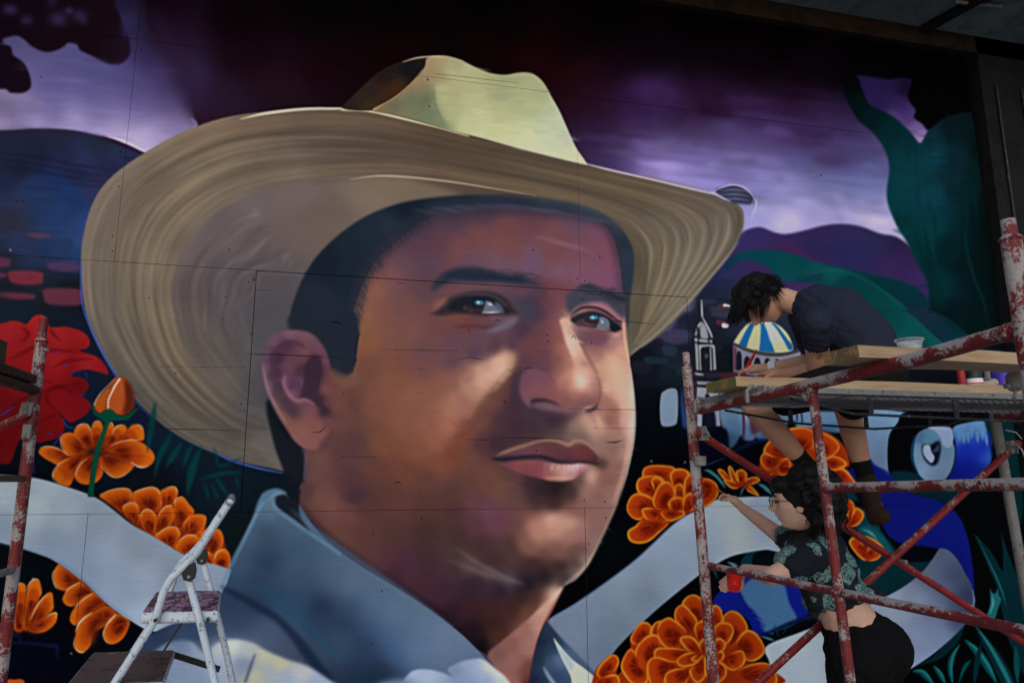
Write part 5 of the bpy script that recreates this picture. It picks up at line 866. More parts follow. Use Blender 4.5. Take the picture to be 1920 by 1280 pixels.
def M_speck(name, base, dark, light=None, s1=40, th=.6, rough=.5, metal=0., st=.2):
    m = mat(name, base, rough, metal); k = NT(m); c = k.coord((1, 1, 1))
    n = k.noise(c, s1, 7, .7); col = k.mix(k.ramp(n, [(th, (0, 0, 0)), (th+.05, (1, 1, 1))]), base, dark)
    if light is not None:
        n2 = k.noise(c, s1*1.4, 6, .7, .4); col = k.mix(k.ramp(n2, [(.60, (0, 0, 0)), (.64, (1, 1, 1))]), col, light)
    n3 = k.noise(c, s1*.2, 4); col = k.mix(k.ramp(n3, [(.3, (0, 0, 0)), (.8, (.5, .5, .5))]), col, tuple(v*.6 for v in base))
    k.l(col, k.b.inputs['Base Color']); k.bump(n, st, .003); return m
MURAL = M_mural()
M_edge = mat('plywood_edge', (.03, .022, .018), .8)
RED = M_redtube('red_scaffold_paint', amt=.56); REDL = M_redtube('red_scaffold_plaster', amt=.68); REDP = M_redtube('plastered_tube', amt=.73)
BRACE = M_redtube('red_brace_paint', (.25, .018, .018), (.35, .3, .28), .40)
STEEL = M_speck('spattered_steel', (.22, .21, .195), (.05, .045, .042), (.42, .41, .40), 38, .58, .7, .1)
DARKST = M_speck('dark_steel', (.035, .033, .032), (.012, .012, .012), (.2, .19, .19), 40, .55, .5, .5)
PINE = M_wood('pine_plank'); OLDW = M_wood('old_plank', (.07, .055, .035), (.035, .028, .018))
CONC = M_speck('ceiling_concrete', (.15, .18, .18), (.10, .125, .125), None, 6, .5, .9)
FLOORM = M_speck('floor_concrete', (.38, .37, .35), (.26, .25, .24), None, 8, .55, .85)
BEAM = M_speck('dark_beam', (.026, .012, .006), (.008, .005, .003), None, 9, .5, .8)
BLACKW = M_speck('dark_plaster', (.008, .0085, .009), (.004, .004, .0045), None, 9, .5, .85)

# ---------------------------------------------------------------- mesh helpers (each returns (verts, faces))
V3 = lambda p: np.array(p, float)
def _basis(d):
    d = d/np.linalg.norm(d); a = V3((0, 0, 1)) if abs(d[2]) < .9 else V3((1, 0, 0))
    x = np.cross(a, d); x /= np.linalg.norm(x); return x, np.cross(d, x), d
def rings(centers, frames, radii, n, cap=True):
    a = np.arange(n)*2*math.pi/n; vs_, fs = [], []
    for c, (x, y), r in zip(centers, frames, radii):
        rx, ry = r if hasattr(r, '__len__') else (r, r)
        for t in a: vs_.append(c+x*math.cos(t)*rx+y*math.sin(t)*ry)
    for i in range(len(centers)-1):
        for j in range(n):
            fs.append((i*n+j, i*n+(j+1) % n, (i+1)*n+(j+1) % n, (i+1)*n+j))
    if cap: fs.append(tuple(range(n))[::-1]); fs.append(tuple(range((len(centers)-1)*n, len(centers)*n)))
    return vs_, fs
def tube(p0, p1, r0, r1=None, n=14, cap=True):
    p0, p1 = V3(p0), V3(p1); x, y, d = _basis(p1-p0); r1 = r0 if r1 is None else r1
    return rings([p0, p1], [(x, y)]*2, [r0, r1], n, cap)
def path(pts, r, n=10, cap=True):
    P = [V3(p) for p in pts]; x, y, d = _basis(P[1]-P[0]); cs, fr, rs = [], [], []
    for i, p in enumerate(P):
        t = (P[min(i+1, len(P)-1)]-P[max(i-1, 0)]); t /= np.linalg.norm(t)
        x = x-t*np.dot(x, t); x /= np.linalg.norm(x); y = np.cross(t, x)
        cs.append(p); fr.append((x, y)); rs.append(r[i] if hasattr(r, '__len__') else r)
    return rings(cs, fr, rs, n, cap)
def hollow(p0, p1, r, t=.004, n=16):
    p0, p1 = V3(p0), V3(p1); x, y, d = _basis(p1-p0)
    return rings([p1-d*.05, p1, p1, p0], [(x, y)]*4, [r-t, r-t, r, r], n, True)
def box(lo, hi, b=0.):
    (x0, y0, z0), (x1, y1, z1) = lo, hi
    v = [V3(p) for p in ((x0, y0, z0), (x1, y0, z0), (x1, y1, z0), (x0, y1, z0), (x0, y0, z1), (x1, y0, z1), (x1, y1, z1), (x0, y1, z1))]
    return v, [(3, 2, 1, 0), (4, 5, 6, 7), (0, 1, 5, 4), (1, 2, 6, 5), (2, 3, 7, 6), (3, 0, 4, 7)]
def obox(c, ex, ey, ez):
    c, ex, ey, ez = map(V3, (c, ex, ey, ez)); v, f = box((-1, -1, -1), (1, 1, 1))
    return [c+ex*p[0]+ey*p[1]+ez*p[2] for p in v], f
def ell(c, ax, n=18, m=12):
    c = V3(c); ax = np.array(ax, float)
    if ax.ndim == 1: ax = np.diag(ax)
    v, f = [c+ax[2]], []
    for i in range(1, m):
        p = math.pi*i/m
        for j in range(n):
            t = 2*math.pi*j/n; v.append(c+ax[0]*math.sin(p)*math.cos(t)+ax[1]*math.sin(p)*math.sin(t)+ax[2]*math.cos(p))
    v.append(c-ax[2]); L = len(v)-1
    for j in range(n): f.append((0, 1+j, 1+(j+1) % n)); f.append((L, L-n+(j+1) % n, L-n+j))
    for i in range(m-2):
        for j in range(n): a = 1+i*n+j; b = 1+i*n+(j+1) % n; f.append((a, a+n, b+n, b))
    return v, f
def rcone(p0, r0, p1, r1, n=16):
    """tapered limb with round ends; r may be (side, depth)"""
    p0, p1 = V3(p0), V3(p1); x, y, d = _basis(p1-p0); cs, fr, rs = [], [], []
    g = lambda r: (r if hasattr(r, '__len__') else (r, r))
    a0, b0 = g(r0); a1, b1 = g(r1)
    for k in range(5):
        t = math.pi/2*(1-k/4.)*.97; cs.append(p0-d*math.sin(t)*min(a0, b0)); rs.append((a0*math.cos(t), b0*math.cos(t)))
    for k in range(5):
        t = math.pi/2*(k/4.)*.97; cs.append(p1+d*math.sin(t)*min(a1, b1)); rs.append((a1*math.cos(t), b1*math.cos(t)))
    return rings(cs, [(x, y)]*10, rs, n)
def lathe(c, prof, n=24, axis=(0, 0, 1), cap=True):
    c = V3(c); x, y, d = _basis(V3(axis)); return rings([c+d*h for r, h in prof], [(x, y)]*len(prof), [r for r, h in prof], n, cap)
def tomesh(name, parts):
    v, f = [], []
    for a, b in parts:
        o = len(v); v += [tuple(p) for p in a]; f += [tuple(i+o for i in q_) for q_ in b]
    me = bpy.data.meshes.new(name); me.from_pydata(v, [], f); me.update(); return me
def tag(o, label=None, cat=None, group=None, kind=None):
    for k, v in (('label', label), ('category', cat), ('group', group), ('kind', kind)):
        if v: o[k] = v
    return o
def obj(name, parts, m, parent=None, smooth=True, bevel=0.):
    me = tomesh(name, parts) if isinstance(parts, list) else parts
    bm = bmesh.new(); bm.from_mesh(me)
    bmesh.ops.recalc_face_normals(bm, faces=bm.faces)
    if bevel: bmesh.ops.bevel(bm, geom=list(bm.edges), offset=bevel, segments=1, affect='EDGES', profile=.5)
    bm.to_mesh(me); bm.free()
    if m is not None: me.materials.append(m)
    if smooth:
        me.polygons.foreach_set('use_smooth', [True]*len(me.polygons))
        try: me.set_sharp_from_angle(angle=R_(38))
        except Exception: pass
    o = bpy.data.objects.new(name, me); COL.objects.link(o)
    if parent is not None: o.parent = parent; o.matrix_parent_inverse = parent.matrix_basis.inverted()
    return o
def empty(name, loc, *a, **k):
    o = bpy.data.objects.new(name, None); COL.objects.link(o); o.location = loc; o.empty_display_size = .1; return tag(o, *a, **k)
def fused(name, parts, voxel=.006, smooth=6, fac=.5, fold=0., fs=(14, 14, 30)):
    """melt overlapping pieces into one continuous skin"""
    me = tomesh(name+'_raw', parts); bm = bmesh.new(); bm.from_mesh(me); bmesh.ops.recalc_face_normals(bm, faces=bm.faces); bm.to_mesh(me); bm.free()
    o = bpy.data.objects.new(name+'_raw', me); COL.objects.link(o)
    r = o.modifiers.new('r', 'REMESH'); r.mode = 'VOXEL'; r.voxel_size = voxel; r.use_smooth_shade = True
    s = o.modifiers.new('s', 'SMOOTH'); s.factor = fac; s.iterations = smooth
    dg = bpy.context.evaluated_depsgraph_get(); out = bpy.data.meshes.new_from_object(o.evaluated_get(dg))
    bpy.data.objects.remove(o); out.name = name
    if fold:
        n_ = len(out.vertices); co = np.empty(n_*3); no = np.empty(n_*3); out.vertices.foreach_get('co', co); out.vertices.foreach_get('normal', no)
        co = co.reshape(-1, 3); no = no.reshape(-1, 3); rr = np.random.RandomState(len(parts)); h = np.zeros(n_)
        for o_ in range(7):
            k_ = rr.normal(size=3)*np.array(fs)*(1+.5*o_); h += np.abs(np.sin(co@k_+rr.uniform(0, 6)+1.3*np.sin(co@(rr.normal(size=3)*np.array(fs)))))**.7/(1+.35*o_)
        h = (h-h.mean())/h.std(); co += no*(fold*.55*h)[:, None]; out.vertices.foreach_set('co', co.ravel()); out.update()
    return out

# ---------------------------------------------------------------- setting
obj('floor', [box((-40, -60, -.2), (40, 25, 0))], FLOORM, smooth=False)['kind'] = 'structure'
ceil = obj('ceiling', [box((-6, -1.35, 4.68), (12, .6, 4.95))], CONC, smooth=False); ceil['kind'] = 'structure'
obj('ceiling_rib', [obox((5.14, -.55, 4.655), (.03, -.006, 0), (.14, -.53, 0), (0, 0, .024))], BLACKW, ceil, False)
obj('ceiling_rib', [obox((1.6, -.7, 4.655), (.03, 0, 0), (.0, -.62, 0), (0, 0, .024))], BLACKW, ceil, False)
obj('conduit', [path([(4.98, -.36, 4.655), (5.1, -.37, 4.655), (5.32, -.395, 4.655)], .012)], STEEL, ceil)
obj('conduit', [path([(5.16, -.40, 4.65), (5.26, -.56, 4.65), (5.36, -.74, 4.65)], .010)], DARKST, ceil)
bw = obj('back_wall', [box((-6, .05, 0), (5.40, .3, 4.68))], BLACKW, smooth=False)
tag(bw, 'dark wall strip behind and above the painted boards', 'wall')
pil = obj('pillar', [box((5.46, -.05, 0), (9.0, .3, 4.68))], BLACKW, smooth=False); tag(pil, 'almost black plastered pillar at the right end of the mural', 'pillar')
plate = obj('wall_plate', [box((-6, -.05, 4.545), (9, .048, 4.678))], BEAM, smooth=False); tag(plate, 'dark brown timber beam along the top of the mural under the ceiling', 'beam')
for X, z0, r_, lab in ((5.575, 1.2, .009, 'thin grey conduit nearest the mural on the dark pillar'), (5.80, 2.5, .008, 'thin grey conduit farther from the mural on the dark pillar')):
    t_ = obj('conduit', [path([(X, -.062, z0), (X, -.062, 4.30)], r_, 8)], DARKST); tag(t_, lab, 'pipe', 'conduits on the pillar')

# ---------------------------------------------------------------- mural: plywood boards, each its own piece
mur = empty('mural', (0, 0, 0), 'large painted mural of a man in a straw hat among marigolds and ribbons', 'mural')
GAP = .0007
rows = [(.0, .18, [-2.44, 0, 2.44, 4.88]), (.18, 1.40, [-2.44, 0, 2.44, 4.88]), (1.40, 2.62, [-1.77, .67, 3.11]), (2.62, 3.84, [-2.44, 0, 2.44, 4.88]), (3.84, 4.54, [-2.44, 0, 2.44, 4.88])]
for z0, z1, xs in rows:
    xs = ([-2.44] if xs[0] > -2.44 else [])+xs+[5.405]
    for a, b in zip(xs[:-1], xs[1:]):
        dy = random.uniform(-.0015, .0015)
        bm = bmesh.new(); g2 = .0022 if (z0 == 1.40 and a > 0 and a < 1) else GAP
        v, f = box((a+(g2 if g2 > GAP else GAP), dy, z0+GAP), (b-GAP, dy+.018, z1-g2)); bv = [bm.verts.new(p) for p in v]
        for q_ in f: bm.faces.new([bv[i] for i in q_])
        bmesh.ops.recalc_face_normals(bm, faces=bm.faces)
        bmesh.ops.bevel(bm, geom=[e for e in bm.edges if all(w.co.y < dy+.001 for w in e.verts)], offset=.0009, segments=1, affect='EDGES')
        uvl = bm.loops.layers.uv.new('UVMap')
        for fc in bm.faces:
            fc.material_index = 0 if fc.normal.y < -.5 else 1
            for lp in fc.loops: lp[uvl].uv = ((lp.vert.co.x-TX0)/(TX1-TX0), (lp.vert.co.z-TZ0)/(TZ1-TZ0))
        me = bpy.data.meshes.new('plywood_panel'); bm.to_mesh(me); bm.free(); me.materials.append(MURAL); me.materials.append(M_edge)
        o = bpy.data.objects.new('plywood_panel', me); COL.objects.link(o); o.parent = mur

# ---------------------------------------------------------------- right scaffold
FX, FX2, TRD = 2.63, 4.25, .0225
sc1 = empty('scaffold', (FX, -1.02, 0), 'red paint-spattered tube scaffold carrying the platform on the right', 'scaffold', 'tube scaffolds')
def ln(a, b, t): a, b = V3(a), V3(b); return tuple(a+(b-a)*t)
def post(par, foot, top, m, pin=.075):
    obj('post', [hollow(foot, top, TRD)], m, par)
    d = V3(top)-V3(foot); d /= np.linalg.norm(d); t2 = V3(top)+d*pin
    obj('coupling_pin', [hollow(V3(top)-d*.02, t2, TRD-.006, .003), lathe(V3(top)-d*.004, [(TRD+.0015, 0), (TRD+.004, .006), (TRD-.003, .014)], 16, tuple(d))], m, par)
    obj('base_foot', [box((foot[0]-.07, foot[1]-.07, .0), (foot[0]+.07, foot[1]+.07, .008))], STEEL, par, False)
def lock(par, p, d=(0, -1, 0), m=None):
    p = V3(p); d = V3(d)
    obj('lock_pin', [obox(p+d*.028, (.010, 0, 0), (0, .016, 0), (0, 0, .030)), tube(p+d*.03, p+d*.075, .006), path([p+d*.06+V3((0, 0, .02)), p+d*.07, p+d*.055+V3((.01, 0, -.03))], .004, 6)], STEEL, par)
post(sc1, (FX, -1.035, 0), (FX, -.882, 2.04), REDL)
post(sc1, (FX, -2.56, 0), (FX, -2.525, 2.105), REDP, .05)
obj('top_bar', [path([(FX, -.975, 1.848), (FX, -1.5, 1.853), (FX, -2.2, 1.872), (FX, -2.52, 1.892)], .0205, 14)], RED, sc1)
obj('inner_post', [tube((FX, -1.892, 0), (FX, -1.748, 1.845), .0155)], RED, sc1)
obj('rung', [tube((FX, -1.0, 1.2), (FX, -2.53, 1.214), .0135)], RED, sc1)
obj('rung', [tube((FX, -1.78, 1.523), (FX, -2.52, 1.539), .0155)], REDL, sc1)
obj('rung', [tube((FX, -1.86, .55), (FX, -2.53, .56), .0155)], RED, sc1)
obj('gusset', [path([(FX, -1.74, 1.80), (FX, -1.69, 1.835), (FX, -1.60, 1.85)], .010, 8)], RED, sc1)
for y0, y1, m_ in ((-.985, -.955, STEEL), (-2.52, -2.52, RED)):
    post(sc1, (FX2+.02, y0-.03 if y0 > -1 else y0, 0), (FX2-.035, y1, 2.03), m_)
obj('top_bar', [tube((FX2-.03, -.97, 1.848), (FX2-.03, -2.52, 1.86), .0205)], RED, sc1)
obj('rung', [tube((FX2, -.98, 1.2), (FX2, -2.52, 1.21), .0135)], RED, sc1)
obj('brace', [tube((2.605, -.985, 1.752), (4.30, -.965, .762), .0165), ], BRACE, sc1)
obj('brace', [tube((2.60, -1.02, .605), (4.315, -.985, 1.722), .0165)], BRACE, sc1)
obj('brace_pivot', [tube((3.565, -.955, 1.193), (3.565, -1.03, 1.193), .008)], STEEL, sc1)
lock(sc1, (FX, -.965, 1.745)); lock(sc1, (FX2, -.965, 1.70)); lock(sc1, (FX, -1.03, .62))
for p_ in ((FX, -.96, 1.63), (FX, -.97, 1.86)):
    obj('collar', [lathe(p_, [(TRD+.001, -.02), (TRD+.004, -.017), (TRD+.004, .017), (TRD+.001, .02)], 16, (0, -.07, 1))], STEEL, sc1)
for (p_, ax, r_) in (((FX, -1.012, 1.2), (0, 1, 0), .0135), ((FX, -1.785, 1.203), (0, 1, 0), .0135), ((FX, -1.797, 1.203), (0, -1, 0), .0135), ((FX, -1.79, 1.523), (0, 1, 0), .0155), ((FX, -1.0, 1.848), (0, 1, 0), .0205), ((FX, -1.75, 1.838), (0, 0, 1), .0155), ((FX, -2.49, 1.888), (0, -1, 0), .0205)):
    pr = [(r_+.0005, -.010)]+[(r_+.0025+.0015*random.random(), -.006+.003*i) for i in range(5)]+[(r_+.0005, .010)]
    obj('weld_bead', [lathe(p_, pr, 16, ax)], RED, sc1)
obj('tie_wire', [path([(FX+.02, -.98, 1.76), (FX+.035, -.995, 1.735), (FX+.01, -1.0, 1.715), (FX-.02, -.985, 1.74), (FX+.005, -.95, 1.76), (FX+.03, -.975, 1.745)], .0022, 6)], mat('pale_wire', (.5, .48, .44), .6), sc1)
obj('tie_wire', [path([(FX2+.01, -1.0, 1.73), (FX2+.06, -1.0, 1.69), (FX2+.085, -1.0, 1.62)], .0035, 6), path([(FX2-.02, -1.0, 1.78), (FX2+.04, -1.0, 1.77), (FX2+.07, -1.0, 1.74)], .003, 6)], mat('pale_wire', (.5, .48, .44), .6), sc1)
# hook-on mesh deck
dk_ = empty('scaffold_deck', (2.62, -1.25, 1.85), 'grey steel mesh deck hooked on the red scaffold under the planks', 'deck')
DX0, DX1, DY0, DY1, DZ = 2.61, 4.30, -1.50, -1.0, 1.862
for y, nm in ((DY0, 'side_rail'), (DY1, 'side_rail')):
    obj(nm, [box((DX0+.02, y-.004, DZ+.002), (DX1-.02, y+.004, DZ+.022)), box((DX0+.02, y+(.004 if y < -1.2 else -.022), DZ+.018), (DX1-.02, y+(.022 if y < -1.2 else -.004), DZ+.022))], STEEL, dk_, False)
for x in (DX0+.012, DX1-.012):
    obj('end_rail', [box((x-.006, DY0+.005, DZ+.002), (x+.006, DY1-.005, DZ+.028))], STEEL, dk_, False)
for y in (DY0+.05, DY1-.05):
    for x, s_ in ((DX0+.012, -1), (DX1-.012, 1)):
        obj('hook', [path([(x, y, DZ+.024), (x+s_*.03, y, DZ+.028), (x+s_*.05, y, DZ+.01), (x+s_*.05, y, DZ-.035)], .008, 6)], STEEL, dk_)
for y, pts in ((DY0, ((2.72, 1.842), (2.98, 1.79), (3.75, 1.775), (4.15, 1.842))), (DY1, ((2.74, 1.845), (3.08, 1.795), (3.49, 1.775), (3.9, 1.80), (4.05, 1.845)))):
    obj('truss_rod', [path([(x, y, z) for x, z in pts], .0052, 8)], DARKST, dk_)
    for x in (3.06, 3.45, 3.8):
        z = np.interp(x, [p[0] for p in pts], [p[1] for p in pts])
        obj('strut', [box((x-.011, y-.002, z), (x+.011, y+.002, DZ-.008))], DARKST, dk_, False)
for x in (3.0, 3.45, 3.9):
    obj('cross_member', [box((x-.014, DY0+.005, DZ-.0), (x+.014, DY1-.005, DZ+.02))], STEEL, dk_, False)
parts = []
nx, ny = 46, 34
sx, sy = (DX1-DX0-.05)/nx, (DY1-DY0-.012)/ny
for j in range(ny):
    for i in range(nx):
        for k in (0, 1):
            x0 = DX0+.025+(i+.5*k)*sx; yb = DY0+.006+j*sy
            ya, yc = (yb, yb+sy) if (k == 0) else (yb+sy, yb)
            if j % 2: ya, yc = yc, ya
            parts.append(obox(((x0+x0+sx*.5)/2, (ya+yc)/2, DZ+.002), (sx*.26, (yc-ya)/2, 0), (0, .0017, 0), (0, 0, .0026)))
g_ = obj('mesh_grid', parts, STEEL, dk_, False); g_['kind'] = 'stuff'
# timber planks
def plank(name, lo, hi, m, lab, endm=None, rz=0., grp='timber planks'):
    c = ((lo[0]+hi[0])/2, (lo[1]+hi[1])/2, lo[2]); h = [(b-a)/2 for a, b in zip(lo, hi)]
    bm = bmesh.new(); n = 14; rg = random.Random(hash(name+lab) % 99)
    prev = None
    for i in range(n+1):
        x = -h[0]+2*h[0]*i/n; w = [rg.uniform(-.0025, .0025) for _ in range(4)]
        cur = [bm.verts.new((x, -h[1]+w[0], w[1])), bm.verts.new((x, h[1]+w[1], w[2])), bm.verts.new((x, h[1]+w[2], 2*h[2]+w[3])), bm.verts.new((x, -h[1]+w[3], 2*h[2]+w[0]))]
        if prev:
            for k in range(4): bm.faces.new((prev[k], prev[(k+1) % 4], cur[(k+1) % 4], cur[k]))
        else: bm.faces.new(cur[::-1]).material_index = 1
        prev = cur
    bm.faces.new(prev).material_index = 1
    bmesh.ops.recalc_face_normals(bm, faces=bm.faces)
    me = bpy.data.meshes.new(name); bm.to_mesh(me); bm.free(); me.materials.append(m); me.materials.append(endm or m)
    o = bpy.data.objects.new(name, me); COL.objects.link(o); o.location = c; o.rotation_euler = (0, 0, rz); tag(o, lab, 'plank', grp); return o
ENDG = M_speck('plank_end', (.34, .2, .08), (.12, .09, .05), (.45, .33, .2), 22, .5, .8)
ENDP = M_speck('painted_plank_end', (.36, .17, .04), (.09, .15, .06), (.4, .3, .2), 14, .47, .8)
plank('plank', (2.545, -1.425, 1.892), (4.55, -1.20, 1.93), PINE, 'pale timber plank lying on the mesh deck with a green and orange paint-stained end', ENDP)
plank('plank', (2.525, -2.11, 1.889), (4.55, -1.955, 1.924), PINE, 'thick pale timber plank resting on the red top bar with a rough sawn end', ENDG)

# ---------------------------------------------------------------- left scaffold
sc2 = empty('scaffold', (-.1, -.5, 0), 'red and grey tube scaffold cut off by the left edge of the picture', 'scaffold', 'tube scaffolds')
LX = -.1
post(sc2, (LX, -.5, 0), (LX, -.5, 2.12), RED, .10)
obj('bolt', [tube((LX, -.5, 2.085), (LX+.034, -.515, 2.082), .007)], STEEL, sc2)
post(sc2, (LX, -2.02, 0), (LX, -2.02, 2.12), RED, .10)
obj('top_bar', [tube((LX, -.49, 1.915), (LX, -2.03, 1.915), .0205)], DARKST, sc2)
obj('rung', [tube((LX, -.51, 1.56), (LX, -2.0, 1.56), .013)], M_speck('greenish_tube', (.06, .075, .05), (.03, .03, .025), (.25, .25, .24), 40, .5), sc2)
obj('rung', [tube((LX, -.51, 1.21), (LX, -2.0, 1.21), .014)], STEEL, sc2)
obj('brace', [tube((LX-.005, -.53, 1.815), (-1.75, -.53, .95), .0165)], BRACE, sc2)
obj('lock_pin', [obox((LX-.012, -.535, 1.835), (.022, 0, 0), (0, .006, 0), (.004, 0, .028)), obox((LX-.012, -.544, 1.835), (.007, 0, 0), (0, .006, 0), (0, 0, .02))], STEEL, sc2, True, .003)
obj('lock_pin', [obox((LX, -.535, 1.745), (.016, 0, 0), (0, .008, 0), (0, 0, .03))], STEEL, sc2, True, .003)
post(sc2, (-1.74, -.5, 0), (-1.74, -.5, 2.12), RED, .10)
ld = obj('scaffold_deck', [box((-1.72, -1.0, 1.938), (LX+.02, -.55, 1.972))], DARKST, None, False, .004); tag(ld, 'dark worn deck board on the scaffold at the left edge', 'deck')
plank('plank', (-1.6, -1.05, 1.975), (-.105, -.80, 2.06), OLDW, 'old dark timber block lying on the left scaffold deck', OLDW)

# ---------------------------------------------------------------- stepladder
WHT = M_speck('spattered_white_paint', (.56, .62, .68), (.05, .05, .055), (.40, .34, .18), 75, .57, .45)
def M_tread():
    m = mat('paint_caked_tread', rough=.6); k = NT(m); c = k.coord((1.4, .7, 1)); n = k.noise(c, 15, 4, .55, 1.4)
    k.l(k.ramp(n, [(.30, (.5, .26, .12)), (.37, (.25, .06, .1)), (.43, (.035, .022, .03)), (.5, (.2, .12, .13)), (.55, (.48, .3, .5)), (.60, (.22, .15, .16)), (.68, (.08, .04, .05)), (.76, (.35, .27, .28))]), k.b.inputs['Base Color'])
    k.bump(n, .6, .006); return m
TREAD = M_tread(); TREAD2 = M_speck('brown_tread', (.10, .07, .065), (.045, .03, .03), (.2, .16, .15), 18, .55, .6)
BLK = mat('black_plastic', (.012, .012, .013), .4)
lad = empty('stepladder', (.75, -1.68, 0), 'white folding stepladder with paint-splattered tubes and treads', 'stepladder')
VL = V3((-.045, .379, 0)); E1 = V3((.992, -.126, 0))
N0 = V3((.650, -1.832, 0))
def lp(s, z, far=0.): return N0+E1*s+VL*far+V3((0, 0, z))
rail = [(-.64, 0.02), (-.0372, 1.0803), (.0413, 1.2187), (.0575, 1.2898), (.0726, 1.3182), (.0994, 1.3429), (.1282, 1.3767), (.1562, 1.4275), (.190, 1.485), (.1987, 1.4985)]
hoop = [lp(s, z, 0) for s, z in rail]+[lp(.2005, 1.502, .04), lp(.2005, 1.502, .96)]+[lp(s, z, 1) for s, z in rail[::-1]]
obj('hoop_rail', [path(hoop, .0096, 12)], WHT, lad)
obj('hand_grip', [path([lp(.193, 1.4895, 0), lp(.198, 1.4975, .003), lp(.2005, 1.502, .04), lp(.2005, 1.502, .5)], .0105, 12)], M_speck('grey_grip', (.25, .23, .22), (.1, .1, .1), (.4, .4, .42), 40, .5), lad)
for f_ in (0., 1.):
    obj('rear_leg', [path([lp(.110+.02*f_, 1.32, f_), lp(.1468+.02*f_, 1.214, f_), lp(.1918+.02*f_, 1.073, f_), lp(.52, .02, f_)], .0092, 12)], WHT, lad)
    c_ = lp(.113+.015*f_, 1.333, f_)
    ef = VL/np.linalg.norm(VL)
    pr = [(-.018, -.004), (-.002, .016), (.012, .020), (.017, .0), (.015, -.016), (.004, -.024), (-.012, -.020)]
    vs2 = [c_+E1*a+V3((0, 0, b))+ef*e for e in (-.014, .014) for a, b in pr]
    obj('hinge_bracket', [(vs2, [tuple(range(7))[::-1], tuple(range(7, 14))]+[(i, (i+1) % 7, 7+(i+1) % 7, 7+i) for i in range(7)])], BLK, lad)
    obj('rivet', [tube(c_+V3((0, 0, -.012))-ef*.017, c_+V3((0, 0, -.012))+ef*.017, .004)], STEEL, lad)
def tread(s0, s1, z, m, h=.018):
    a = [lp(s0, z, .03), lp(s1, z, .03), lp(s1, z, .97), lp(s0, z, .97)]; b = [p-V3((0, 0, h)) for p in a]
    return obj('tread', [(a+b, [(0, 1, 2, 3), (7, 6, 5, 4), (0, 4, 5, 1), (1, 5, 6, 2), (2, 6, 7, 3), (3, 7, 4, 0)])], m, lad, True, .005)
def tread_pad(s0, s1, z, m):
    return obj('tread_pad', [([lp(s0+.006, z, .045), lp(s1-.006, z, .045), lp(s1-.006, z, .955), lp(s0+.006, z, .955)]+[lp(s0+.006, z-.003, .045), lp(s1-.006, z-.003, .045), lp(s1-.006, z-.003, .955), lp(s0+.006, z-.003, .955)], [(0, 1, 2, 3), (7, 6, 5, 4), (0, 4, 5, 1), (1, 5, 6, 2), (2, 6, 7, 3), (3, 7, 4, 0)])], m, lad, False)
t1 = tread(.005, .190, 1.235, WHT, .026); tread_pad(.005, .190, 1.2375, TREAD)
tread(-.15, .075, 1.075, WHT, .014); tread_pad(-.15, .075, 1.0775, TREAD2)
tread(-.28, -.09, .84, WHT); tread(-.42, -.21, .6, WHT); tread(-.55, -.33, .35, WHT)
obj('stay_bar', [obox((lp(.10, 1.19, .5)+lp(-.02, .98, .45))/2, (lp(.10, 1.19, .5)-lp(-.02, .98, .45))/2, ef*.009, E1*.003)], BLK, lad, False)
obj('stay_bar', [obox((lp(.055, 1.068, .98)+lp(.20, 1.02, .98))/2, (lp(.20, 1.02, .98)-lp(.055, 1.068, .98))/2, ef*.003, V3((.002, 0, .008)))], BLK, lad, False)
for s, z in ((.043, 1.221), (.165, 1.218)):
    obj('rivet', [tube(lp(s, z, -.03), lp(s, z, .03), .0045)], DARKST, lad)

# ---------------------------------------------------------------- small things on the planks
CLR = mat('clear_plastic', (.9, .95, .95), .12); CLR.node_tree.nodes['Principled BSDF'].inputs['Transmission Weight'].default_value = .85; CLR.node_tree.nodes['Principled BSDF'].inputs['IOR'].default_value = 1.2
cp = obj('plastic_cup', [lathe((2.773, -2.03, 1.925), [(.028, 0), (.030, .003), (.036, .032), (.041, .036), (.041, .040), (.037, .040), (.034, .032), (.027, .004)], 28)], CLR); tag(cp, 'clear plastic tub standing on the thick upper plank', 'cup')
obj('water', [lathe((2.773, -2.03, 1.93), [(.027, 0), (.031, .016)], 24)], mat('murky_water', (.5, .55, .56), .15), cp)
ldd = obj('tub_lid', [lathe((2.85, -2.015, 1.928), [(.045, 0), (.05, .003), (.052, .008), (.04, .014), (.0, .016)], 28, (.12, 0, 1))], mat('grey_lid', (.05, .06, .065), .3)); tag(ldd, 'grey round lid lying beside the clear tub on the upper plank', 'lid')
ph = obj('palette_tray', [obox((3.01, -2.035, 1.932), (.062, 0, .002), (0, .035, 0), (0, 0, .006))], mat('black_gloss', (.01, .01, .012), .2), None, True, .004); tag(ph, 'flat black tray on the upper plank behind the red top bar', 'tray')
def bottle(x, y, z, r, h, mb, mc, lab, cat='bottle'):
    b = obj('paint_bottle', [lathe((x, y, z), [(r*.9, 0), (r, .004), (r, h*.7), (r*.8, h*.82), (r*.45, h*.88), (r*.45, h*.9)], 24)], mb); tag(b, lab, cat)
    obj('cap', [lathe((x, y, z+h*.9), [(r*.5, 0), (r*.5, h*.12), (r*.42, h*.14)], 18)], mc, b); return b
b1 = bottle(3.755, -1.31, 1.93, .032, .13, mat('black_bottle', (.02, .02, .022), .35), BLK, 'black paint bottle with white and red label between the two planks')
obj('label', [lathe((3.755, -1.31, 1.945), [(.0326, 0), (.0326, .026)], 28, cap=False)], mat('white_label', (.75, .75, .74), .5), b1)
obj('red_stripe', [lathe((3.755, -1.31, 1.947), [(.0331, 0), (.0331, .006)], 28, cap=False)], mat('red_print', (.6, .03, .02), .5), b1)
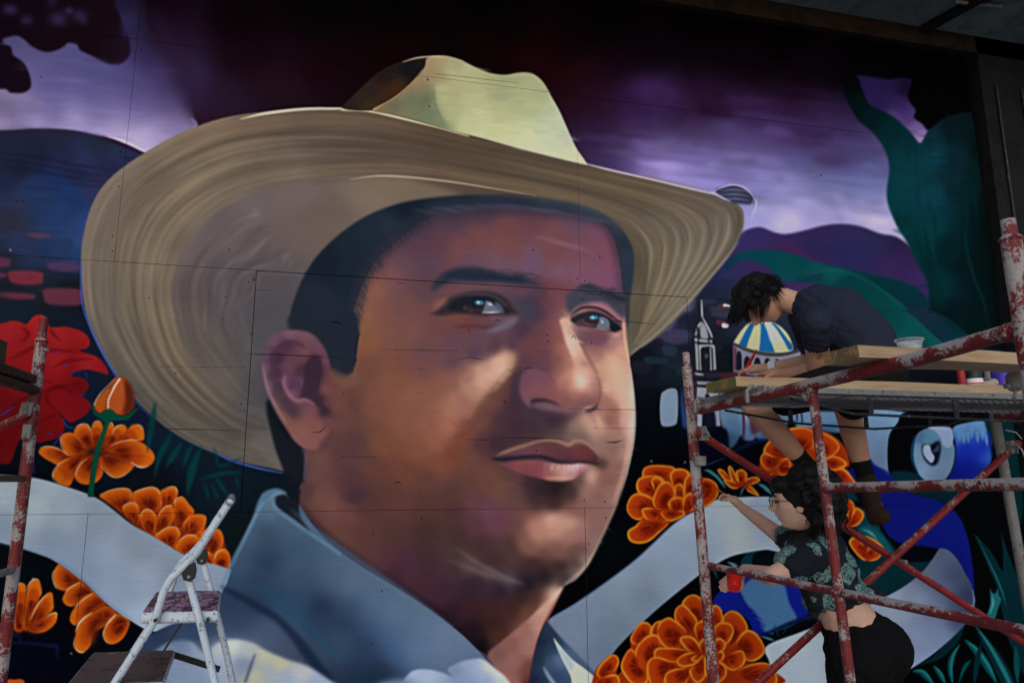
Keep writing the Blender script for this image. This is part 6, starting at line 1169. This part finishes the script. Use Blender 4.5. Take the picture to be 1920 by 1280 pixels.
bottle(3.905, -1.31, 1.93, .042, .11, mat('purple_bottle', (.06, .03, .35), .3), mat('lilac_cap', (.3, .25, .6), .4), 'purple paint bottle near the right edge between the two planks')
bottle(3.70, -1.30, 1.93, .016, .10, mat('red_tube_plastic', (.3, .02, .02), .35), BLK, 'thin dark red paint tube beside the black bottle', 'tube')
rg_ = obj('rag', fused('rag', [ell((3.815, -1.31, 1.945), (.035, .03, .02)), ell((3.84, -1.32, 1.955), (.02, .025, .02)), ell((3.79, -1.30, 1.95), (.02, .02, .025))], .004, 3), mat('tan_rag', (.36, .3, .24), .9)); tag(rg_, 'crumpled tan rag between the paint bottles on the plank', 'rag')
cl_ = obj('tube_clamp', [lathe((3.24, -1.95, 1.862), [(.016, -.03), (.024, -.025), (.024, .02), (.014, .03)], 16, (.3, .4, 1)), tube((3.20, -1.95, 1.845), (3.25, -1.95, 1.85), .009), path([(3.24, -1.95, 1.84), (3.235, -1.95, 1.82), (3.228, -1.95, 1.80)], .005, 8)], STEEL); tag(cl_, 'grey tube clamp hanging under the thick upper plank at the right edge', 'clamp')
# ---------------------------------------------------------------- people
def skin(name, col, warm=(.35, .1, .07), tats=()):
    m = mat(name, col, .6, 0, .2); k = NT(m); c = k.coord((1, 1, 1))
    n = k.noise(c, 22, 4); cc = k.mix(k.ramp(n, [(.35, (0, 0, 0)), (.75, (.35, .35, .35))]), col, warm)
    for (x, y, z, r_) in tats:
        g = k.n('ShaderNodeTexCoord'); d = k.n('ShaderNodeVectorMath', operation='DISTANCE'); k.l(g.outputs['Object'], d.inputs[0]); d.inputs[1].default_value = (x, y, z)
        a = k.ramp(d.outputs['Value'], [(r_*.6, (1, 1, 1)), (r_, (0, 0, 0))])
        nn = k.ramp(k.noise(c, 60, 3, .6, 1.5), [(.47, (0, 0, 0)), (.52, (1, 1, 1))])
        x_ = k.n('ShaderNodeMath', operation='MULTIPLY'); k.l(a, x_.inputs[0]); k.l(nn, x_.inputs[1])
        cc = k.mix(x_.outputs[0], cc, (.05, .045, .05))
    k.l(cc, k.b.inputs['Base Color']); k.bump(k.noise(c, 180, 3), .08, .002)
    try: k.b.inputs['Subsurface Weight'].default_value = .08; k.b.inputs['Subsurface Radius'].default_value = (.02, .008, .004)
    except Exception: pass
    return m
def fabric(name, col, rough=.9, wr=30):
    m = mat(name, col, rough, 0, .06); k = NT(m); c = k.coord((1, 1, 1)); n = k.noise(c, wr, 4, .6, .8)
    k.l(k.mix(n, tuple(v*.75 for v in col), tuple(v*1.25 for v in col)), k.b.inputs['Base Color']); k.bump(n, .5, .012); return m
def headmesh(c, fwd, up, s=1.):
    """head with brow, nose, lips, chin, jaw and ears; s scales a 23 cm head"""
    c = V3(c); f = V3(fwd); f /= np.linalg.norm(f); u = V3(up); u -= f*np.dot(u, f); u /= np.linalg.norm(u); r = np.cross(f, u)
    n, m = 48, 40; v, fs = [], []
    def P(t, p):
        x, y, z = math.sin(p)*math.cos(t), math.sin(p)*math.sin(t), math.cos(p)      # x forward, y side, z up
        X, Y, Zz = x*.098, y*.075, z*.118
        if z < 0: Y *= 1-.30*(-z)**1.3; X *= 1-.05*(-z); X += .012*(-z)*max(0, x)
        if x < 0 and z > -.3: X *= 1.06
        g = lambda y0, z0, sy, sz: math.exp(-((y-y0)/sy)**2-((z-z0)/sz)**2) if x > 0 else 0.
        X += .036*g(0, -.17, .17, .15)+.016*g(0, .04, .14, .16)                      # nose, bridge
        X += .006*g(0, .28, .55, .12)-.010*g(.36, .06, .2, .14)-.010*g(-.36, .06, .2, .14)
        X += .014*g(0, -.45, .28, .055)+.012*g(0, -.59, .26, .055)-.010*g(0, -.52, .3, .028)-.006*g(0, -.70, .3, .06)-.006*g(0, -.34, .2, .05)
        X += .020*g(0, -.84, .35, .14)
        Y += .006*(1 if y > 0 else -1)*(math.exp(-((z+.12)/.2)**2) if .2 < x < .85 else 0)
        return c+(f*X+r*Y+u*Zz)*s
    v.append(P(0, 0))
    for i in range(1, m):
        for j in range(n): v.append(P(2*math.pi*j/n, math.pi*i/m))
    v.append(P(0, math.pi)); L = len(v)-1
    for j in range(n): fs.append((0, 1+j, 1+(j+1) % n)); fs.append((L, L-n+(j+1) % n, L-n+j))
    for i in range(m-2):
        for j in range(n): a = 1+i*n+j; b = 1+i*n+(j+1) % n; fs.append((a, a+n, b+n, b))
    out = [(v, fs)]
    for sg in (-1, 1):
        e = c+(r*sg*.076-f*.008-u*.012)*s
        out.append(ell(e, np.array([f*.019-r*sg*.004, r*sg*.008, u*.031])*s, 14, 10))
    return out, (f, r, u)
def hand(wr, palm, curl_dir, side, s=1., curl=.9, spread=.012):
    """palm and five bent fingers; palm = centre of palm, curl_dir = way the fingers close, side = thumb side"""
    wr, palm = V3(wr), V3(palm); d = palm-wr; d /= np.linalg.norm(d); cd = V3(curl_dir); cd -= d*np.dot(cd, d); cd /= np.linalg.norm(cd)
    sd = V3(side); sd -= d*np.dot(sd, d)+cd*np.dot(sd, cd); sd /= np.linalg.norm(sd)
    out = [rcone(wr, .024*s, palm, .026*s)]
    for k in (-1, 0, 1): out.append(rcone(palm-d*.02*s+sd*k*.016*s, .017*s, palm+d*.032*s+sd*k*.022*s, .0125*s))
    for i, (o, L) in enumerate(((1.5, .92), (.5, 1.05), (-.5, 1.0), (-1.5, .8))):
        b = palm+d*.034*s+sd*o*spread*1.25*s; a = 0.; p = b
        for j, seg in enumerate((.038, .026, .02)):
            a += curl*(.55+.45*j)*.8; q_ = p+(d*math.cos(a)+cd*math.sin(a))*seg*L*s
            out.append(rcone(p, (.0088-.0008*j)*s, q_, (.0082-.0008*j)*s, 10)); p = q_
    t0 = palm-d*.018*s+sd*.022*s; t1_ = t0+(d*.45+sd*.7+cd*.35)*.036*s; t2 = t1_+(d*.75+cd*.6+sd*.05)*.03*s
    out += [rcone(t0, .012*s, t1_, .0105*s, 10), rcone(t1_, .0105*s, t2, .0085*s, 10)]
    return out
def strands(n, root, dirf, L, r0, rs, bend, seg=5):
    out = []
    for i in range(n):
        p = V3(root(rs)); d = V3(dirf(p, rs)); l = L*rs.uniform(.6, 1.2)/seg; pts = [p]
        for k in range(seg):
            d = d+V3(bend)*.35/seg*3+V3((rs.uniform(-1, 1), rs.uniform(-1, 1), rs.uniform(-1, 1)))*.10; d /= np.linalg.norm(d); p = p+d*l; pts.append(p)
        out.append(path(pts, [r0*(1-.85*k/seg) for k in range(seg+1)], 4))
    return out
HAIR = mat('black_hair', (.008, .007, .007), .5, 0, .12); _k = NT(HAIR); _k.bump(_k.noise(_k.coord((60, 60, 14)), 6, 4), .6, .006)
rs = random.Random(11)
# ---- man sitting on the deck, bent over the wall
J = dict(pelvis=(3.362, -1.19, 2.015), belly=(3.352, -1.158, 2.146), chest=(3.277, -1.081, 2.275), up=(3.231, -1.026, 2.320), neck=(3.175, -.965, 2.350), head=(3.054, -0.850, 2.393),
         shN=(3.113, -1.155, 2.216), elN=(3.221, -1.000, 2.036), wrN=(3.213, -0.770, 2.049), haN=(3.197, -0.685, 2.068), shF=(3.255, -.881, 2.304), elF=(3.446, -.697, 2.137), wrF=(3.294, -.51, 2.122), haF=(3.237, -.44, 2.126),
         hipN=(3.291, -1.269, 1.986), hipF=(3.445, -1.074, 1.99), knL=(3.015, -.794, 1.887), anL=(3.289, -.766, 1.616), toL=(3.41, -.728, 1.49), knR=(3.527, -.783, 1.883), anR=(3.592, -.789, 1.565), toR=(3.611, -.82, 1.43))
hm, (hf, hr, hu) = headmesh(J['head'], (-.34, .26, -.90), (-.86, .40, .30), .98)
P_ = [rcone(J['pelvis'], .115, J['belly'], .112), rcone(J['belly'], .112, J['chest'], .12), rcone(J['chest'], .12, J['up'], .10), rcone(J['shN'], .058, J['shF'], .058), rcone(J['up'], .075, J['neck'], .054), rcone(J['neck'], .054, V3(J['head'])-hf*.035-hu*.02, .055)]
P_ += [rcone(J['shN'], .058, J['elN'], .047), rcone(J['elN'], .046, J['wrN'], .031), rcone(J['shF'], .058, J['elF'], .046), rcone(J['elF'], .046, J['wrF'], .030)]
P_ += [rcone(J['hipN'], .085, J['knL'], .060), rcone(J['knL'], .058, ln(J['knL'], J['anL'], .35), .058), rcone(ln(J['knL'], J['anL'], .35), .058, J['anL'], .036), rcone(J['hipF'], .085, J['knR'], .060), rcone(J['knR'], .058, ln(J['knR'], J['anR'], .35), .058), rcone(ln(J['knR'], J['anR'], .35), .058, J['anR'], .036)]
P_ += [rcone(J['anL'], .036, J['toL'], .030), rcone(J['anR'], .036, J['toR'], .030)]
P_ += hm+hand(J['wrF'], J['haF'], (.1, .5, -.8), (-.3, .2, .9), 1.0, 1.0)+hand(J['wrN'], J['haN'], (.2, .3, -.9), (-.8, .2, .1), 1.0, .45)
TANS = skin('tanned_skin', (.54, .30, .20), (.46, .20, .13), ((3.15, -1.12, 2.12, .07), (3.255, -.85, 2.05, .06)))
man = obj('person', fused('person', P_, .0048, 2), TANS); tag(man, 'dark-haired man in dark T-shirt and shorts painting from the scaffold platform', 'person', 'mural painters')
SH = [rcone(J['pelvis'], .128, J['belly'], .128), rcone(J['belly'], .128, J['chest'], .136), rcone(J['chest'], .136, J['up'], .112), rcone(J['shN'], .070, J['shF'], .070), rcone(J['up'], .08, ln(J['up'], J['neck'], .72), .068),
      rcone(J['shN'], .070, ln(J['shN'], J['elN'], .34), .064), rcone(J['shF'], .070, ln(J['shF'], J['elF'], .6), .064)]
NAVY = fabric('black_cotton', (.022, .026, .042))
obj('t_shirt', fused('t_shirt', SH, .007, 6, fold=.0032, fs=(9, 9, 16)), NAVY, man)
obj('shorts', fused('shorts', [rcone(V3(J['pelvis'])-V3((0, 0, .02)), .131, J['pelvis'], .133), rcone(J['hipN'], .098, ln(J['hipN'], J['knL'], .72), .084), rcone(J['hipF'], .098, ln(J['hipF'], J['knR'], .75), .084)], .008, 5), fabric('black_shorts', (.009, .009, .01)), man)
for a, b in (('anL', 'toL'), ('anR', 'toR')):
    A_, B_ = V3(J[a]), V3(J[b]); K_ = V3(J['kn'+a[-1]]); up_ = (K_-A_)/np.linalg.norm(K_-A_); dd = (B_-A_)/np.linalg.norm(B_-A_)
    obj('sock', [path([A_+up_*.075, A_+up_*.04, A_, A_+dd*.03], [.044, .042, .043, .045], 18)], fabric('black_sock', (.010, .010, .011), wr=80), man)
    sh = obj('shoe', fused('shoe', [rcone(A_+dd*.015, .046, A_+dd*.07, .046), rcone(A_+dd*.05, .047, B_+dd*.06+V3((-.01, .02, 0)), .040), ell(B_+dd*.05, (.044, .05, .044))], .006, 4), fabric('brown_black_shoe', (.03, .018, .014), .7), man)
hc = V3(J['head'])
def hroot(rs_):
    t, p = rs_.uniform(0, 6.28), math.acos(rs_.uniform(-.25, 1))
    q_ = (hu*math.cos(p)*.122+hr*math.sin(p)*math.sin(t)*.082+hf*(math.sin(p)*math.cos(t)*.100-.012))
    if np.dot(q_, hf) > .045 and np.dot(q_, hu) < .055: q_ = q_-hf*.09+hu*.04
    return hc+q_
cap_ = [ell(hc+hu*.030-hf*.020, np.array([hf*.106, hr*.087, hu*.104])), ell(hc-hf*.045+hu*.0, np.array([hf*.07, hr*.080, hu*.088])), ell(hc+hf*.055+hu*.075, np.array([hf*.055, hr*.07, hu*.045]))]
for i in range(26):
    q_ = hroot(rs); cap_.append(ell(q_+(q_-hc)*.02, (.026, .026, .022), 10, 8))
hair = obj('hair', fused('hair', cap_, .006, 3), HAIR, man)
def hdir(p, r_):
    o_ = (p-hc)/np.linalg.norm(p-hc); t_ = hf*.8-hu*.25+V3((0, 0, -.4)) if np.dot(p-hc, hf) > -.03 else -hu*.8+V3((0, 0, -.3))
    t_ = t_-o_*np.dot(t_, o_); return t_-o_*.02
st_ = strands(1500, hroot, hdir, .085, .0021, rs, (-.02, .02, -.4))
st_ += strands(420, lambda r_: hc+hf*r_.uniform(.03, .09)+hu*r_.uniform(.06, .115)+hr*r_.uniform(-.075, .075), lambda p, r_: hf*.8+V3((-.2, .05, -.3)), .085, .0021, rs, (-.02, .02, -.6))
obj('hair_strands', st_, HAIR, man)
obj('wristband', [path([ln(J['wrF'], J['elF'], .02), ln(J['wrF'], J['elF'], .10), ln(J['wrF'], J['elF'], .16)], [.036, .037, .038], 20)], fabric('white_band', (.7, .72, .75), .9, 60), man)
# brush with red handle
def brush(b0, b1, b2, b3, mh, lab, mt, tipc, rr=.0055):
    o = obj('paintbrush', [path([b0, ln(b0, b1, .3), ln(b0, b1, .7), b1], [.003, rr, rr*1.35, rr], 10)], mh); tag(o, lab, 'paintbrush', 'brushes in use')
    obj('ferrule', [tube(b1, b2, rr*.9, rr*1.0, 12)], mat('ferrule_metal', (.5, .45, .3), .3, .9), o)
    obj('bristles', [path([b2, ln(b2, b3, .5), b3], [rr*1.0, rr*1.3, rr*.3], 12)], mat('bristle_'+mt, tipc, .7), o)
brush((3.240, -.495, 2.222), (3.206, -.40, 2.10), (3.228, -.30, 2.085), (3.289, -.06, 2.056), mat('red_lacquer', (.5, .02, .02), .25), 'red-handled brush in the hand of the man on the platform', 'cream', (.75, .72, .62), .0085)

# ---- woman inside the scaffold
J = dict(head=(2.962, -1.150, 1.455), neck=(3.035, -1.135, 1.352), up=(3.047, -1.145, 1.285), chest=(3.052, -1.162, 1.205), waist=(3.112, -1.175, 1.04), hip=(3.176, -1.186, .915),
         shF=(3.075, -.985, 1.284), elF=(3.138, -.73, 1.296), wrF=(3.095, -.51, 1.408), haF=(3.088, -.44, 1.447), shN=(2.925, -1.270, 1.258), elN=(2.725, -1.301, 1.192), wrN=(2.728, -1.105, 1.192), haN=(2.722, -1.045, 1.160),
         hipL=(3.105, -1.258, .87), hipR=(3.255, -1.128, .87), knL=(3.10, -1.20, .48), knR=(3.29, -1.10, .48), anL=(3.12, -1.25, .09), anR=(3.31, -1.15, .09), toL=(3.03, -1.13, .04), toR=(3.22, -1.03, .04))
hm, (hf, hr, hu) = headmesh(J['head'], (-.80, .60, -.04), (.10, -.07, 1), .93)
P_ = [rcone(J['hip'], .112, J['waist'], .098), rcone(J['waist'], .100, J['chest'], .108), rcone(J['chest'], .112, J['up'], .085), rcone(J['shN'], .045, J['shF'], .045), rcone(J['up'], .06, J['neck'], .045), rcone(J['neck'], .045, V3(J['head'])-hf*.035-hu*.03, .046)]
P_ += [rcone(J['shN'], .046, J['elN'], .036), rcone(J['elN'], .036, J['wrN'], .024), rcone(J['shF'], .048, J['elF'], .040), rcone(J['elF'], .040, J['wrF'], .025)]
P_ += [rcone(J['hipL'], .10, J['knL'], .06), rcone(J['knL'], .058, J['anL'], .036), rcone(J['hipR'], .10, J['knR'], .06), rcone(J['knR'], .058, J['anR'], .036), rcone(J['anL'], .036, J['toL'], .03), rcone(J['anR'], .036, J['toR'], .03)]
P_ += hm+hand(J['wrF'], J['haF'], (-.3, .6, -.3), (-.5, .1, .8), .9, .75)+hand(J['wrN'], J['haN'], (-.75, .1, -.5), (0, -.9, .2), .9, .8)
PALE = skin('light_skin', (.57, .35, .255), (.52, .25, .18))
wom = obj('person', fused('person', P_, .0048, 2), PALE); tag(wom, 'curly-haired woman with glasses in a dragon print shirt painting inside the scaffold', 'person', 'mural painters')
def M_print():
    m = mat('dragon_print', rough=.85, spec=.2); k = NT(m); c = k.coord((1, 1, 1))
    v = k.n('ShaderNodeTexVoronoi', feature='F1', i_Scale=11., i_Randomness=.75); 
    nz = k.n('ShaderNodeTexNoise', i_Scale=14., i_Detail=3.); k.l(c, nz.inputs['Vector'])
    mx = k.n('ShaderNodeVectorMath', operation='MULTIPLY_ADD'); k.l(nz.outputs['Color'], mx.inputs[0]); mx.inputs[1].default_value = (.055, .055, .055); k.l(c, mx.inputs[2]); k.l(mx.outputs[0], v.inputs['Vector'])
    body = k.ramp(v.outputs['Distance'], [(.0, (0, 0, 0)), (.07, (0, 0, 0)), (.09, (1, 1, 1)), (.43, (1, 1, 1)), (.47, (0, 0, 0))])
    curl = k.ramp(k.noise(c, 44, 2, .5, 3.0), [(.42, (0, 0, 0)), (.44, (1, 1, 1)), (.60, (1, 1, 1)), (.62, (.05, .05, .05))])
    fine = k.ramp(k.noise(c, 120, 2, .5, 2), [(.36, (.25, .25, .25)), (.46, (1, 1, 1))])
    a = k.n('ShaderNodeMath', operation='MULTIPLY'); k.l(body, a.inputs[0]); k.l(curl, a.inputs[1])
    b = k.n('ShaderNodeMath', operation='MULTIPLY'); k.l(a.outputs[0], b.inputs[0]); k.l(fine, b.inputs[1])
    k.l(k.mix(b.outputs[0], (.006, .009, .013), (.15, .27, .25)), k.b.inputs['Base Color']); k.bump(k.noise(c, 26, 4, .6, .8), .5, .012); return m
W_ = V3(J['waist'])
SH = [rcone(ln(J['waist'], J['chest'], .45), .118, J['chest'], .120), rcone(J['chest'], .120, J['up'], .098), rcone(J['shN'], .060, J['shF'], .058), rcone(J['up'], .07, ln(J['up'], J['neck'], .55), .055),
      rcone(J['shN'], .062, ln(J['shN'], J['elN'], .50), .072), rcone(J['shF'], .060, ln(J['shF'], J['elF'], .52), .066), ell(ln(J['waist'], J['chest'], .40), (.135, .135, .05)), ell(V3(J['waist'])+V3((.04, -.02, .065)), (.12, .12, .04)),
      rcone((2.985, -1.19, 1.17), .06, (2.965, -1.20, 1.085), .05), rcone((2.955, -1.215, 1.09), .045, (2.955, -1.215, 1.03), .02)]
obj('shirt', fused('shirt', SH, .007, 4, fold=.005, fs=(10, 10, 18)), M_print(), wom)
TR_ = [rcone(V3(J['hip'])+V3((0, 0, -.01)), .140, V3(J['hip'])-V3((0, 0, .03)), .148), ell(V3(J['hip'])+V3((-.012, 0, .030)), (.138, .138, .045)), rcone(V3(J['hip'])+V3((.05, -.02, -.03)), .135, V3(J['hip'])-V3((0, 0, .05)), .14), rcone(J['hipL'], .122, J['knL'], .095), rcone(J['knL'], .095, V3(J['anL'])+V3((0, 0, .03)), .085), rcone(J['hipR'], .122, J['knR'], .095), rcone(J['knR'], .095, V3(J['anR'])+V3((0, 0, .03)), .085)]
obj('trousers', fused('trousers', TR_, .009, 5, fold=.006, fs=(12, 12, 16)), fabric('black_trousers', (.006, .006, .0065)), wom)
for a, b in (('anL', 'toL'), ('anR', 'toR')):
    obj('shoe', fused('shoe', [rcone(V3(J[a])-V3((0, 0, .035)), .044, V3(J[b])+V3((-.05, .06, .005)), .036)], .007, 3), fabric('dark_shoe', (.02, .02, .02), .7), wom)
hc = V3(J['head'])
cap_ = [ell(hc+hu*.035-hf*.030, np.array([hf*.104, hr*.092, hu*.105])), ell(hc-hf*.085+hu*.01, np.array([hf*.095, hr*.10, hu*.115])), ell(hc-hf*.070-hu*.030, np.array([hf*.070, hr*.070, hu*.065])), ell(hc-hf*.060+hu*.115, np.array([hf*.082, hr*.078, hu*.052])), ell(hc+hf*.06+hu*.075, np.array([hf*.045, hr*.07, hu*.04]))]
def wroot(rs_):
    while True:
        d = V3((rs_.gauss(0, 1), rs_.gauss(0, 1), rs_.gauss(0, 1))); d /= np.linalg.norm(d)
        q_ = hu*d[2]*.138+hr*d[1]*.105+hf*(d[0]*.115-.058)+hu*.014
        a_, b_ = np.dot(q_, hf), np.dot(q_, hu)
        if a_ > -.030 and b_ < .062: continue
        return hc+q_
for i in range(90): cap_.append(ell(wroot(rs), (.020, .020, .020), 8, 6))
obj('hair', fused('hair', cap_, .006, 2), HAIR, wom)
cu = []
for i in range(300):
    p = wroot(rs); d = (p-hc)/np.linalg.norm(p-hc); x, y, _d = _basis(d*.5+V3((0, 0, -.8))); ph_ = rs.uniform(0, 6.28); L_ = rs.uniform(.02, .05); pts = []
    for k in range(9):
        t = k/8.; pts.append(p+d*.012*t+V3((0, 0, -1))*L_*t+(x*math.cos(ph_+t*9)+y*math.sin(ph_+t*9))*.009)
    cu.append(path(pts, [.0028*(1-.7*k/8.) for k in range(9)], 4))
for i in range(5):
    p = V3((3.125, -1.16, 1.42))+V3((rs.uniform(-.02, .03), rs.uniform(-.04, .04), rs.uniform(-.02, .03))); pts = []; ph_ = rs.uniform(0, 6)
    for k in range(10): t = k/9.; pts.append(p+V3((.02*t, 0, -.10*t))+V3((math.cos(ph_+t*11), math.sin(ph_+t*11), 0))*.009)
    cu.append(path(pts, [.0028*(1-.6*k/9.) for k in range(10)], 4))
obj('hair_curls', cu, HAIR, wom)
gl = []
for sg in (-1, 1):
    c_ = hc+hf*.103+hr*sg*.034+hu*.008; n_ = hf*.9+hr*sg*.25; n_ /= np.linalg.norm(n_); x = np.cross(n_, hu); x /= np.linalg.norm(x); y = np.cross(x, n_)
    gl.append(path([c_+x*math.cos(t)*.026+y*math.sin(t)*.022 for t in np.linspace(0, 2*math.pi, 22)], .0017, 6))
    gl.append(path([c_+hr*sg*.025+hu*.006, hc+hf*.06+hr*sg*.078+hu*.012, hc-hf*.01+hr*sg*.082+hu*.008], .0016, 6))
gl.append(path([hc+hf*.112-hr*.01+hu*.012, hc+hf*.116+hu*.015, hc+hf*.112+hr*.01+hu*.012], .0016, 6))
obj('glasses', gl, mat('dark_wire', (.02, .025, .035), .3, .6), wom)
for sg in (-1, 1):
    obj('eye', [ell(hc+hf*.082+hr*sg*.033+hu*.008, (.008, .008, .006), 10, 8)], mat('eye', (.03, .02, .018), .2), wom)
    obj('eyebrow', [path([hc+hf*.096+hr*sg*.015+hu*.032, hc+hf*.094+hr*sg*.034+hu*.036, hc+hf*.080+hr*sg*.052+hu*.030], [.002, .004, .0015], 6)], HAIR, wom)
brush((3.088, -.462, 1.442), (3.112, -.315, 1.470), (3.150, -.20, 1.487), (3.212, -.03, 1.503), BLK, 'thin black brush the woman holds against the orange marigold', 'orange', (.55, .2, .03), .0055)
cx_ = V3((2.694, -1.075, 1.168)); dn = V3((-.42, -.62, -.66)); dn /= np.linalg.norm(dn)
cup = obj('paint_cup', [lathe(cx_, [(.030, -.012), (.0305, 0), (.027, .045), (.0255, .062), (.023, .066), (.0, .066)], 26, tuple(dn))], mat('red_plastic', (.62, .02, .012), .22)); tag(cup, 'small red plastic cup in the lowered hand of the woman', 'cup')
